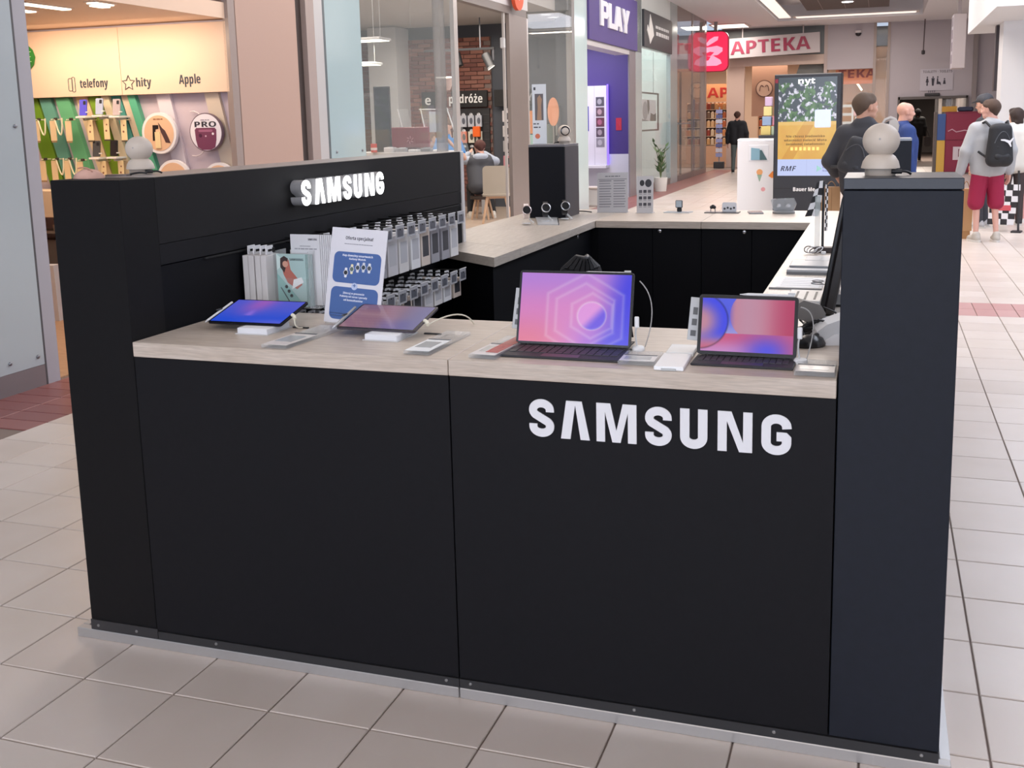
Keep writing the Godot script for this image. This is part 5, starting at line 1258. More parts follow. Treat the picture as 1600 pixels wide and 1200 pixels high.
func build_shop2() -> void:
	var dark := mt("4a4e57", 0.6)
	slab("wall_shop_divider", Vector3(-8.6, 0, -6.5), Vector3(FX - 0.09, 5.2, -6.3), mt("b7b5b4", 0.6))
	slab("wall_shop_back", Vector3(-8.6, 0, -16.3), Vector3(-3.2, 5.2, -16.0), dark)
	slab("wall_shop_jog", Vector3(-3.3, 0, -16.0), Vector3(-3.2, 5.2, -15.42), dark)
	slab("wall_shop_corner", Vector3(-3.2, 0, -15.45), Vector3(FX - 0.07, 5.2, -15.42), dark)
	slab("ceiling_shop_two", Vector3(-8.6, 3.32, -16.0), Vector3(FX - 0.25, 3.5, -6.5), mt("b5b2b0", 0.7))
	slab("floor_shop_two", Vector3(-8.6, -0.005, -16.0), Vector3(FX - 0.02, 0.003, -6.5), mt("b3a294", 0.35))
	# bricks
	var cols := [mt("784e46", 0.85), mt("83574c", 0.85), mt("6d443d", 0.85), mt("8b6054", 0.85), mt("714a43", 0.85)]
	var bm := []
	for c in cols: bm.append(MB.new().box(Vector3(-0.125, 0, 0), Vector3(0.125, 0.066, 0.03), 0.004).mesh(c))
	var rng := RandomNumberGenerator.new(); rng.seed = 21
	var brickback := slab("wall_brick", Vector3(-8.0, 0.0, -15.999), Vector3(-4.71, 3.1, -15.96), mt("7d6c66", 0.9))
	var far := MB.new()
	var one := MB.new().box(Vector3(-0.125, 0, 0), Vector3(0.125, 0.066, 0.03), 0.004)
	var count := 0
	for r in 39:
		for c in 13:
			var x := -4.84 - c * 0.26 - (0.13 if r % 2 else 0.0)
			var y := 0.12 + r * 0.0765
			if y > 1.75 and x > -6.75 and count < 290 and not (x < -5.4 and x > -5.55):
				putm("brick", bm[rng.randi() % 5], brickback, Vector3(x, y, -15.96 + rng.randf() * 0.006))
				count += 1
			elif x > -7.9:
				far.add(one, Transform3D(Basis(), Vector3(x, y, -15.96)))
	stuff(put("brick_field", far, cols[0], brickback))
	# facade of the shop: bright panel, clear panes, mullion, opening, pillar
	var pale := fac("window_2", -6.451, -7.14, 0.12, 5.2, 0.02, mt("a4b9be", 0.1))
	bolt(-6.55, 1.3, pale); bolt(-7.06, 1.3, pale)
	fac("window_3", -7.15, -8.3, 0.12, 5.2, 0.012, glass("dfeaea", 0.07))
	fac("window_4", -8.312, -9.5, 0.12, 5.2, 0.012, glass("dfeaea", 0.07))
	fac("window_14", -9.2, -9.5, 0.0, 3.0, 0.02, glass("746e6b", 0.62), FX - 0.12)
	fac("trim_9", -7.15, -9.5, 0.0, 0.118, 0.03, mt("827a7c", 0.35, 0.3))
	fac("trim_10", -9.505, -9.62, 0.0, 5.2, 0.05, mt("c9c4c0", 0.25, 0.4))
	fac("trim_11", -9.62, -12.2, 3.0, 3.1, 0.1, mt("77716e", 0.4))
	fac("wall_fascia", -9.62, -12.26, 3.102, 5.2, 0.2, mt("c0c0c2", 0.6))
	slab("wall_upper_inner", Vector3(FX - 1.0, 3.32, -14.5), Vector3(FX - 0.9, 5.2, -12.3), mt("5f6062", 0.6))
	slab("wall_upper_end", Vector3(FX - 0.9, 3.32, -14.6), Vector3(FX - 0.05, 5.2, -14.4), mt("77787a", 0.6))
	slab("wall_pillar", Vector3(FX - 0.05, 0, -12.2), Vector3(FX, 3.0, -11.46), mt("8f8580", 0.32, 0.35))
	fac("trim_12", -12.201, -12.26, 0, 3.0, 0.06, mt("c9c4c0", 0.25, 0.4))
	fac("trim_13", -11.3, -11.34, 0, 3.0, 0.03, mt("c4bfbb", 0.3, 0.4), FX - 0.02)
	fac("window_5", -12.27, -14.5, 0.1, 5.2, 0.012, glass("dfeaea", 0.06))
	fac("trim_14", -14.501, -14.66, 0, 5.2, 0.1, mt("868483", 0.35))
	fac("window_6", -14.661, -15.42, 0, 5.2, 0.06, mt("c3d7d9", 0.12))
	var ext := tag(put("wall_box", MB.new().box(Vector3(-0.03, -0.07, -0.03), Vector3(0.03, 0.07, 0.03), 0.01), mt("c8c8c8", 0.5), self, Vector3(FX - 0.03, 2.6, -11.27)), "small white sensor box on the door pillar", "sensor")
	# orange emblem above the entrance
	var oe := thing("orange_emblem", "round orange emblem hanging above the shop entrance", "emblem", Vector3(FX + 0.06, 3.235, -11.58), PI / 2)
	put("disc", MB.new().ext(disc(0.19, Vector2.ZERO, 28), 0.05, Transform3D(), true), mt("d4532f", 0.45), oe)
	put("inner_stroke", MB.new().tube([Vector3(-0.08, 0.02, 0.052), Vector3(-0.02, -0.05, 0.054), Vector3(0.06, 0.05, 0.052)], 0.016, 8), mt("f0dcd2", 0.4), oe)
	put("arm", MB.new().tube([Vector3(0, 0, 0), Vector3(0, 0, -0.06)], 0.01, 8), mt("8f8f8f", 0.4), oe)
	area("shop_lamp", Vector3(-4.6, 3.2, -13.4), Vector2(2.4, 2.6), 13.0, Color.html("fff2e2"))
	area("shop_lamp", Vector3(-5.2, 3.2, -9.3), Vector2(2.4, 2.4), 9.0, Color.html("fff2e8"))
	# track light
	var tk := thing("track_light", "black lighting rail with a silver spot and a black spot before the bricks", "spotlight", Vector3(-4.3, 2.8, -14.8))
	put("rail", MB.new().box(Vector3(-1.2, -0.02, -0.02), Vector3(0.1, 0.02, 0.02)), mt("26262a", 0.5), tk)
	put("drop_rod", MB.new().tube([Vector3(-0.16, 0.02, 0), Vector3(-0.16, 0.52, 0)], 0.012, 8), mt("6f7076", 0.4), tk)
	put("arm", MB.new().box(Vector3(0.06, -0.2, -0.01), Vector3(0.09, 0.0, 0.01)), mt("4c4c52", 0.4), tk)
	var sp := put("spot_head", MB.new().tube([Vector3(-0.07, -0.1, 0.0), Vector3(0.05, -0.32, 0.05)], 0.075, 18), mt("4c4d50", 0.35, 0.4), tk)
	put("lens", MB.new().lathe([Vector2(0, 0), Vector2(0.066, 0), Vector2(0.066, 0.006), Vector2(0, 0.006)], Vector3.ZERO, 18), glow("fff6e6", 4.0), sp, Vector3(0.052, -0.325, 0.052), Vector3(0.3, 0, -2.6))
	put("spot_head", MB.new().tube([Vector3(-0.62, -0.06, 0.0), Vector3(-0.56, -0.28, 0.02)], 0.085, 16), mt("17171a", 0.5), tk)
	# signs and goods on the back wall
	var sg := thing("shop_sign", "black wall sign reading podróże in white over the travel goods", "sign", Vector3(-5.12, 1.99, -15.9))
	put("board", MB.new().box(Vector3(-0.34, -0.15, 0), Vector3(0.36, 0.15, 0.06), 0.003), mt("1d1c1e", 0.5), sg)
	words(sg, "lettering", "podróże", 0.15, Vector3(-0.06, -0.0, 0.061), Vector3.ZERO, mt("e6e6e6", 0.4), 0.004, true, 0.66)
	var se := thing("shop_sign", "small black wall sign ending in the letter e seen through the window", "sign", Vector3(-5.9, 1.98, -15.9))
	put("board", MB.new().box(Vector3(-0.16, -0.16, 0), Vector3(0.1, 0.16, 0.06), 0.003), mt("1d1c1e", 0.5), se)
	words(se, "lettering", "e", 0.17, Vector3(-0.03, 0.0, 0.061), Vector3.ZERO, mt("e6e6e6", 0.4), 0.004, true)
	var sd := thing("shop_sign", "dark wall sign reading IZY partly hidden by the steel pillar", "sign", Vector3(-4.0, 1.99, -15.9))
	put("board", MB.new().box(Vector3(-0.62, -0.15, 0), Vector3(0.3, 0.15, 0.06), 0.003), mt("1d1c1e", 0.5), sd)
	words(sd, "lettering", "IZY", 0.13, Vector3(-0.02, 0.0, 0.061), Vector3.ZERO, mt("9c9ca0", 0.4), 0.004, true)
	var rack := thing("wall_rack", "dark slatted wall rack below the white lettered sign", "rack", Vector3(-5.1, 0.9, -15.92))
	put("board", MB.new().box(Vector3(-0.36, 0, 0), Vector3(0.36, 0.92, 0.03)), mt("2b2a2d", 0.6), rack)
	for i in 6: put("slat", MB.new().box(Vector3(-0.36, 0.04 + i * 0.15, 0.03), Vector3(0.36, 0.06 + i * 0.15, 0.04)), mt("3a393c", 0.5), rack)
	var hp: Node3D = null
	var pk := [["pale pouch hanging in the top row under the lettered sign", "b9bcc6"], ["white boxed cable hanging in the middle row under the lettered sign", "d6d2c4"], ["black card with white earphones hanging in the bottom row under the lettered sign", "1c1c1e"]]
	for r in 3:
		for c in [4, 4, 4][r]:
			var lab: String = pk[r][0]
			var x: float = -5.38 + c * 0.15
			var t := thing("hanging_goods", lab if not (r == 1 and c == 1) else "salmon pink box hanging in the middle row under the lettered sign", "packaged goods", Vector3(x, 1.72 - r * 0.29, -15.84), 0.0, ["pouches of the top row", "boxes of the middle row", "black cards of the bottom row"][r] if not (r == 1 and c == 1) else "")
			put("pack", MB.new().box(Vector3(-0.06, -0.24, -0.02), Vector3(0.06, -0.03, 0.03), 0.006), mt("d9876f" if r == 1 and c == 1 else pk[r][1], 0.5), t)
			put("hang_tab", MB.new().ext(disc(0.035, Vector2(0, -0.02), 12), 0.004), mt("d0d0d4", 0.5), t)
			put("print_mark", MB.new().ext(disc(0.032, Vector2(0.01, -0.13), 12, 0.06), 0.033), mt(["5d606c", "57524c", "dcdcde"][r], 0.5), t)
			put("peg", MB.new().tube([Vector3(0, 0, -0.07), Vector3(0, 0, 0.04)], 0.006, 6), mt("8f8f93", 0.4), t)
	var ob := tag(put("orange_box", MB.new().box(Vector3(-0.07, -0.1, 0), Vector3(0.07, 0.09, 0.06), 0.006), mt("e8641e", 0.5), self, Vector3(-4.95, 1.4, -15.8)), "bright orange accessory at the right of the bottom goods row", "packaged goods")
	for r in 4:
		var t := thing("hanging_goods", ["white pack with a dark picture, top of the column left of the pillar", "white pack with dark marks, second in the column left of the pillar", "thin white pack, third in the column left of the pillar", "pink pack, lowest in the column left of the pillar"][r], "packaged goods", Vector3(-4.36, 1.78 - r * 0.27, -15.84))
		put("peg", MB.new().tube([Vector3(0, 0, -0.165), Vector3(0, 0, 0.04)], 0.006, 6), mt("8f8f93", 0.4), t)
		put("pack", MB.new().box(Vector3(-0.1, -0.22, -0.02), Vector3(0.16, -0.02, 0.03), 0.006), mt(["d6d0d2", "c4bfc0", "a8a4a6", "c98a94"][r], 0.5), t)
		put("hang_tab", MB.new().ext(disc(0.035, Vector2(0, -0.01), 12), 0.004), mt("d0d0d4", 0.5), t)
		put("print_mark", MB.new().ext(disc(0.05, Vector2(0.0, -0.12), 12, 0.06), 0.033), mt("3a383c", 0.5), t)
	# shelf with lit goods seen through the right pane
	var sh := thing("goods_shelf", "lit shelf with an orange panel and teal boxes behind the right pane", "shelf", Vector3(-3.75, 0.0, -15.9))
	put("orange_panel", MB.new().box(Vector3(-0.26, 1.34, 0), Vector3(-0.02, 1.75, 0.08)), mt("dd8a4a", 0.5), sh)
	put("teal_panel", MB.new().box(Vector3(-0.26, 0.75, 0), Vector3(0.0, 1.32, 0.08)), mt("a9cfc8", 0.4), sh)
	put("white_panel", MB.new().box(Vector3(-0.26, 0.0, 0), Vector3(0.0, 0.42, 0.08)), mt("dcdcda", 0.4), sh)
	put("brown_panel", MB.new().box(Vector3(-0.26, 0.44, 0), Vector3(0.0, 0.73, 0.08)), mt("c48a6a", 0.4), sh)
	for i in 3: put("grey_goods", MB.new().box(Vector3(0.1 + i * 0.2, 1.1 + (i % 2) * 0.2, 0.0), Vector3(0.26 + i * 0.2, 1.5 + (i % 2) * 0.1, 0.1), 0.01), mt(["6d7a74", "8b8d8b", "54585c"][i], 0.5), sh)
	var om := thing("orange_lollipop_sign", "oval orange and beige sign among goods behind the right pane", "sign", Vector3(-3.2, 1.35, -14.9))
	put("oval", MB.new().ext(disc(0.1, Vector2(0, 0.36), 22, 0.24), 0.02), mt("d8926c", 0.4), om)
	put("stem", MB.new().tube([Vector3(0, -1.35, 0.01), Vector3(0, 0.15, 0.01)], 0.012, 8), mt("8f8d8a", 0.4), om)
	# the counter at the left with screen, red panel and glass guards
	var co := thing("service_counter", "white service counter behind the window above the tall kiosk wall", "counter", Vector3(-3.6, 0, -10.2))
	put("top", MB.new().box(Vector3(-0.75, 1.15, -0.3), Vector3(0.5, 1.2, 0.3), 0.004), mt("d3d3d4", 0.35), co)
	put("front", MB.new().box(Vector3(-0.72, 0.0, -0.27), Vector3(0.46, 1.149, 0.27)), mt("9a9896", 0.5), co)
	var tl := thing("display_pylon", "tall narrow black display standing on the white service counter", "display", Vector3(-3.99, 1.2, -10.05), 0.35)
	put("body", MB.new().box(Vector3(-0.1, 0, -0.06), Vector3(0.1, 0.83, 0.06), 0.004), mt("1b1e27", 0.4), tl)
	put("screen", MB.new().box(Vector3(-0.09, 0.02, 0.06), Vector3(0.09, 0.81, 0.0615)), mt("232834", 0.15), tl)
	var rd := thing("red_screen", "dark red monitor back with a pale ornament on the service counter", "monitor", Vector3(-3.6, 1.2, -10.03))
	put("panel", MB.new().box(Vector3(-0.26, 0.05, -0.02), Vector3(0.26, 0.31, 0.02), 0.008), mt("7f3a44", 0.4), rd)
	for i in 6:
		var a := TAU * i / 6
		put("ornament", MB.new().tube([Vector3(cos(a) * 0.02, 0.15 + sin(a) * 0.02, 0.021), Vector3(cos(a + 0.5) * 0.05, 0.15 + sin(a + 0.5) * 0.05, 0.021)], 0.006, 6), mt("b9828a", 0.4), rd)
	put("foot", MB.new().box(Vector3(-0.1, 0, -0.06), Vector3(0.1, 0.05, 0.06)), mt("4e3034", 0.4), rd)
	var gg := thing("glass_guard", "clear slanted glass guards with white edges on the service counter", "glass guard", Vector3(-3.4, 1.2, -10.1))
	for s in [[-0.4, -0.28], [-0.08, 0.02], [0.28, 0.45]]:
		put("pane", MB.new().ext(pv([s[0], 0.54, s[1], 0.0, s[1] + 0.12, 0.0, s[0] + 0.14, 0.54]), 0.006), glass("dfe8ea", 0.12), gg)
		put("edge", MB.new().tube([Vector3(s[0], 0.54, 0.003), Vector3(s[1], 0.02, 0.003)], 0.009, 6), mt("e2e4e4", 0.3), gg)
	put("top_rail", MB.new().tube([Vector3(-0.1, 0.53, 0.003), Vector3(0.3, 0.52, 0.003)], 0.007, 6), mt("d8dadc", 0.3), gg)
	put("white_sheet", MB.new().box(Vector3(0.03, 0.24, -0.02), Vector3(0.2, 0.5, -0.01)), mt("c9d2da", 0.4), gg)
	var cup := thing("red_tin", "small red tin at the left end of the service counter", "tin", Vector3(-4.05, 1.2, -9.88))
	put("tin", MB.new().lathe([Vector2(0, 0), Vector2(0.04, 0), Vector2(0.04, 0.11), Vector2(0, 0.11)], Vector3.ZERO, 16), mt("d23c34", 0.4), cup)
	put("white_band", MB.new().lathe([Vector2(0.0408, 0.03), Vector2(0.0412, 0.03), Vector2(0.0412, 0.06), Vector2(0.0408, 0.06)], Vector3.ZERO, 16), mt("e8d8d4", 0.4), cup)
	for i in 5:
		var t := thing("counter_item", ["white card printer on the service counter beside the red tin", "pale box on the service counter under the red monitor", "stack of white leaflets on the service counter", "grey stapler on the service counter right of the leaflets", "folded white paper at the right end of the service counter"][i], "counter item", Vector3(-3.86 + i * 0.17, 1.2, -9.96))
		put("body", MB.new().box(Vector3(-0.07, 0, -0.05), Vector3(0.07, [0.06, 0.05, 0.03, 0.045, 0.025][i], 0.05), 0.008), mt(["d9d9dc", "a9abb0", "dfe2e4", "6b6d72", "e2e2e4"][i], 0.5), t)
		put("detail", MB.new().box(Vector3(-0.03, [0.06, 0.05, 0.03, 0.045, 0.025][i], -0.03), Vector3(0.04, [0.07, 0.056, 0.034, 0.055, 0.029][i], 0.03)), mt(["8a8c90", "d8dade", "b0b4b8", "8d9096", "c6c8cc"][i], 0.5), t)
	slab("wall_column", Vector3(-6.9, 0, -15.95), Vector3(-6.33, 3.3, -15.4), mt("bdbfc2", 0.5))
	var cl := [["large white ceiling panel lamp seen through the window", -4.25, 2.62, 0.5, 0.3, -10.2], ["small white ceiling panel lamp below the large one", -4.35, 2.33, 0.26, 0.24, -10.4], ["white oval lamp with a striped shade hanging before the bricks", -3.14, 2.12, 0.22, 0.2, -10.1]]
	for k in 3:
		var c: Array = cl[k]
		var t := thing("ceiling_lamp", c[0], "lamp", Vector3(c[1], c[2], c[5]))
		if k < 2:
			put("frame", MB.new().box(Vector3(-c[3] / 2 - 0.02, 0.0, -c[4] / 2 - 0.02), Vector3(c[3] / 2 + 0.02, 0.03, c[4] / 2 + 0.02), 0.005), mt("c9c9c7", 0.4), t)
			put("diffuser", MB.new().box(Vector3(-c[3] / 2, -0.008, -c[4] / 2), Vector3(c[3] / 2, 0.0, c[4] / 2)), glow("fffbe8", 2.0), t)
			for s in [-1, 1]: put("cord", MB.new().tube([Vector3(s * c[3] * 0.4, 0.03, 0), Vector3(s * c[3] * 0.4, 3.32 - c[2], 0)], 0.004, 6), mt("8f8f8f", 0.4), t)
		else:
			put("diffuser", MB.new().ext(disc(0.11, Vector2.ZERO, 24, 0.08), 0.014, Transform3D(Basis(Vector3(1, 0, 0), -PI / 2), Vector3(0, -0.01, 0)), true), glow("fffbee", 2.0), t)
			put("shade", MB.new().lathe([Vector2(0.12, -0.02), Vector2(0.1, -0.09), Vector2(0.07, -0.16), Vector2(0.068, -0.16), Vector2(0.098, -0.09), Vector2(0.118, -0.02)], Vector3.ZERO, 24), mt("b79a8c", 0.5), t)
			put("cord", MB.new().tube([Vector3(0, 0.0, 0), Vector3(0, 1.2, 0)], 0.004, 6), mt("8f8f8f", 0.4), t)
	area("window_lamp", Vector3(-4.25, 2.58, -10.2), Vector2(0.5, 0.3), 1.2, Color.html("fffbe8"))
	# the visitor's chair
	var ch := thing("visitor_chair", "beige visitor chair with four pale wooden legs in the shop entrance", "chair", Vector3(-3.58, 0.003, -13.05), deg_to_rad(200))
	var wd := mt("d4b193", 0.5)
	put("backrest", MB.new().ext(rrect(0.42, 0.46, 0.06, Vector2(0, 0.66)), 0.025, Transform3D(Basis(Vector3(1, 0, 0), 0.13), Vector3(0, 0.0, -0.12)), true), mt("a99f92", 0.6), ch)
	put("seat", MB.new().ext(rrect(0.43, 0.42, 0.06), 0.03, Transform3D(Basis(Vector3(1, 0, 0), -PI / 2), Vector3(0, 0.42, 0.02)), true), mt("a99f92", 0.6), ch)
	for sx in [-1, 1]:
		for sz in [-1, 1]:
			put("leg", MB.new().tube([Vector3(sx * 0.14, 0.415, sz * 0.13), Vector3(sx * 0.22, 0.0, sz * 0.21)], 0.027, 8, 0.017), wd, ch)
	put("under_frame", MB.new().box(Vector3(-0.16, 0.385, -0.15), Vector3(0.16, 0.418, 0.17)), wd, ch)
	var tb := thing("white_table", "white table edge the seated visitor leans on", "table", Vector3(-4.7, 0.003, -14.3))
	put("top", MB.new().box(Vector3(-0.75, 0.9, -0.35), Vector3(0.42, 0.96, 0.4), 0.005), mt("d9d8d8", 0.4), tb)
	put("leg", MB.new().box(Vector3(-0.7, 0, -0.3), Vector3(-0.64, 0.9, 0.3)), mt("b8b8ba", 0.4), tb)
	put("leg", MB.new().box(Vector3(0.3, 0, -0.3), Vector3(0.36, 0.9, -0.2)), mt("b8b8ba", 0.4), tb)

func build_play_and_next() -> void:
	var pur := mt("4d3d80", 0.5)
	# purple shop
	slab("wall_purple", Vector3(-6.2, 0.842, -19.74), Vector3(FX - 0.06, 3.3, -19.6), pur)
	slab("wall_purple_foot", Vector3(-6.2, 0.0, -19.74), Vector3(FX - 0.06, 0.84, -19.59), mt("d9d9e0", 0.4))
	slab("wall_purple_left", Vector3(-6.4, 0, -19.7), Vector3(-6.2, 3.3, -16.32), pur)
	slab("ceiling_shop_three", Vector3(-6.4, 3.3, -19.7), Vector3(FX - 0.2, 3.5, -16.32), mt("cfcbd6", 0.6))
	slab("floor_shop_three", Vector3(-6.4, -0.005, -19.6), Vector3(FX - 0.02, 0.003, -16.32), mt("b8aca6", 0.3))
	fac("trim_15", -18.6, -19.16, 0, 2.92, 0.03, mt("8f8a90", 0.35, 0.3))
	fac("trim_16", -15.43, -18.6, 2.84, 2.93, 0.3, mt("c9c6c8", 0.4))
	fac("wall_fascia_two", -15.43, -19.7, 2.932, 5.2, 0.2, mt("cfcfd2", 0.6))
	fac("trim_17", -19.161, -19.74, 0, 5.2, 0.12, mt("b5c2c4", 0.2, 0.2))
	area("shop_lamp", Vector3(-4.2, 3.22, -18.0), Vector2(2.0, 2.0), 10.0, Color.html("f4f0ff"))
	var ps := thing("shop_sign", "purple fascia sign with raised white letters PLAY", "sign", Vector3(FX + 0.001, 2.935, -17.3), PI / 2)
	put("board", MB.new().box(Vector3(-1.86, 0.0, 0.0), Vector3(1.86, 0.99, 0.04), 0.004), pur, ps)
	var gl := [pv([0, 0, 0, 1, 0.5, 1, 0.66, 0.88, 0.66, 0.46, 0.5, 0.32, 0.24, 0.32, 0.24, 0]), pv([0, 0, 0, 1, 0.24, 1, 0.24, 0.22, 0.56, 0.22, 0.56, 0]), pv([0, 0, 0.2, 1, 0.5, 1, 0.72, 0, 0.48, 0, 0.45, 0.18, 0.27, 0.18, 0.24, 0]), pv([0.24, 0, 0.24, 0.36, 0, 1, 0.25, 1, 0.37, 0.6, 0.5, 1, 0.75, 1, 0.48, 0.36, 0.48, 0])]
	var xs := [-1.17, -0.59, -0.14, 0.44]
	for k in 4:
		var o := PackedVector2Array()
		for p in gl[k]: o.append(Vector2(p.x * 0.85 + xs[k], p.y * 0.44 + 0.28))
		var L := put("letter", MB.new().ext(o, 0.03, Transform3D(Basis(), Vector3(0, 0, 0.04))), mt("dcdce4", 0.4), ps)
		if k == 0: put("counter_shape", MB.new().ext(pv([xs[0] + 0.2, 0.53, xs[0] + 0.2, 0.63, xs[0] + 0.36, 0.63, xs[0] + 0.36, 0.53]), 0.0315, Transform3D(Basis(), Vector3(0, 0, 0.04))), pur, L)
	area("sign_lamp", Vector3(FX + 0.45, 4.3, -17.3), Vector2(3.0, 0.2), 2.2, Color.html("ffffff"), Vector3(-PI / 2 - 0.35, PI / 2, 0))
	var pn := thing("photo_panel", "white wall panel with strips of photos and a violet glowing edge", "wall panel", Vector3(-3.7, 0.614, -19.59))
	put("panel", MB.new().box(Vector3(-1.2, 0, 0), Vector3(0.25, 1.666, 0.1), 0.004), mt("e3dfe8", 0.4), pn)
	put("glowing_edge", MB.new().box(Vector3(0.2505, 0.0, 0.01), Vector3(0.275, 1.69, 0.06)), glow("7d62ff", 1.6), pn)
	put("shelf", MB.new().box(Vector3(-1.2, -0.06, 0.0), Vector3(0.28, 0.0, 0.3), 0.004), mt("e6e4ea", 0.4), pn)
	put("joint", MB.new().box(Vector3(-0.02, 0.0, 0.1), Vector3(-0.012, 1.666, 0.1005)), mt("b9b4c0", 0.5), pn)
	put("blue_poster", MB.new().box(Vector3(-0.4, 0.72, 0.1), Vector3(-0.14, 1.24, 0.105)), mt("3d35a8", 0.4), pn)
	put("white_print", MB.new().box(Vector3(-0.3, 1.0, 0.105), Vector3(-0.2, 1.12, 0.107)), mt("e6e6f2", 0.4), pn)
	for i in 5:
		var f := put("photo", MB.new().box(Vector3(0.02, 0.38 + i * 0.215, 0.1), Vector3(0.2, 0.57 + i * 0.215, 0.106)), mt(["8f8b94", "5c505c", "6d4452", "67545e", "5a5862"][i], 0.4), pn)
		put("photo_print", MB.new().ext(disc(0.05, Vector2(0.1, 0.475 + i * 0.215), 14, 0.06), 0.108), mt(["b8b4bc", "a99aa4", "b06a84", "b89aa2", "a7a4ac"][i], 0.4), f)
	var fs := thing("fire_sign", "small red fire equipment sign on the purple wall", "sign", Vector3(-3.21, 1.47, -19.599))
	put("plate", MB.new().box(Vector3(-0.06, -0.13, 0), Vector3(0.06, 0.13, 0.01), 0.002), mt("c3394c", 0.4), fs)
	put("pictogram", MB.new().ext(pv([-0.025, 0.02, 0.0, 0.09, 0.025, 0.02, 0.01, 0.02, 0.01, -0.05, -0.03, -0.05, -0.03, -0.07, 0.03, -0.07, 0.03, 0.0]), 0.012), mt("f0d8dc", 0.4), fs)
	var wt := thing("white_stand", "low white stand inside the purple shop entrance", "stand", Vector3(-2.98, 0.003, -16.6))
	put("body", MB.new().box(Vector3(-0.2, 0, -0.2), Vector3(0.14, 0.3, 0.2), 0.005), mt("e4e2de", 0.4), wt)
	put("top", MB.new().box(Vector3(-0.22, 0.3, -0.22), Vector3(0.16, 0.33, 0.22), 0.005), mt("cfc4b8", 0.4), wt)
	# lettering shop with framed portrait
	slab("wall_white_shop", Vector3(-3.75, 0, -23.1), Vector3(-3.6, 5.2, -19.75), mt("d3d8d6", 0.5))
	slab("wall_white_shop_end", Vector3(-3.6, 0, -23.3), Vector3(FX - 0.06, 5.2, -23.1), mt("cfd6d4", 0.5))
	for k in 3:
		var s := tag(put("wall_batten", MB.new().box(Vector3(-0.02, 0, -0.16), Vector3(0.02, 3.0, 0.16)), mt(["f2f6f4", "e4ebe8", "eef3f0"][k], 0.4), self, Vector3(-3.57, 0.0, -20.4 - k * 0.95)), ["tall white wall batten nearest the purple shop", "tall white wall batten behind the portrait frame", "tall white wall batten above the potted plant"][k], "batten")
	fac("window_7", -19.75, -22.9, 0.15, 3.06, 0.012, glass("e2eeec", 0.07))
	fac("trim_18", -19.75, -22.9, 0.0, 0.148, 0.05, mt("8a8684", 0.35, 0.3))
	fac("wall_fascia_three", -19.75, -22.9, 3.07, 5.2, 0.1, mt("ccd3d2", 0.4))
	fac("trim_19", -22.91, -23.8, 0, 5.2, 0.1, mt("a9b9bb", 0.2, 0.2))
	area("shop_lamp", Vector3(-3.2, 3.9, -21.4), Vector2(0.6, 2.4), 4.5, Color.html("f4fffa"))
	var ms := thing("shop_sign", "black fascia sign with a white leaf and small white lettering", "sign", Vector3(FX + 0.002, 3.08, -21.32), PI / 2)
	put("board", MB.new().box(Vector3(-1.55, 0.0, 0.0), Vector3(1.55, 0.76, 0.05), 0.004), mt("22232a", 0.4), ms)
	put("white_leaf", MB.new().ext(pv([-1.08, 0.18, -1.3, 0.34, -1.24, 0.46, -1.12, 0.36, -0.98, 0.7, -0.7, 0.42, -0.62, 0.28, -0.8, 0.2, -1.0, 0.08]), 0.014, Transform3D(Basis(), Vector3(0, 0, 0.05))), mt("e8e8e6", 0.4), ms)
	dashes(ms, Vector3(0.35, 0.48, 0.05), 1.5, 0.06, mt("cfd0d2", 0.4), 6, 0.006)
	dashes(ms, Vector3(0.38, 0.34, 0.05), 1.45, 0.08, mt("e0e0e2", 0.4), 8, 0.006)
	var pf := thing("framed_portrait", "black and white portrait in a wide black frame hanging in the window", "picture", Vector3(FX - 0.12, 1.3, -20.85), PI / 2)
	for s in [[-1.12, 0, 1.12, 0.035], [-1.12, 0.815, 1.12, 0.85], [-1.12, 0.035, -1.07, 0.815], [1.07, 0.035, 1.12, 0.815]]:
		put("frame_bar", MB.new().box(Vector3(s[0], s[1], 0), Vector3(s[2], s[3], 0.03)), mt("2b2b2e", 0.4), pf)
	put("print", MB.new().box(Vector3(-0.95, 0.22, 0.005), Vector3(0.85, 0.69, 0.015)), mt("b8bcc0", 0.4), pf)
	put("printed_face", MB.new().ext(disc(0.26, Vector2(-0.3, 0.45), 24, 0.2), 0.018), mt("83858a", 0.4), pf)
	put("printed_shoulder", MB.new().ext(pv([-0.95, 0.22, -0.9, 0.3, -0.5, 0.26, -0.1, 0.24, 0.1, 0.22]), 0.0185), mt("5e6066", 0.4), pf)
	put("printed_dark", MB.new().ext(pv([0.2, 0.22, 0.28, 0.4, 0.6, 0.36, 0.85, 0.4, 0.85, 0.22]), 0.019), mt("1e1e22", 0.4), pf)
	put("printed_hair", MB.new().ext(pv([-0.1, 0.68, 0.1, 0.68, 0.16, 0.5, 0.02, 0.36, -0.04, 0.5]), 0.019), mt("26262a", 0.4), pf)
	put("hanging_wire", MB.new().tube([Vector3(0.6, 0.85, 0.01), Vector3(0.6, 1.75, 0.01)], 0.006, 6), mt("4a4c50", 0.4), pf)
	var pl := thing("potted_plant", "green leafy plant in a white pot at the foot of the portrait window", "plant", Vector3(-2.45, 0.0, -20.3))
	put("pot", MB.new().lathe([Vector2(0, 0), Vector2(0.12, 0), Vector2(0.15, 0.3), Vector2(0.135, 0.3), Vector2(0.13, 0.26), Vector2(0, 0.26)], Vector3.ZERO, 20), mt("dcdcd8", 0.4), pl)
	var rng := RandomNumberGenerator.new(); rng.seed = 5
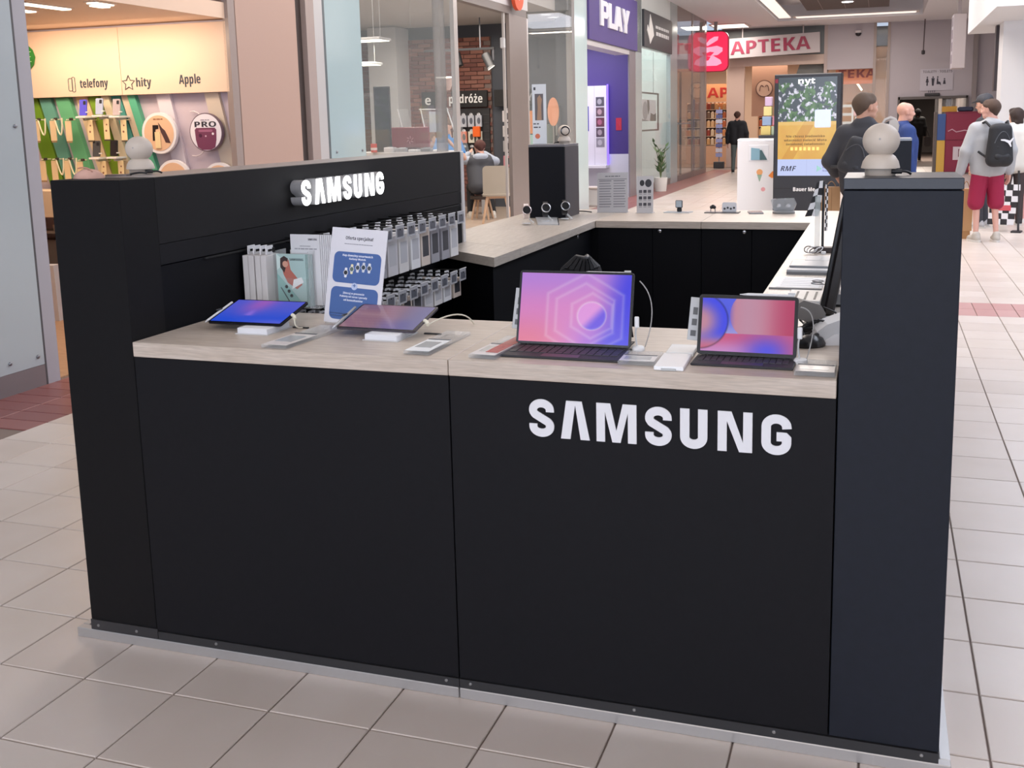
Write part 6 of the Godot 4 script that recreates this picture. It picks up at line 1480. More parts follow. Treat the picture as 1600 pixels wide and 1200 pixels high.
	for k in 7:
		var a := k * 0.9
		var top := Vector3(cos(a) * 0.2 * (0.3 + 0.14 * (k % 4)), 0.75 + 0.1 * (k % 4), sin(a) * 0.16)
		put("stem", MB.new().tube([Vector3(0, 0.26, 0), top * Vector3(0.5, 0.75, 0.5), top], 0.008, 6), mt("5d6b42", 0.6), pl)
		for j in 6:
			var p := Vector3(0, 0.26, 0).lerp(top, 0.3 + j * 0.14)
			put("leaf", MB.new().ext(pv([0, 0, 0.03, 0.07, 0.0, 0.17, -0.03, 0.07]), 0.003, Transform3D(Basis.from_euler(Vector3(0.7, a + j * 2.1, 0.5 * (1 if j % 2 else -1))), p)), mt(["4f6b44", "5f7a4e", "46603f"][rng.randi() % 3], 0.5), pl)
	# glazed corner shop
	slab("wall_corner_shop", Vector3(-6.0, 0, -28.3), Vector3(-5.8, 4.6, -23.8), mt("8a7d76", 0.6))
	slab("floor_corner_shop", Vector3(-6.0, -0.005, -31.3), Vector3(FX - 0.02, 0.003, -23.3), mt("8a7f7a", 0.3))
	fac("window_8", -23.81, -26.0, 0.15, 4.5, 0.012, glass("8c8f90", 0.3))
	fac("window_9", -26.06, -28.2, 0.15, 4.5, 0.012, glass("848686", 0.5))
	fac("trim_20", -26.0, -26.06, 0.0, 4.5, 0.04, mt("8e8c8b", 0.3, 0.3))
	fac("trim_21", -28.0, -28.34, 0.0, 4.6, 0.14, mt("8f8886", 0.3, 0.3))
	fac("trim_22", -23.81, -28.2, 0.0, 0.148, 0.04, mt("7d7978", 0.3, 0.3))
	fac("trim_23", -23.81, -28.34, 4.5, 4.6, 0.14, mt("6e6a69", 0.4))
	fac("trim_24", -23.85, -25.9, 1.42, 1.46, 0.03, mt("b9c2c2", 0.3), FX - 0.02)
	slab("ceiling_corner_shop", Vector3(-6.0, 4.6, -31.3), Vector3(FX, 4.8, -22.3), mt("a39c98", 0.6))
	area("shop_lamp", Vector3(-4.3, 4.5, -26.2), Vector2(2.0, 3.0), 12.0, Color.html("ffe9d2"))
	var rb := thing("red_light_box", "red cube sign with a pale panel inside the glazed corner shop", "sign", Vector3(-3.25, 2.85, -27.0), 0.3)
	put("cube", MB.new().box(Vector3(-0.42, 0, -0.3), Vector3(0.3, 0.75, 0.3), 0.03), mt("b84a56", 0.4), rb)
	put("pale_panel", MB.new().box(Vector3(-0.12, 0.06, 0.3), Vector3(0.24, 0.46, 0.31)), mt("c3b4cc", 0.4), rb)
	put("top_block", MB.new().box(Vector3(-0.3, 0.75, -0.1), Vector3(-0.05, 1.0, 0.1), 0.02), mt("b04552", 0.4), rb)
	put("post", MB.new().tube([Vector3(0, -2.85, 0), Vector3(0, 0, 0)], 0.03, 10), mt("2c2a2c", 0.4), rb)
	var mg := thing("magazine_rack", "tall narrow rack of striped magazines behind the corner glass", "rack", Vector3(-3.35, 0.003, -25.3))
	put("back", MB.new().box(Vector3(-0.2, 0, -0.1), Vector3(0.2, 2.2, 0.0)), mt("d2b9a4", 0.5), mg)
	for i in 14: put("magazine", MB.new().box(Vector3(-0.13, 0.12 + i * 0.14, 0.0), Vector3(0.13, 0.23 + i * 0.14, 0.03)), mt(["3a3436", "5b5254", "413a40"][i % 3], 0.5), mg)
	put("top_card", MB.new().box(Vector3(-0.17, 2.05, 0.0), Vector3(0.17, 2.5, 0.02)), mt("d8a77e", 0.5), mg)
	var bp := tag(put("blue_banner", MB.new().box(Vector3(-0.02, 0, -0.22), Vector3(0.02, 2.1, 0.22), 0.004), mt("6f7fd8", 0.4), self, Vector3(-3.0, 0.003, -27.6)), "narrow blue lit banner at the edge of the corner shop", "banner")
	var sh := thing("goods_shelf", "tall shelf rack of boxes behind the glass of the corner shop", "shelf", Vector3(-4.1, 0.003, -25.4))
	for q in [[-0.5, -0.9], [0.26, -0.9], [-0.5, 0.56], [0.26, 0.56]]: put("upright", MB.new().box(Vector3(q[0], 0, q[1]), Vector3(q[0] + 0.04, 2.4, q[1] + 0.04)), mt("8d7d74", 0.5), sh)
	for i in 5:
		put("board", MB.new().box(Vector3(-0.5, 0.3 + i * 0.42, -0.9), Vector3(0.3, 0.33 + i * 0.42, 0.6)), mt("a8958a", 0.5), sh)
		for k in 7:
			var ct := thing("carton", ["yellowish box on the shelf rack in the corner shop", "brown box on the shelf rack in the corner shop", "beige box on the shelf rack in the corner shop", "dark box on the shelf rack in the corner shop", "pale box on the shelf rack in the corner shop"][(k * 2 + i) % 5], "box", Vector3(-3.965, 0.334 + i * 0.42, -26.06 + k * 0.19), 0.0, ["yellowish", "brown", "beige", "dark", "pale"][(k * 2 + i) % 5] + " boxes on the rack in the corner shop")
			put("box", MB.new().box(Vector3(-0.09, 0, -0.08), Vector3(0.09, 0.17 + 0.06 * ((k + i) % 3), 0.08), 0.006), mt(["c9a24a", "8d6d62", "b9a79e", "5f4f58", "c3b8b0"][(k * 2 + i) % 5], 0.5), ct)
	for i in 2: slab("trim_%d" % (25 + i), Vector3(-3.6, 2.3 + i * 0.8, -28.1), Vector3(-3.55, 3.05 + i * 0.8, -24.0), mt(["7a7472", "857f7c"][i], 0.5))

func build_far_end() -> void:
	var wall := mt("b3abb0", 0.65)
	# lower ceiling at the far end with a light tray
	var cm := mt("e6e4e8", 0.7)
	slab("ceiling_far_left", Vector3(FX, 4.3, -31.6), Vector3(-0.85, 4.9, -22.3), cm)
	slab("ceiling_far_right", Vector3(3.1, 4.3, -31.6), Vector3(9, 4.9, -22.3), cm)
	slab("ceiling_far_edge", Vector3(-0.85, 4.3, -31.6), Vector3(3.1, 4.9, -29.5), cm)
	slab("ceiling_far_tray", Vector3(-0.85, 4.75, -29.5), Vector3(3.1, 4.9, -22.3), cm)
	slab("wall_ceiling_step", Vector3(FX, 4.9, -22.4), Vector3(9, 5.3, -22.3), cm)
	var tray := slab("ceiling_dark_panel", Vector3(0.06, 4.42, -28.0), Vector3(2.2, 4.5, -22.3), mt("5d5453", 0.7))
	for i in 3: put("panel_joint", MB.new().box(Vector3(0.06 + 0.6 * (i + 0.7), 4.415, -28.0), Vector3(0.075 + 0.6 * (i + 0.7), 4.42, -22.3)), mt("8d8482", 0.6), tray)
	var cove := [[Vector3(-0.8, 4.36, -29.3), Vector3(-0.45, 4.4, -22.4)], [Vector3(-0.4, 4.36, -29.4), Vector3(3.0, 4.4, -28.95)]]
	for k in 2:
		var t := thing("cove_lamp", ["long luminous cove strip along the left of the ceiling tray", "luminous cove strip across the far end of the ceiling tray"][k], "lamp", (cove[k][0] + cove[k][1]) / 2)
		var h: Vector3 = (cove[k][1] - cove[k][0]) / 2
		put("trough", MB.new().box(-h, Vector3(h.x, h.y * 0.2, h.z)), mt("dcd2cc", 0.6), t)
		put("light_strip", MB.new().box(Vector3(-h.x * 0.95, -h.y - 0.01, -h.z * 0.95), Vector3(h.x * 0.95, -h.y, h.z * 0.95)), glow("fff2e8", 0.85), t)
	area("cove_light", Vector3(1.2, 4.25, -29.0), Vector2(3.2, 0.4), 8.0, Color.html("fff0e2"))
	for k in 2:
		var t := thing("downlight", ["round downlight in the dark ceiling panel, nearer of two", "round downlight in the dark ceiling panel, farther of two"][k], "lamp", Vector3(1.13 + k * 0.05, 4.42, -25.4 - k * 0.8))
		put("ring", MB.new().lathe([Vector2(0.14, 0), Vector2(0.17, -0.004), Vector2(0.17, 0.0)], Vector3.ZERO, 20), mt("b9b4b2", 0.4), t)
		put("lens", MB.new().lathe([Vector2(0, -0.012), Vector2(0.14, -0.012), Vector2(0.14, -0.002)], Vector3.ZERO, 20), glow("ffffff", 4.0), t)
	area("far_fill_panel", Vector3(1.2, 4.25, -25.5), Vector2(2.0, 4.0), 12.0, Color.html("f0f2ff"))
	var pl := thing("ceiling_light", "square luminous ceiling panel beside the red round-cornered sign", "lamp", Vector3(-2.3, 4.3, -30.0))
	put("frame", MB.new().box(Vector3(-0.55, -0.03, -0.65), Vector3(0.55, 0, 0.65), 0.005), mt("d8d0cc", 0.5), pl)
	put("diffuser", MB.new().box(Vector3(-0.48, -0.036, -0.58), Vector3(0.48, -0.03, 0.58)), glow("fff6ea", 1.6), pl)
	area("square_panel_lamp", Vector3(-2.3, 4.25, -30.0), Vector2(1.0, 1.2), 8.0, Color.html("fff6ea"))
	# pharmacy front
	slab("wall_pharmacy_band", Vector3(-3.6, 3.45, -31.7), Vector3(0.4, 4.3, -31.5), mt("5d6263", 0.4))
	slab("wall_pharmacy_pier", Vector3(-2.6, 0, -31.7), Vector3(-2.05, 3.15, -31.5), mt("bda498", 0.6))
	slab("trim_30", Vector3(-3.6, 3.15, -31.7), Vector3(0.4, 3.44, -31.5), mt("c9b3a6", 0.5))
	slab("wall_far_mid", Vector3(0.4, 2.96, -31.8), Vector3(1.8, 4.3, -31.5), wall)
	slab("window_10", Vector3(0.45, 0.1, -31.6), Vector3(1.8, 2.95, -31.59), glass("ffe9d4", 0.02))
	slab("trim_31", Vector3(0.36, 0, -31.7), Vector3(0.46, 4.3, -31.48), mt("b2a19c", 0.5))
	slab("trim_32", Vector3(1.8, 0, -31.7), Vector3(1.88, 4.3, -31.48), mt("a5968f", 0.5))
	slab("window_11", Vector3(1.88, 3.62, -31.6), Vector3(2.2, 4.2, -31.58), mt("4d5257", 0.15))
	slab("window_12", Vector3(1.88, 0.1, -31.6), Vector3(2.2, 3.6, -31.59), glass("ffe9d4", 0.1))
	slab("trim_33", Vector3(2.2, 0, -31.7), Vector3(2.28, 4.3, -31.48), mt("a5968f", 0.5))
	slab("wall_far_left_of_door", Vector3(2.28, 0, -31.8), Vector3(2.58, 4.3, -31.5), wall)
	slab("wall_far_over_door", Vector3(2.58, 2.08, -31.8), Vector3(4.48, 4.3, -31.5), wall)
	slab("wall_far_right", Vector3(4.48, 0, -31.8), Vector3(8.6, 4.3, -31.5), wall)
	slab("trim_34", Vector3(4.6, 0, -31.5), Vector3(4.72, 4.3, -31.35), mt("8f8584", 0.5))
	slab("window_13", Vector3(5.3, 1.8, -31.5), Vector3(5.62, 3.9, -31.46), mt("241f22", 0.3))
	var dr := slab("door_1", Vector3(2.56, 2.0, -31.5), Vector3(4.5, 2.08, -31.42), mt("5b5450", 0.4))
	put("jamb", MB.new().box(Vector3(2.54, 0, -31.5), Vector3(2.6, 2.08, -31.42)), mt("5b5450", 0.4), dr)
	put("jamb", MB.new().box(Vector3(4.46, 0, -31.5), Vector3(4.52, 2.08, -31.42)), mt("5b5450", 0.4), dr)
	put("middle_post", MB.new().box(Vector3(3.6, 0, -31.5), Vector3(3.68, 2.0, -31.44)), mt("7a746e", 0.4), dr)
	put("pane", MB.new().box(Vector3(3.69, 0.1, -31.48), Vector3(4.45, 1.98, -31.47)), glass("d8d4d0", 0.12), dr)
	put("sensor", MB.new().box(Vector3(3.3, 2.09, -31.5), Vector3(3.72, 2.17, -31.38), 0.01), mt("2d2a2a", 0.4), dr)
	# corridor
	slab("wall_corridor_left", Vector3(2.2, 0, -44), Vector3(2.5, 3, -31.8), mt("8f8684", 0.6))
	slab("wall_corridor_right", Vector3(4.6, 0, -44), Vector3(4.9, 3, -31.8), mt("8f8684", 0.6))
	slab("wall_corridor_end", Vector3(2.2, 0, -44.3), Vector3(4.9, 3, -44), mt("807876", 0.6))
	slab("ceiling_corridor", Vector3(2.2, 2.6, -44), Vector3(4.9, 2.8, -31.8), mt("8c8482", 0.6))
	for i in 4:
		var t := thing("corridor_post", ["pale upright in the corridor, nearest the glass door", "second pale upright along the corridor wall", "third pale upright along the corridor wall", "farthest pale upright at the corridor end"][i], "post", Vector3(4.1 + (i % 2) * 0.3, 0.0, -33.5 - i * 2.6))
		put("post", MB.new().box(Vector3(-0.06, 0, -0.06), Vector3(0.06, 2.59, 0.06), 0.005), mt(["a8a09c", "49423f", "9b938f", "3d3634"][i], 0.5), t)
		put("foot", MB.new().box(Vector3(-0.09, 0, -0.09), Vector3(0.09, 0.06, 0.09)), mt("6b6360", 0.5), t)
	area("corridor_lamp", Vector3(3.4, 2.55, -36.5), Vector2(0.6, 3.0), 15.0, Color.html("fff0e0"))
	# pharmacy interior
	slab("wall_pharmacy_back", Vector3(-6.5, 0, -38.2), Vector3(2.2, 4.3, -38), mt("d0bcac", 0.6))
	slab("wall_pharmacy_left", Vector3(-6.7, 0, -38), Vector3(-6.5, 4.3, -31.3), mt("d0bcac", 0.6))
	slab("ceiling_pharmacy", Vector3(-6.7, 3.6, -38), Vector3(2.2, 3.8, -31.72), mt("d8ccc0", 0.6))
	slab("floor_pharmacy", Vector3(-6.7, -0.005, -38), Vector3(2.19, 0.004, -31.5), mt("86705f", 0.35))
	area("pharmacy_lamp", Vector3(-2.6, 3.5, -34.4), Vector2(4.0, 3.0), 24.0, Color.html("ffead6"))
	area("pharmacy_lamp", Vector3(1.1, 3.5, -34.0), Vector2(1.6, 2.0), 8.0, Color.html("ffe2cc"))
	slab("wall_round_sign", Vector3(-2.04, 1.6, -33.6), Vector3(-0.9, 3.5, -33.45), mt("b8917c", 0.6))
	var rs := thing("round_sign", "round cream sign with a brown rim inside the pharmacy", "sign", Vector3(-1.63, 2.5, -33.44))
	put("rim", MB.new().ext(disc(0.28, Vector2.ZERO, 30), 0.03, Transform3D(), true), mt("6b4a3e", 0.4), rs)
	put("face", MB.new().ext(disc(0.25, Vector2.ZERO, 30), 0.034), mt("d8b9a4", 0.4), rs)
	for s in [-1, 1]: put("curl", MB.new().tube(lerp3(Vector3(s * 0.15, -0.08, 0.036), Vector3(s * 0.13, 0.2, 0.036), Vector3(s * 0.02, 0.06, 0.036), 8), 0.014, 6), mt("6b4a3e", 0.4), rs)
	# hanging board APTEKA
	var ap := thing("pharmacy_sign", "hanging pale board with dark red letters APTEKA", "sign", Vector3(-1.16, 3.72, -31.1))
	var tilt := Vector3(0, 0, deg_to_rad(2.0))
	var bd := put("board", MB.new().box(Vector3(-1.42, -0.3, 0), Vector3(1.42, 0.3, 0.12), 0.006), mt("a9a0a2", 0.5), ap, Vector3.ZERO, tilt)
	words(bd, "lettering", "APTEKA", 0.38, Vector3(-0.06, 0.0, 0.121), Vector3.ZERO, mt("84213f", 0.5), 0.03, true, 2.4)
	for x in [-0.9, 0.92]: put("hanger", MB.new().tube([Vector3(x, 0.28 + x * 0.03, 0.06), Vector3(x, 0.6, 0.06)], 0.02, 8), mt("b9b0b0", 0.4), ap)
	var at2 := thing("inner_sign", "red letters AP on an orange lit board inside the pharmacy", "sign", Vector3(-3.15, 2.42, -34.0))
	put("board", MB.new().box(Vector3(-0.9, -0.3, -0.04), Vector3(0.36, 0.3, 0)), mt("d9a074", 0.5), at2)
	for x in [-0.7, 0.2]: put("hanger", MB.new().tube([Vector3(x, 0.3, -0.02), Vector3(x, 1.18, -0.02)], 0.012, 6), mt("b9a58c", 0.5), at2)
	words(at2, "lettering", "AP", 0.32, Vector3(-0.08, 0.0, 0.001), Vector3.ZERO, mt("b8322c", 0.5), 0.02, true, 0.72)
	var tk := thing("inner_sign", "dark red letters TEKA on an orange lit board behind the right pharmacy window", "sign", Vector3(1.3, 2.82, -31.9))
	put("board", MB.new().box(Vector3(-0.6, -0.3, -0.04), Vector3(0.56, 0.16, 0)), mt("e08a5c", 0.5), tk)
	for x in [-0.45, 0.45]: put("hanger", MB.new().tube([Vector3(x, 0.16, -0.02), Vector3(x, 0.75, -0.02)], 0.012, 6), mt("b9a58c", 0.5), tk)
	words(tk, "lettering", "TEKA", 0.24, Vector3(0.03, 0.0, 0.001), Vector3.ZERO, mt("8a1f24", 0.5), 0.02, true, 1.1)
	var sl := thing("strip_lamp", "slanting bright lamp tube behind the right pharmacy window", "lamp", Vector3(1.35, 2.55, -33.0))
	put("tube", MB.new().tube([Vector3(-0.12, 0.16, 0), Vector3(0.12, -0.2, 0.1)], 0.03, 8), glow("fff0cc", 3.0), sl)
	put("holder", MB.new().tube([Vector3(-0.12, 0.16, 0), Vector3(-0.12, 1.1, 0)], 0.012, 6), mt("b9a58c", 0.5), sl)
	var lp := [[-0.55, 3.3, -33.2, 0.5], [0.05, 3.2, -32.9, 0.3]]
	for k in 2:
		var t := thing("strip_lamp", ["bright ceiling tube above the advertising pylon, left of two", "short bright ceiling tube above the advertising pylon, right of two"][k], "lamp", Vector3(lp[k][0], lp[k][1], lp[k][2]))
		put("tube", MB.new().tube([Vector3(-lp[k][3] / 2, 0.06, 0), Vector3(lp[k][3] / 2, -0.06, 0.3)], 0.04, 8), glow("fff6e8", 3.0), t)
		put("hanger", MB.new().tube([Vector3(0, 0, 0.1), Vector3(0, 0.4, 0.1)], 0.01, 6), mt("8f8478", 0.5), t)
	var ac := thing("air_unit", "dark grey ceiling unit hanging above the advertising pylon", "air unit", Vector3(0.0, 3.03, -32.3))
	put("case", MB.new().ext(pv([-0.5, -0.2, 0.4, -0.24, 0.5, 0.0, 0.36, 0.2, -0.36, 0.2]), 0.5), mt("6f716d", 0.5), ac)
	for x in [-0.2, 0.2]: put("hanger", MB.new().tube([Vector3(x, 0.2, 0.25), Vector3(x, 0.6, 0.25)], 0.015, 6), mt("9a958e", 0.5), ac)
	# round-cornered red sign with a pink leaf emblem
	var em := thing("emblem_sign", "glowing red round-cornered sign with a pink leaf emblem", "sign", Vector3(-2.68, 3.46, -28.75))
	put("box", MB.new().ext(rrect(1.06, 1.14, 0.2, Vector2.ZERO, 6), 0.16, Transform3D(), true), mt("b01038", 0.4), em)
	var face := glow("f02a55", 0.75)
	put("lit_face", MB.new().ext(rrect(1.02, 1.1, 0.19, Vector2.ZERO, 6), 0.164), face, em)
	var pk := glow("f7a4c2", 0.8)
	put("leaf", MB.new().ext(pv([-0.12, 0.22, -0.02, 0.34, 0.12, 0.42, 0.24, 0.42, 0.22, 0.32, 0.08, 0.24, -0.08, 0.16]), 0.168), pk, em)
	put("leaf", MB.new().ext(pv([-0.3, 0.06, -0.1, 0.12, 0.2, 0.16, 0.36, 0.1, 0.36, 0.0, 0.22, -0.1, 0.02, -0.12, 0.12, -0.02, 0.0, 0.0, -0.12, -0.04]), 0.168), pk, em)
	put("leaf", MB.new().ext(pv([-0.34, -0.32, -0.04, -0.24, 0.02, -0.14, -0.1, -0.12, 0.1, -0.12, 0.3, -0.24, 0.34, -0.34, 0.2, -0.4, -0.1, -0.4]), 0.168), pk, em)
	put("arm", MB.new().box(Vector3(0.1, 0.56, 0.05), Vector3(0.2, 0.845, 0.11)), mt("8f8886", 0.4), em)
	# shelves with goods in the pharmacy
	var gcol := ["c98a5a", "b0603c", "d8b48a", "8f3f34", "c9a070", "6f5a4c", "d6c4ac"]
	var prods := []
	for k in 7: prods.append(MB.new().box(Vector3(-0.055, 0, -0.06), Vector3(0.055, 0.2, 0.06), 0.006).mesh(mt(gcol[k], 0.5)))
	var cap := MB.new().box(Vector3(-0.03, 0.2, -0.03), Vector3(0.03, 0.235, 0.03)).mesh(mt("e8ded2", 0.5))
	var rng := RandomNumberGenerator.new(); rng.seed = 77
	for u in 2:
		var sh := thing("shelf_unit", ["pharmacy shelf unit left of the beige pier", "pharmacy shelf unit behind the man in black"][u], "shelf unit", Vector3([-3.5, -1.35][u], 0.004, -34.3))
		var sw: float = [0.85, 0.55][u]
		put("back", MB.new().box(Vector3(-sw, 0, -0.22), Vector3(sw, 2.1, -0.2)), mt("8a5c42" if u == 0 else "5a3a34", 0.5), sh)
		for s in [-1, 1]: put("side", MB.new().box(Vector3(s * sw - 0.02, 0, -0.2), Vector3(s * sw + 0.02, 2.1, 0.1)), mt("c9a384", 0.5), sh)
		put("base", MB.new().box(Vector3(-sw, 0, -0.2), Vector3(sw, 0.62, 0.12), 0.004), mt("cfa98e", 0.5), sh)
		for r in 5:
			put("shelf", MB.new().box(Vector3(-sw, 0.64 + r * 0.3, -0.2), Vector3(sw, 0.66 + r * 0.3, 0.1)), mt("e8d4bc", 0.4), sh)
			var n := int((sw * 2 - 0.16) / 0.135) + 1
			for k in n:
				var t := thing("medicine_box", ["small box of goods on the pharmacy shelves left of the pier", "small box of goods on the pharmacy shelves behind the man in black"][u], "box", Vector3([-3.5, -1.35][u] - sw + 0.085 + k * 0.135, 0.665 + r * 0.3, -34.27 + rng.randf() * 0.04), 0.0, ["goods on the left pharmacy shelves", "goods on the middle pharmacy shelves"][u])
				putm("carton", prods[rng.randi() % 7], t)
				putm("lid", cap, t)
	var or_ := thing("orange_stand", "narrow orange display stand beside the colourful box tower", "display stand", Vector3(-0.95, 0.004, -30.6))
	put("panel", MB.new().box(Vector3(-0.16, 0, -0.1), Vector3(0.16, 1.45, 0.1), 0.01), mt("b8502c", 0.5), or_)
	put("shelf", MB.new().box(Vector3(-0.15, 0.9, 0.1), Vector3(0.15, 0.93, 0.25)), mt("c9683c", 0.5), or_)
	var pole := thing("leaflet_pole", "slim pole stand of bluish leaflets in the pharmacy entrance", "leaflet stand", Vector3(-2.75, 0.004, -31.0))
	put("pole", MB.new().tube([Vector3(0, 0, 0), Vector3(0, 1.9, 0)], 0.02, 8), mt("9a9aa4", 0.4), pole)
	for i in 10: put("leaflet", MB.new().box(Vector3(-0.1, 0.35 + i * 0.15, 0.02), Vector3(0.1, 0.47 + i * 0.15, 0.05)), mt(["8f96c4", "c4c6d8", "5d6494"][i % 3], 0.5), pole)
	put("foot", MB.new().box(Vector3(-0.16, 0, -0.12), Vector3(0.16, 0.2, 0.12), 0.01), mt("3a3a3e", 0.5), pole)
	var wa := thing("white_arch_display", "white ribbed arched display behind the right pharmacy window", "display", Vector3(1.05, 0.004, -30.6))
	for s in [-1, 1]: put("upright", MB.new().box(Vector3(s * 0.22 - 0.03, 0, -0.05), Vector3(s * 0.22 + 0.03, 1.95 + s * -0.12, 0.05), 0.01), mt("e2e6e4", 0.4), wa)
	for i in 7: put("rung", MB.new().box(Vector3(-0.2, 0.3 + i * 0.25, -0.03), Vector3(0.2, 0.38 + i * 0.25, 0.03)), mt("d2d8d6", 0.4), wa)
	put("pink_disc", MB.new().ext(disc(0.14, Vector2(0.34, 1.72), 20, 0.2), 0.04), mt("e6c4c4", 0.4), wa)
	put("post", MB.new().box(Vector3(0.3, 0, 0), Vector3(0.38, 1.55, 0.04)), mt("e2e2e2", 0.4), wa)
	# toilet sign
	var ws := thing("toilet_sign", "pale sign with four dark pictograms of people above the corridor door", "sign", Vector3(3.62, 2.55, -31.49))
	put("board", MB.new().box(Vector3(-0.46, -0.3, 0), Vector3(0.46, 0.33, 0.01)), mt("bdb8c0", 0.5), ws)
	words(ws, "lettering", "TOALETY · TOILETS", 0.07, Vector3(0.02, 0.25, 0.011), Vector3.ZERO, mt("6d676c", 0.5), 0.004, true, 0.82)
	var ik := mt("33303a", 0.5)
	for k in 4:
		var x := -0.26 + k * 0.16
		var p := put("pictogram", MB.new().ext([pv([x - 0.02, -0.16, x + 0.02, -0.16, x + 0.02, -0.06, x + 0.045, -0.06, x + 0.02, 0.06, x - 0.02, 0.06, x - 0.045, -0.06, x - 0.02, -0.06]), pv([x - 0.025, -0.16, x + 0.025, -0.16, x + 0.045, 0.06, x - 0.045, 0.06]), pv([x - 0.06, -0.12, x + 0.03, -0.12, x + 0.07, -0.16, x + 0.05, -0.06, x - 0.01, -0.04, x - 0.02, 0.06, x - 0.05, 0.06]), pv([x - 0.04, -0.12, x + 0.04, -0.12, x + 0.02, 0.0, x - 0.02, 0.0])][k], 0.014), ik, ws)
		put("head", MB.new().ext(disc(0.022, Vector2(x + (-0.03 if k == 2 else 0.0), 0.09 if k < 3 else 0.03), 12), 0.014), ik, p)
	var dn := thing("door_marks", "small grey upright marks right above the door sensor", "lettering", Vector3(3.5, 2.19, -31.495))
	for i in 4: put("mark", MB.new().box(Vector3(-0.1 + i * 0.055, 0, 0), Vector3(-0.075 + i * 0.055, 0.12, 0.005)), mt("6d676c", 0.5), dn)
	var dc := thing("dome_camera", "small white dome camera with black lens on the far wall", "camera", Vector3(1.35, 4.02, -31.48))
	put("base", MB.new().lathe([Vector2(0.1, 0.07), Vector2(0.1, 0.0), Vector2(0.0, 0.0)], Vector3.ZERO, 16), mt("d6d0d0", 0.4), dc)
	put("dome", MB.new().lathe([Vector2(0, -0.1), Vector2(0.06, -0.08), Vector2(0.09, -0.03), Vector2(0.09, 0.0)], Vector3.ZERO, 16), mt("262228", 0.15), dc)
	var pd := thing("pendant_wire", "thin dark pendant wire with a small weight before the white wall", "wire", Vector3(3.2, 3.36, -31.0))
	put("wire", MB.new().tube([Vector3(0, 0, 0), Vector3(0.02, 0.94, 0)], 0.018, 6), mt("55494c", 0.5), pd)
	put("weight", MB.new().lathe([Vector2(0, -0.08), Vector2(0.05, -0.06), Vector2(0.05, 0.04), Vector2(0, 0.06)], Vector3.ZERO, 12), mt("2b2628", 0.5), pd)
	var bs := thing("blade_sign", "white projecting box sign hanging high before the far wall", "sign", Vector3(3.74, 2.58, -24.2))
	put("box", MB.new().box(Vector3(-0.14, 0, -0.5), Vector3(0.14, 1.22, 0.2), 0.01), mt("cfc6c8", 0.4), bs)
	for i in 4: put("mark", MB.new().box(Vector3(-0.144, 0.12 + i * 0.28, -0.3), Vector3(-0.14, 0.32 + i * 0.28, 0.02)), mt("8a7a84", 0.4), bs)
	put("hanger", MB.new().box(Vector3(-0.04, 1.22, -0.2), Vector3(0.04, 1.72, -0.1)), mt("b8aeb0", 0.4), bs)
	# bulkhead and column on the right
	slab("wall_bulkhead", Vector3(3.54, 2.96, -18.6), Vector3(8.6, 5.2, -13.5), mt("dedfe2", 0.6))
	slab("wall_white_column", Vector3(3.88, 0, -16.6), Vector3(4.7, 2.96, -16.0), mt("e0e1e4", 0.5))
	slab("trim_35", Vector3(3.84, 1.9, -16.9), Vector3(3.9, 2.95, -16.7), mt("3a3338", 0.4))

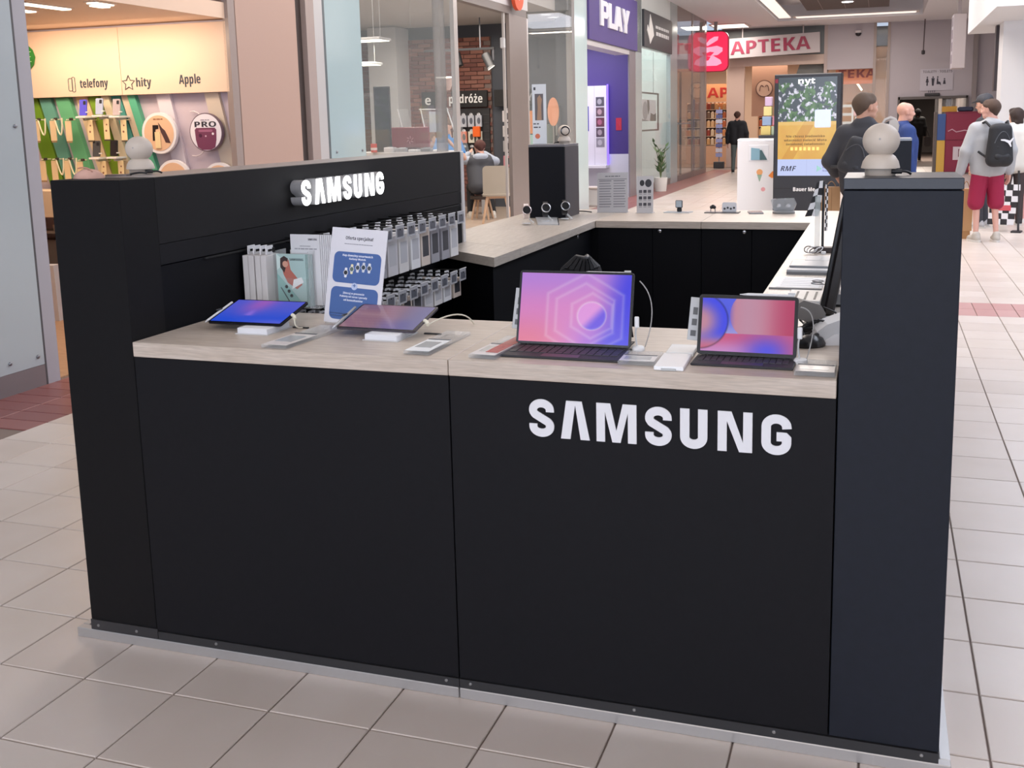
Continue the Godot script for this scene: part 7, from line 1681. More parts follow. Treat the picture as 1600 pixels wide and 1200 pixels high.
func build_hall_things() -> void:
	# advertising pylon
	var py := thing("advert_pylon", "tall dark advertising pylon with a lit screen reading RMF", "advertising pylon", Vector3(1.02, 0, -14.55), deg_to_rad(-3))
	put("body", MB.new().box(Vector3(-0.5, 0, -0.15), Vector3(0.5, 2.19, 0.12), 0.012), mt("23252c", 0.35), py)
	var nz := FastNoiseLite.new(); nz.seed = 8; nz.frequency = 0.4
	var flow := func(x, y):
		var c: Color
		if y < 0.445:
			c = Color.html("4c5358")
			var g := nz.get_noise_2d(x * 9.0, y * 14.0)
			var s := 1.0 - sqrt(pow((x - 0.5) * 1.5, 2) + pow((y - 0.28) * 3.2, 2))
			if g + s * 0.5 > 0.2: c = Color.html("3f5c3c").lerp(Color.html("6b8a5c"), clampf(nz.get_noise_2d(x * 22.0, y * 30.0) + 0.5, 0, 1))
			var w := nz.get_noise_2d(x * 24.0 + 40.0, y * 34.0 + 9.0)
			if w > 0.22 and s > 0.05 and y > 0.05: c = Color.html("b9b4c6").lerp(Color.html("e2e0ea"), clampf((w - 0.22) * 4.0, 0, 1))
			if y < 0.05: c = Color.html("4c5358")
		elif y < 0.83:
			c = Color.html("e0a850").lerp(Color.html("e8bd58"), clampf(nz.get_noise_2d(x * 5.0, y * 5.0) + 0.5, 0, 1))
			if absf(x - 0.5 + (y - 0.5)) < 0.1: c = c.lerp(Color.html("cf8e3c"), 0.6)
			if y < 0.48: c = c.lerp(Color.html("efcb80"), 0.5)
		else:
			c = Color.html("c3cdf4")
			if absf(x - 0.51) < 0.004: c = Color.html("b4bde6")
		return c
	var q := MB.new()
	q.quad(Vector3(-0.435, 0.64, 0.122), Vector3(0.435, 0.64, 0.122), Vector3(0.435, 2.135, 0.122), Vector3(-0.435, 2.135, 0.122), Vector3(0, 0, 1))
	put("screen", q, screen_mat(174, 299, flow, 1.0), py)
	var di := mt("5d4a2c", 0.5)
	words(py, "lettering", "nyt", 0.085, Vector3(-0.02, 2.08, 0.123), Vector3.ZERO, glow("eef0f2", 0.8), 0.002, true, 0.25)
	words(py, "lettering", "Nie chcesz środowisko", 0.034, Vector3(-0.02, 1.245, 0.123), Vector3.ZERO, di, 0.002, true, 0.58)
	words(py, "lettering", "własności świecić Moto", 0.034, Vector3(-0.02, 1.185, 0.123), Vector3.ZERO, di, 0.002, true, 0.64)
	words(py, "lettering", "świadomej świadomości", 0.034, Vector3(-0.02, 1.125, 0.123), Vector3.ZERO, di, 0.002, true, 0.58)
	for i in 7: put("pale_stroke", MB.new().box(Vector3(-0.24 + i * 0.065, 1.03, 0.122), Vector3(-0.2 + i * 0.065, 1.08, 0.1235)), glow("e6b566", 0.7), py)
	var rm := words(py, "lettering", "RMF", 0.075, Vector3(-0.27, 0.75, 0.123), Vector3.ZERO, mt("2e3348", 0.5), 0.002, true, 0.22)
	rm.transform.basis.y += Vector3(0.28, 0, 0)
	words(py, "lettering", "Bauer", 0.034, Vector3(0.3, 0.77, 0.123), Vector3.ZERO, mt("7a86b8", 0.5), 0.002, true, 0.11)
	words(py, "lettering", "Academy", 0.034, Vector3(0.32, 0.72, 0.123), Vector3.ZERO, mt("7a86b8", 0.5), 0.002, true, 0.15)
	put("play_mark", MB.new().ext(pv([0.16, 0.7, 0.24, 0.75, 0.16, 0.8]), 0.003, Transform3D(Basis(), Vector3(0, 0, 0.122))), mt("8fc4c0", 0.5), py)
	put("white_card", MB.new().ext(rrect(0.24, 0.27, 0.02, Vector2(0.235, 1.51)), 0.003, Transform3D(Basis(), Vector3(0, 0, 0.122))), glow("b4c0f0", 0.45), py)
	put("red_corner", MB.new().box(Vector3(-0.49, 2.06, 0.12), Vector3(-0.445, 2.12, 0.122)), mt("7a1f34", 0.5), py)
	words(py, "lettering", "Bauer Media", 0.058, Vector3(0.03, 0.43, 0.121), Vector3.ZERO, mt("e4e4e6", 0.5), 0.002, true, 0.44)
	put("groove", MB.new().box(Vector3(-0.48, 0.44, 0.12), Vector3(-0.22, 0.448, 0.1215)), mt("101114", 0.6), py)
	# white cabinet with leaflets and the box tower
	var cb := thing("white_cabinet", "white rounded promotion cabinet with stickers left of the advertising pylon", "cabinet", Vector3(0.13, 0, -15.7))
	put("body", MB.new().ext(pv([-0.3, -0.1, -0.24, 0.2, 0.2, 0.3, 0.5, 0.24, 0.5, -0.4, -0.3, -0.4]), 1.16, Transform3D(Basis(Vector3(1, 0, 0), Vector3(0, 0, -1), Vector3(0, 1, 0)).inverse() if false else Basis(Vector3(1, 0, 0), -PI / 2), Vector3(0, 0, 0.1))), mt("e3e4ea", 0.35), cb)
	put("top_rim", MB.new().box(Vector3(-0.31, 1.16, -0.3), Vector3(0.51, 1.2, 0.4), 0.01), mt("e8e9ee", 0.3), cb)
	cb.rotation.y = deg_to_rad(4)
	put("leaflet_pocket", MB.new().box(Vector3(-0.12, 0.84, 0.2), Vector3(0.2, 1.1, 0.51), 0.004), mt("dfe2ea", 0.3), cb)
	put("leaflet", MB.new().ext(pv([-0.08, 0.86, 0.06, 0.86, 0.06, 1.04, -0.08, 1.06]), 0.005, Transform3D(Basis(), Vector3(0, 0, 0.515))), mt("7fa8bd", 0.4), cb)
	put("leaflet", MB.new().ext(pv([0.06, 0.86, 0.18, 0.86, 0.09, 1.02, 0.06, 1.02]), 0.006, Transform3D(Basis(), Vector3(0, 0, 0.515))), mt("3d5f66", 0.4), cb)
	put("door_seam", MB.new().box(Vector3(-0.13, 0.05, 0.4), Vector3(-0.122, 0.8, 0.44)), mt("b0b2ba", 0.4), cb)
	put("sticker_cone", MB.new().ext(pv([0.02, 0.62, 0.06, 0.5, 0.1, 0.62]), 0.004, Transform3D(Basis(), Vector3(0, 0, 0.5))), mt("8fae9a", 0.4), cb)
	put("sticker_scoop", MB.new().ext(disc(0.05, Vector2(0.06, 0.66), 16), 0.004, Transform3D(Basis(), Vector3(0, 0, 0.5))), mt("e3a46c", 0.4), cb)
	put("sticker_flame", MB.new().ext(pv([0.2, 0.6, 0.26, 0.56, 0.32, 0.6, 0.27, 0.68]), 0.004, Transform3D(Basis(), Vector3(0, 0, 0.5))), mt("e88a3c", 0.4), cb)
	put("sticker_ring", MB.new().ext(disc(0.035, Vector2(0.12, 0.38), 16), 0.004, Transform3D(Basis(), Vector3(0, 0, 0.5))), mt("e4a4ac", 0.4), cb)
	var tw := thing("box_tower", "tower of colourful toy boxes standing on a dark tray on the white cabinet", "box tower", Vector3(0.36, 1.2, -15.75))
	put("dark_tray", MB.new().box(Vector3(-0.2, 0, -0.15), Vector3(0.26, 0.05, 0.2), 0.006), mt("2a2b30", 0.4), tw)
	var tc := ["d8c47a", "a9b8a0", "8fa6c8", "d690a8", "dcd090", "9ab4a4", "c9b0d0", "e0cf7e"]
	for i in 8:
		put("toy_box", MB.new().box(Vector3(-0.17 + (i % 2) * 0.17 + (i / 2) * 0.02, 0.05 + (i / 2) * 0.16, -0.1), Vector3(-0.01 + (i % 2) * 0.17 + (i / 2) * 0.005, 0.2 + (i / 2) * 0.16, 0.12), 0.008), mt(tc[i], 0.45), tw)
	# parcel lockers
	var lk := thing("parcel_locker", "red parcel locker with a blue and yellow side near the corridor door", "locker", Vector3(3.95, 0, -27.2))
	put("body", MB.new().box(Vector3(-0.26, 0.03, -0.4), Vector3(0.6, 1.6, 0.1), 0.006), mt("7d2038", 0.45), lk)
	put("door", MB.new().box(Vector3(-0.24, 0.88, 0.1), Vector3(0.58, 1.55, 0.12), 0.004), mt("8a2440", 0.4), lk)
	put("door", MB.new().box(Vector3(-0.24, 0.06, 0.1), Vector3(0.58, 0.86, 0.12), 0.004), mt("8a2440", 0.4), lk)
	put("blue_side", MB.new().box(Vector3(-0.46, 0.87, -0.3), Vector3(-0.262, 1.55, 0.1), 0.004), mt("3c5a94", 0.45), lk)
	put("yellow_side", MB.new().box(Vector3(-0.46, 0.05, -0.3), Vector3(-0.262, 0.866, 0.1), 0.004), mt("d8ac4c", 0.45), lk)
	put("edge_post", MB.new().box(Vector3(-0.54, 0, -0.3), Vector3(-0.462, 1.6, 0.1), 0.004), mt("5d5450", 0.45), lk)
	var pl := put("white_plate", MB.new().box(Vector3(-0.06, 0.36, 0.12), Vector3(0.34, 0.7, 0.126)), mt("d8ccd2", 0.4), lk)
	put("emblem", MB.new().ext(pv([0.07, 0.44, 0.07, 0.64, 0.11, 0.64, 0.11, 0.56, 0.19, 0.64, 0.24, 0.64, 0.14, 0.54, 0.24, 0.44, 0.19, 0.44, 0.11, 0.52, 0.11, 0.44]), 0.003, Transform3D(Basis(), Vector3(0, 0, 0.126))), mt("6d2236", 0.4), pl)
	put("white_script", MB.new().tube([Vector3(-0.2, 1.1, 0.122), Vector3(-0.1, 1.15, 0.122), Vector3(0.0, 1.08, 0.122), Vector3(0.2, 1.12, 0.122), Vector3(0.34, 1.1, 0.122)], 0.014, 6), mt("d0aab6", 0.4), lk)
	put("yellow_top", MB.new().box(Vector3(-0.36, 1.6, -0.1), Vector3(0.0, 1.74, 0.05)), mt("c08c2c", 0.5), lk)
	put("dark_top", MB.new().box(Vector3(0.02, 1.6, -0.1), Vector3(0.4, 1.72, 0.05), 0.03), mt("2c3248", 0.5), lk)
	# checkered panel stand on the right
	var ck := thing("checkered_banner", "black and white checkered banner standing behind the boy in red shorts", "banner", Vector3(3.68, 0, -12.55), deg_to_rad(-15))
	var w := MB.new(); var b := MB.new()
	for i in 4:
		for j in 7:
			var mbx := w if (i + j) % 2 else b
			var sk := 0.06 * (j / 6.0)
			mbx.ext(pv([-0.16 + i * 0.08 - sk, 0.62 - j * 0.075, -0.08 + i * 0.08 - sk, 0.62 - j * 0.075, -0.08 + i * 0.08 - sk, 0.545 - j * 0.075, -0.16 + i * 0.08 - sk, 0.545 - j * 0.075]), 0.012)
	put("white_squares", w, mt("dcdce0", 0.6), ck)
	put("black_squares", b, mt("26262a", 0.6), ck)
	put("red_label", MB.new().box(Vector3(-0.1, 0.28, 0.012), Vector3(0.06, 0.35, 0.016)), mt("c4525c", 0.5), ck)
	put("pole", MB.new().tube([Vector3(0.16, 0, 0), Vector3(0.13, 0.8, 0)], 0.014, 8), mt("2a2a2e", 0.5), ck)
	put("foot", MB.new().box(Vector3(0.08, 0, -0.08), Vector3(0.2, 0.02, 0.08)), mt("2a2a2e", 0.5), ck)
	var pk := thing("pink_ramp", "pale pink slanted board on the floor behind the woman in white", "board", Vector3(4.25, 0, -13.9), deg_to_rad(-20))
	put("board", MB.new().ext(pv([-0.45, 0, 0.4, 0, 0.1, 0.55, -0.2, 0.5]), 0.05), mt("e3a7a2", 0.6), pk)
	put("white_edge", MB.new().box(Vector3(-0.5, 0, 0.05), Vector3(0.45, 0.05, 0.09)), mt("e2e2e2", 0.6), pk)

# ---------- people ----------
# surface of a smooth union of tapered capsules [a, b, ra, rb], meshed with surface nets
func net(prims: Array, cell: float, k := 0.03) -> MB:
	var lo := Vector3(1e9, 1e9, 1e9); var hi := -lo
	for p in prims:
		var m: float = maxf(p[2], p[3]) + k + cell * 2.0
		for e in 2:
			lo = lo.min(p[e] - Vector3(m, m, m)); hi = hi.max(p[e] + Vector3(m, m, m))
	var nx := int((hi.x - lo.x) / cell) + 2; var ny := int((hi.y - lo.y) / cell) + 2; var nz := int((hi.z - lo.z) / cell) + 2
	var val := PackedFloat32Array(); val.resize(nx * ny * nz); val.fill(1.0)
	for p in prims:
		var a: Vector3 = p[0]; var b: Vector3 = p[1]; var ra: float = p[2]; var rb: float = p[3]
		var m := maxf(ra, rb) + k + cell * 1.5
		var q0 := ((a.min(b) - Vector3(m, m, m) - lo) / cell).floor(); var q1 := ((a.max(b) + Vector3(m, m, m) - lo) / cell).ceil()
		var ba := b - a
		var bb := maxf(ba.length_squared(), 1e-9)
		for z in range(maxi(0, int(q0.z)), mini(nz - 1, int(q1.z)) + 1):
			for y in range(maxi(0, int(q0.y)), mini(ny - 1, int(q1.y)) + 1):
				var row := (z * ny + y) * nx
				for x in range(maxi(0, int(q0.x)), mini(nx - 1, int(q1.x)) + 1):
					var pa := lo + Vector3(x, y, z) * cell - a
					var h := clampf(pa.dot(ba) / bb, 0.0, 1.0)
					var d := (pa - ba * h).length() - ra - (rb - ra) * h
					var v := val[row + x]
					var e := k - absf(v - d)
					var nv := minf(v, d)
					if e > 0.0: nv -= e * e / k * 0.25
					val[row + x] = nv
	var ids := PackedInt32Array(); ids.resize(nx * ny * nz); ids.fill(-1)
	var vs := PackedVector3Array(); var ns := PackedVector3Array()
	var off := [0, 1, nx, nx + 1, nx * ny, nx * ny + 1, nx * ny + nx, nx * ny + nx + 1]
	var edges := [[0, 1], [2, 3], [4, 5], [6, 7], [0, 2], [1, 3], [4, 6], [5, 7], [0, 4], [1, 5], [2, 6], [3, 7]]
	var cor := []
	for i in 8: cor.append(Vector3(i & 1, (i >> 1) & 1, (i >> 2) & 1))
	for z in nz - 1:
		for y in ny - 1:
			var row := (z * ny + y) * nx
			for x in nx - 1:
				var i0 := row + x
				var s := 0
				for c in 8:
					if val[i0 + off[c]] < 0.0: s += 1
				if s == 0 or s == 8: continue
				var sum := Vector3.ZERO; var n := 0
				for e in edges:
					var va := val[i0 + off[e[0]]]; var vb := val[i0 + off[e[1]]]
					if (va < 0.0) != (vb < 0.0):
						sum += cor[e[0]].lerp(cor[e[1]], va / (va - vb)); n += 1
				var g := Vector3.ZERO
				for c in 8: g += (cor[c] * 2.0 - Vector3.ONE) * val[i0 + off[c]]
				ids[i0] = vs.size()
				vs.append(lo + (Vector3(x, y, z) + sum / n) * cell)
				ns.append(g.normalized())
	var o := MB.new()
	var st := [1, nx, nx * ny]
	for z in range(1, nz - 1):
		for y in range(1, ny - 1):
			for x in range(1, nx - 1):
				var i0 := (z * ny + y) * nx + x
				var v0 := val[i0] < 0.0
				for ax in 3:
					if v0 == (val[i0 + st[ax]] < 0.0): continue
					var u: int = st[(ax + 1) % 3]; var w: int = st[(ax + 2) % 3]
					var q := [ids[i0 - u - w], ids[i0 - w], ids[i0], ids[i0 - u]]
					if q.has(-1): continue
					o.tri(vs[q[0]], vs[q[1]], vs[q[2]], ns[q[0]], ns[q[1]], ns[q[2]])
					o.tri(vs[q[0]], vs[q[2]], vs[q[3]], ns[q[0]], ns[q[2]], ns[q[3]])
	return o
func addm(dst: MB, src: MB, x: Transform3D) -> void:
	var nb := x.basis.inverse().transposed()
	for i in range(0, src.v.size(), 3):
		dst.tri(x * src.v[i], x * src.v[i + 1], x * src.v[i + 2], (nb * src.n[i]).normalized(), (nb * src.n[i + 1]).normalized(), (nb * src.n[i + 2]).normalized())

var head_mb: MB
var hand_mb: MB
func V(x: float, y: float, z: float) -> Vector3: return Vector3(x, y, z)
func people_parts() -> void:
	# head about the point between the ears, face towards +z
	head_mb = net([[V(0, 0.035, -0.022), V(0, 0.03, 0.018), 0.083, 0.078], [V(0, -0.02, 0.02), V(0, -0.045, 0.035), 0.068, 0.058], [V(-0.025, -0.075, 0.045), V(0.025, -0.075, 0.045), 0.034, 0.034], [V(0, -0.09, 0.06), V(0, -0.088, 0.068), 0.022, 0.02],
		[V(0, 0.012, 0.092), V(0, -0.026, 0.108), 0.009, 0.014], [V(-0.012, -0.03, 0.098), V(0.012, -0.03, 0.098), 0.011, 0.011], [V(-0.035, 0.022, 0.078), V(0.035, 0.022, 0.078), 0.017, 0.017], [V(-0.035, -0.03, 0.066), V(-0.045, -0.02, 0.05), 0.024, 0.024], [V(0.035, -0.03, 0.066), V(0.045, -0.02, 0.05), 0.024, 0.024],
		[V(-0.077, 0.016, -0.008), V(-0.076, -0.024, 0.0), 0.015, 0.011], [V(0.077, 0.016, -0.008), V(0.076, -0.024, 0.0), 0.015, 0.011], [V(0, -0.06, -0.02), V(0, -0.17, -0.04), 0.056, 0.062]], 0.0065, 0.02)
	var hp := [[V(0, -0.01, 0.0), V(0, -0.08, 0.012), 0.024, 0.02], [V(0, -0.03, 0.02), V(0, -0.085, 0.026), 0.018, 0.016], [V(0, -0.03, -0.016), V(0, -0.08, -0.018), 0.018, 0.015], [V(0, 0.03, 0), V(0, -0.02, 0), 0.026, 0.024]]
	for i in 4:
		var z := 0.03 - i * 0.019
		var l: float = [0.07, 0.08, 0.075, 0.058][i]
		hp.append([V(0, -0.085, z), V(-0.008, -0.085 - l * 0.5, z * 1.12), 0.0095, 0.009])
		hp.append([V(-0.008, -0.085 - l * 0.5, z * 1.12), V(-0.026, -0.085 - l, z * 1.15), 0.009, 0.007])
	hp.append([V(0, -0.02, 0.022), V(-0.012, -0.06, 0.052), 0.014, 0.011])
	hp.append([V(-0.012, -0.06, 0.052), V(-0.022, -0.095, 0.05), 0.0105, 0.008])
	hand_mb = net(hp, 0.005, 0.006)

# c: skin, hair, top, legs, shoes colours; joints; which clothes
func person(label: String, at: Vector3, turn: float, H: float, c: Dictionary) -> Node3D:
	var t := thing("person", label, "person", at, turn)
	var s := H / 1.75
	var hx: float = c.get("hip_y", 0.93)
	var lean: Vector3 = c.get("lean", Vector3.ZERO)     # how far the shoulders are ahead of the hips
	var wide: float = c.get("wide", 1.0)
	var bulk: float = c.get("bulk", 0.0)
	var hip := V(0, hx, 0)
	var sho := V(0, hx + 0.49, -0.01) + lean
	var neck := sho + V(0, 0.08, 0.0) + lean * 0.15
	var head: Vector3 = sho + V(0, 0.225, 0.02) + lean * 0.4 + c.get("head_shift", Vector3.ZERO)
	var J := {"el": sho + V(0.235 * wide, -0.28, -0.03), "wl": sho + V(0.25 * wide, -0.53, 0.03), "er": sho + V(-0.235 * wide, -0.28, -0.03), "wr": sho + V(-0.25 * wide, -0.53, 0.03),
		"kl": V(0.105, 0.5, 0.02), "al": V(0.11, 0.09, -0.02), "kr": V(-0.105, 0.5, 0.02), "ar": V(-0.11, 0.09, -0.02)}
	for k in c.get("joints", {}): J[k] = c.joints[k]
	var sl := sho + V(0.165 * wide, -0.01, 0); var sr := sho + V(-0.165 * wide, -0.01, 0)
	var limbs := func(g: float, thigh: float) -> Array:
		return [[V(0.088, hx - 0.03, 0), J.kl, 0.078 + g + thigh, 0.056 + g], [J.kl, J.al, 0.053 + g, 0.04 + g], [V(-0.088, hx - 0.03, 0), J.kr, 0.078 + g + thigh, 0.056 + g], [J.kr, J.ar, 0.053 + g, 0.04 + g]]
	var trunk := func(g: float) -> Array:
		return [[V(0.07 * wide, hx, 0), sho + V(0.085 * wide, -0.15, 0.015), 0.1 + g, 0.108 + g], [V(-0.07 * wide, hx, 0), sho + V(-0.085 * wide, -0.15, 0.015), 0.1 + g, 0.108 + g], [sho + V(-0.12 * wide, -0.03, 0), sho + V(0.12 * wide, -0.03, 0), 0.072 + g, 0.072 + g], [sho, neck, 0.068 + g * 0.6, 0.052 + g * 0.5]]
	var arms := func(g: float) -> Array:
		return [[sl, J.el, 0.055 + g, 0.043 + g], [J.el, J.wl, 0.041 + g, 0.03 + g], [sr, J.er, 0.055 + g, 0.043 + g], [J.er, J.wr, 0.041 + g, 0.03 + g]]
	var body := net(limbs.call(-0.008, 0.0) + trunk.call(-0.014) + arms.call(-0.008), 0.022, 0.03)
	var hb := Basis.from_euler(Vector3(c.get("nod", 0.0), c.get("look", 0.0), 0))
	addm(body, head_mb, Transform3D(hb, head))
	for side in [["wl", "el", 1.0], ["wr", "er", -1.0]]:
		var w: Vector3 = J[side[0]]; var e: Vector3 = J[side[1]]
		var d := (w - e).normalized()
		var yb := -d
		var zb := (V(0, 0, 1) - yb * yb.dot(V(0, 0, 1)))
		if zb.length() < 0.3: zb = V(0, 1, 0) - yb * yb.dot(V(0, 1, 0))
		zb = zb.normalized()
		addm(body, hand_mb, Transform3D(Basis(yb.cross(zb) * side[2], yb, zb), w + d * 0.02))
	var sc := Basis.from_scale(Vector3(s, s, s))
	var grp: Array = []
	grp.append(put("body", body, mt(c.get("skin", "c9967c"), 0.55), t))
	# clothes
	var topk: Array = trunk.call(0.014 + bulk)
	if c.get("sleeves", true): topk += arms.call(0.01 + bulk * 0.7)
	else: topk += [[sl, sl.lerp(J.el, 0.6), 0.066, 0.062], [sr, sr.lerp(J.er, 0.6), 0.066, 0.062]]
	if c.has("hood"):
		topk += [[sho + V(-0.07, 0.055, -0.06), sho + V(0.07, 0.055, -0.06), 0.05, 0.05], [sho + V(-0.08, 0.06, -0.02), sho + V(-0.05, 0.05, 0.05), 0.035, 0.03], [sho + V(0.08, 0.06, -0.02), sho + V(0.05, 0.05, 0.05), 0.035, 0.03]]
	if c.has("collar"): topk += [[sho + V(-0.05, 0.075, -0.02), sho + V(0.05, 0.075, -0.02), 0.055, 0.055]]
	var jk := put("jacket", net(topk, 0.018, 0.035), mt(c.top, 0.8), t)
	grp.append(jk)
	if c.has("vest"): grp.append(put("vest", net(trunk.call(0.026 + bulk), 0.02, 0.03), mt(c.vest, 0.75), t))
	if c.get("shorts", false):
		grp.append(put("shorts", net([[V(-0.06, hx, 0), V(0.06, hx, 0), 0.118, 0.118], [V(0.088, hx - 0.04, 0), J.kl + V(0.01, 0.02, 0), 0.105, 0.1], [V(-0.088, hx - 0.04, 0), J.kr + V(-0.01, 0.02, 0), 0.105, 0.1]], 0.018, 0.02), mt(c.legs, 0.75), t))
	else:
		grp.append(put("trousers", net([[V(-0.06, hx - 0.01, 0), V(0.06, hx - 0.01, 0), 0.112, 0.112]] + limbs.call(0.014, 0.006), 0.02, 0.02), mt(c.legs, 0.8), t))
	for k in ["l", "r"]:
		var a: Vector3 = J["a" + k]
		var kn: Vector3 = J["k" + k]
		var f := Basis(Vector3.UP, c.get("toe", 0.18) * (1 if k == "l" else -1))
		var sh := put("shoe", net([[a + f * V(0, -0.045, -0.03), a + f * V(0, -0.052, 0.13), 0.046, 0.038], [a + V(0, 0, -0.01), a + f * V(0, -0.03, 0.03), 0.047, 0.042]], 0.014, 0.02), mt(c.shoes, 0.6), t)
		var soled := PackedVector2Array()
		for q in disc(0.05, Vector2.ZERO, 18, 0.14): soled.append(q)
		put("sole", MB.new().ext(soled, 0.026, Transform3D(Basis(f * V(1, 0, 0), f * V(0, 0, -1), V(0, 1, 0)), a + f * V(0, -0.09, 0.045))), mt(c.get("sole", "d0cdc8"), 0.7), sh)
		grp.append(sh)
	# face and hair
	var hd := Node3D.new(); hd.name = "face"; t.add_child(hd, true)
	hd.transform = Transform3D(hb, head)
	for e in [-1, 1]:
		var ey := put("eye", MB.new().lathe([Vector2(0, -0.009), Vector2(0.009, -0.005), Vector2(0.011, 0), Vector2(0.009, 0.005), Vector2(0, 0.009)], Vector3.ZERO, 12), mt("e8e2dc", 0.3), hd, V(e * 0.031, 0.002, 0.087))
		put("brow", MB.new().box(V(e * 0.031 - 0.015, 0.02, 0.09), V(e * 0.031 + 0.015, 0.026, 0.099), 0.002), mt(c.get("hair", "4a3628"), 0.8), hd)
	put("lips", MB.new().tube([V(-0.022, -0.058, 0.082), V(0, -0.056, 0.092), V(0.022, -0.058, 0.082)], 0.006, 8), mt("a8685c", 0.5), hd)
	grp.append(hd)
	if c.has("hair"):
		var hp := [[V(0, 0.055, -0.03), V(0, 0.06, 0.03), 0.078, 0.066], [V(-0.03, 0.03, -0.05), V(0.03, 0.03, -0.05), 0.066, 0.066], [V(0, -0.02, -0.06), V(0, -0.045, -0.055), 0.05, 0.042], [V(-0.066, 0.04, -0.005), V(-0.062, 0.05, 0.035), 0.024, 0.02], [V(0.066, 0.04, -0.005), V(0.062, 0.05, 0.035), 0.024, 0.02]]
		if c.get("long", false):
			hp += [[V(-0.07, 0.03, 0.0), V(-0.07, -0.07, -0.02), 0.034, 0.024], [V(0.07, 0.03, 0.0), V(0.07, -0.07, -0.02), 0.034, 0.024], [V(-0.03, 0.0, -0.075), V(0.03, -0.09, -0.07), 0.045, 0.04], [V(0.03, 0.0, -0.075), V(-0.03, -0.09, -0.07), 0.045, 0.04], [V(-0.04, 0.085, 0.06), V(0.04, 0.085, 0.06), 0.03, 0.03]]
		var h := put("hair", net(hp, 0.01, 0.03), mt(c.hair, 0.85), t)
		h.transform = Transform3D(hb, head)
		grp.append(h)
	if c.has("cap"):
		var h := put("cap", net([[V(0, 0.06, -0.025), V(0, 0.06, 0.025), 0.088, 0.08], [V(-0.05, 0.042, -0.03), V(0.05, 0.042, -0.03), 0.06, 0.06]], 0.011, 0.03), mt(c.cap, 0.8), t)
		put("brim", MB.new().ext(disc(0.07, V2(0, 0), 20, 0.075), 0.008, Transform3D(Basis(V(1, 0, 0), -PI / 2 + 0.15), V(0, 0.045, 0.1)), true), mt(c.cap, 0.8), h)
		h.transform = Transform3D(hb, head)
		grp.append(h)
	for o in grp:
		o.transform = Transform3D(sc, Vector3.ZERO) * o.transform
	t.set_meta("scale_", s)
	t.remove_meta("scale_")
	return t
func V2(x: float, y: float) -> Vector2: return Vector2(x, y)

func backpack(label: String, at: Vector3, turn: float, col: String, w: float, h: float, d: float, straps: Array, mark: bool) -> Node3D:
	var t := thing("backpack", label, "backpack", at, turn)
	put("bag", net([[V(-w * 0.28, -h * 0.3, 0), V(-w * 0.24, h * 0.3, 0.0), d, d * 0.8], [V(w * 0.28, -h * 0.3, 0), V(w * 0.24, h * 0.3, 0), d, d * 0.8], [V(0, -h * 0.28, -0.02), V(0, h * 0.3, -0.01), d * 1.05, d * 0.85]], 0.016, 0.04), mt(col, 0.7), t)
	put("front_pocket", net([[V(-w * 0.2, -h * 0.24, -d * 0.75), V(w * 0.2, -h * 0.24, -d * 0.75), d * 0.55, d * 0.55], [V(-w * 0.18, -h * 0.05, -d * 0.6), V(w * 0.18, -h * 0.05, -d * 0.6), d * 0.5, d * 0.5]], 0.014, 0.04), mt(col, 0.65), t)
	for s in straps: put("strap", MB.new().tube(s, 0.014, 8), mt(col, 0.75), t)
	put("zip", MB.new().tube(lerp3(V(-w * 0.36, 0.02, -d * 0.9), V(0, h * 0.5, -d * 1.1), V(w * 0.36, 0.02, -d * 0.9), 10), 0.004, 6), mt("54565c", 0.5), t)
	if mark:
		put("white_cat_mark", MB.new().ext(pv([-0.075, 0.03, -0.03, 0.022, 0.01, 0.0, 0.04, -0.045, 0.05, -0.04, 0.04, 0.0, 0.075, 0.06, 0.062, 0.062, 0.03, 0.028, -0.03, 0.045, -0.075, 0.045]), 0.004, Transform3D(Basis(V(-1, 0, 0), V(0, 1, 0), V(0, 0, -1)), V(-0.04, 0.02, -d * 1.24))), mt("e2e2e4", 0.5), t)
	return t

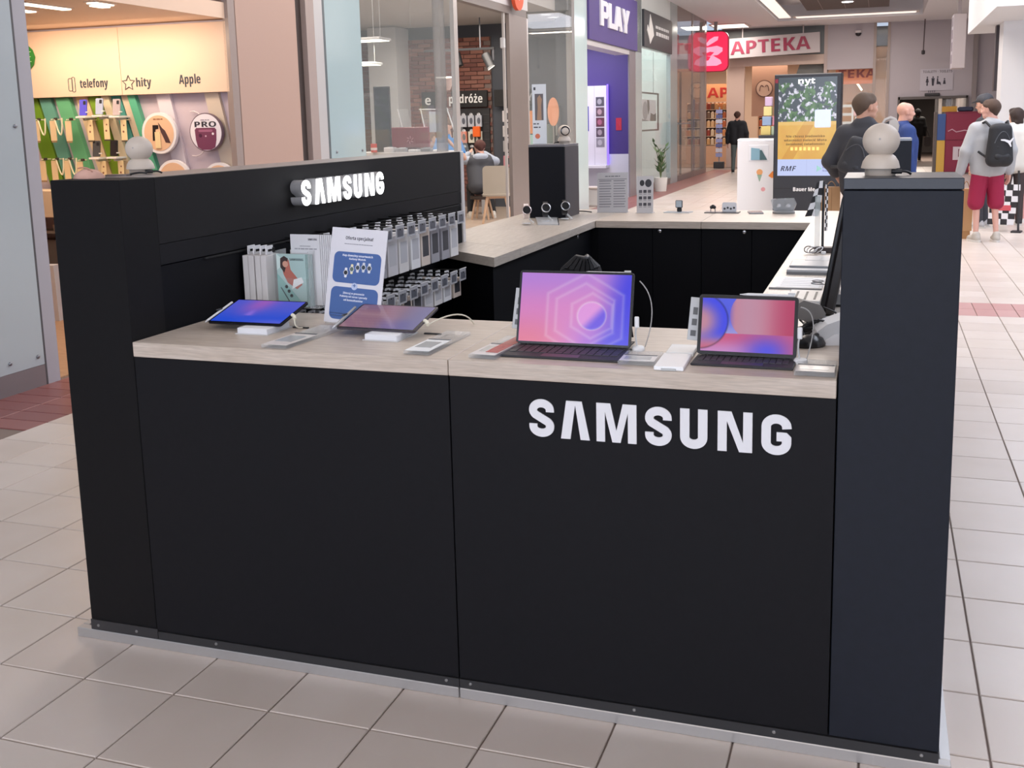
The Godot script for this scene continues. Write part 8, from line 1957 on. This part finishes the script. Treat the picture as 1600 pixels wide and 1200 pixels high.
func build_people() -> void:
	people_parts()
	# man with the dark jacket just beyond the kiosk, seen from behind, a paper bag in his left hand
	person("man seen from behind in dark grey jacket and grey trousers carrying a brown paper bag", V(1.965, 0, -7.6), PI - 0.25, 1.715, {"top": "3c3d43", "legs": "77747a", "shoes": "2a2a2c", "hair": "5a4a3e", "skin": "c4957e", "bulk": 0.02, "wide": 1.12, "look": -0.75, "collar": true,
		"joints": {"el": V(0.3, 1.16, -0.06), "wl": V(0.275, 1.05, 0.05)}})
	backpack("slim dark grey sling backpack on the back of the man with the paper bag", V(1.9, 1.19, -7.35), PI - 0.25, "2f3137", 0.24, 0.38, 0.06, [[V(-0.04, 0.16, 0.02), V(-0.05, 0.26, 0.08), V(-0.07, 0.31, 0.18)], [V(0.1, -0.14, 0.02), V(0.2, -0.18, 0.12)]], false).rotation.z = 0.35
	var pb := thing("paper_bag", "brown paper carrier bag hanging from the left hand of the man in dark grey", "bag", V(1.685, 0.655, -7.62), 0.2)
	put("bag", MB.new().ext(pv([-0.078, 0, 0.078, 0, 0.074, 0.25, -0.074, 0.25]), 0.09, Transform3D(Basis(), V(0, 0, -0.045))), mt("b08a62", 0.75), pb)
	put("fold", MB.new().ext(pv([-0.004, 0.0, 0.004, 0.0, 0.002, 0.25, -0.002, 0.25]), 0.002, Transform3D(Basis(), V(0, 0, 0.045))), mt("9a7752", 0.75), pb)
	put("handle", MB.new().tube(lerp3(V(-0.04, 0.25, 0.02), V(0, 0.35, 0.02), V(0.04, 0.25, 0.02), 8), 0.004, 6), mt("a5815c", 0.75), pb)
	# bald man in blue
	person("bald man in blue jacket and jeans turned to the right behind the rear pillar", V(2.36, 0, -11.0), PI / 2 + 0.35, 1.67, {"top": "233b74", "legs": "5577a8", "shoes": "3a3a3e", "skin": "d3a08c", "bulk": 0.02, "wide": 1.05, "hood": true, "look": -0.1})
	# dark figure in the corridor
	person("person in black clothes walking away down the corridor", V(3.25, 0.0, -35.3), PI, 1.72, {"top": "0c0d12", "legs": "0d0d10", "shoes": "101012", "hair": "17151a", "long": true, "skin": "a57d6c", "bulk": 0.03, "joints": {"kl": V(0.1, 0.5, 0.08), "al": V(0.1, 0.12, -0.06), "ar": V(-0.1, 0.09, 0.1)}})
	var hb := thing("handbag", "dark bag carried at the right side of the person in the corridor", "bag", V(3.58, 0.45, -35.2))
	put("bag", MB.new().ext(rrect(0.2, 0.32, 0.05, V2(0, 0.2)), 0.16, Transform3D(Basis(), V(0, 0, -0.08)), true), mt("3a3130", 0.6), hb)
	put("strap", MB.new().tube(lerp3(V(-0.05, 0.36, 0), V(-0.09, 0.8, 0), V(0.05, 0.36, 0), 8), 0.01, 6), mt("2a2424", 0.6), hb)
	# boy in red shorts
	var by := person("boy seen from behind in light grey hooded jacket, red shorts and pale sneakers", V(3.335, 0, -11.4), PI + 0.3, 1.69, {"top": "a9aaac", "legs": "96173f", "shoes": "b7b0a6", "sole": "d6d2cc", "hair": "4e3c32", "skin": "d3a393", "shorts": true, "bulk": 0.025, "wide": 1.1, "hood": true, "look": 0.75, "hip_y": 0.92,
		"joints": {"el": V(0.29, 1.13, -0.02), "wl": V(0.31, 0.87, 0.08), "kl": V(0.11, 0.47, 0.03), "kr": V(-0.115, 0.47, 0.02), "al": V(0.115, 0.09, -0.01), "ar": V(-0.12, 0.09, -0.05)}})
	backpack("black backpack with white leaping cat mark on the back of the boy in red shorts", V(3.43, 1.17, -11.16), PI + 0.3, "1d1e22", 0.26, 0.58, 0.085, [[V(0.1, 0.2, 0.02), V(0.13, 0.27, 0.12), V(0.14, 0.24, 0.22)], [V(-0.1, 0.2, 0.02), V(-0.13, 0.27, 0.12), V(-0.14, 0.24, 0.22)], [V(0.12, -0.16, 0.02), V(0.2, -0.08, 0.12)]], true)
	person("man with dark grey cap standing mostly hidden behind the boy", V(3.42, 0, -13.1), -PI / 2 - 0.4, 1.76, {"top": "35363a", "legs": "3f4047", "shoes": "b8b8ba", "hair": "3a302a", "skin": "c99a86", "cap": "3b3c42", "nod": 0.1})
	person("woman in white padded jacket and dark trousers at the right edge", V(3.85, 0, -13.5), PI + 0.2, 1.585, {"top": "dcd8d0", "legs": "453a3a", "shoes": "2c2a2c", "hair": "3a2e2a", "long": true, "skin": "cf9f8c", "bulk": 0.045, "wide": 1.1, "collar": true, "look": 0.4})
	person("man in black jacket and grey green trousers standing before the pharmacy", V(-1.8, 0, -28.0), PI, 1.72, {"top": "17181d", "legs": "56605e", "shoes": "1a1a1c", "hair": "4a3026", "skin": "c08f7c", "bulk": 0.03, "wide": 1.12})
	# visitor seated at the table in the second shop
	var st := thing("stool", "low dark stool under the seated visitor", "stool", V(-4.02, 0.003, -13.55))
	put("seat", MB.new().ext(disc(0.19, V2(0, 0), 24), 0.05, Transform3D(Basis(V(1, 0, 0), -PI / 2), V(0, 0.33, 0)), true), mt("3a302c", 0.6), st)
	for a in 4: put("leg", MB.new().tube([V(cos(a * PI / 2 + 0.7) * 0.12, 0.34, sin(a * PI / 2 + 0.7) * 0.12), V(cos(a * PI / 2 + 0.7) * 0.2, 0, sin(a * PI / 2 + 0.7) * 0.2)], 0.018, 8), mt("c9a88c", 0.6), st)
	person("visitor in grey hooded top and dark vest seated at the white table", V(-4.02, 0.003, -13.55), PI + 0.45, 1.7, {"top": "9aa2b2", "vest": "3f4149", "legs": "232428", "shoes": "d8d4cc", "hair": "4a2a26", "skin": "c9998a", "bulk": 0.02, "hood": true, "hip_y": 0.55, "lean": V(0.0, -0.06, 0.14), "nod": 0.25, "look": 0.2,
		"joints": {"el": V(0.3, 0.98, 0.2), "wl": V(0.18, 1.07, 0.42), "er": V(-0.26, 0.95, 0.18), "wr": V(-0.1, 1.07, 0.42), "kl": V(0.16, 0.52, 0.42), "kr": V(-0.14, 0.52, 0.42), "al": V(0.18, 0.09, 0.3), "ar": V(-0.2, 0.09, 0.22)}})
	person("person in bright blue shirt standing behind the white service counter", V(-3.5, 0.003, -10.95), 0.2, 1.6, {"top": "3f86c8", "legs": "3a3c44", "shoes": "2a2a2c", "hair": "6b5140", "skin": "c9a08a", "sleeves": false, "nod": 0.35, "joints": {"wl": V(0.14, 1.4, 0.36), "el": V(0.28, 1.18, 0.12), "wr": V(-0.14, 1.38, 0.36), "er": V(-0.28, 1.18, 0.12)}})
	# shopping bag on the floor by the boy
	var sb := thing("shopping_bag", "brown paper bag standing behind the left leg of the boy", "bag", V(3.12, 0, -11.75), 0.1)
	put("bag", MB.new().ext(pv([-0.07, 0.1, 0.075, 0.1, 0.08, 0.62, -0.07, 0.62]), 0.1), mt("c39a6c", 0.75), sb)
	put("base", MB.new().box(V(-0.06, 0, 0.01), V(0.06, 0.1, 0.09)), mt("b58a5c", 0.75), sb)
	put("handle", MB.new().tube(lerp3(V(-0.04, 0.62, 0.05), V(0, 0.8, 0.05), V(0.04, 0.62, 0.05), 8), 0.005, 6), mt("a07a50", 0.75), sb)

func _ready() -> void:
	setup()
	build_floor()
	build_shell()
	build_shop1()
	build_shop2()
	build_play_and_next()
	build_far_end()
	build_kiosk()
	build_goods()
	build_goods2()
	build_hall_things()
	build_people()
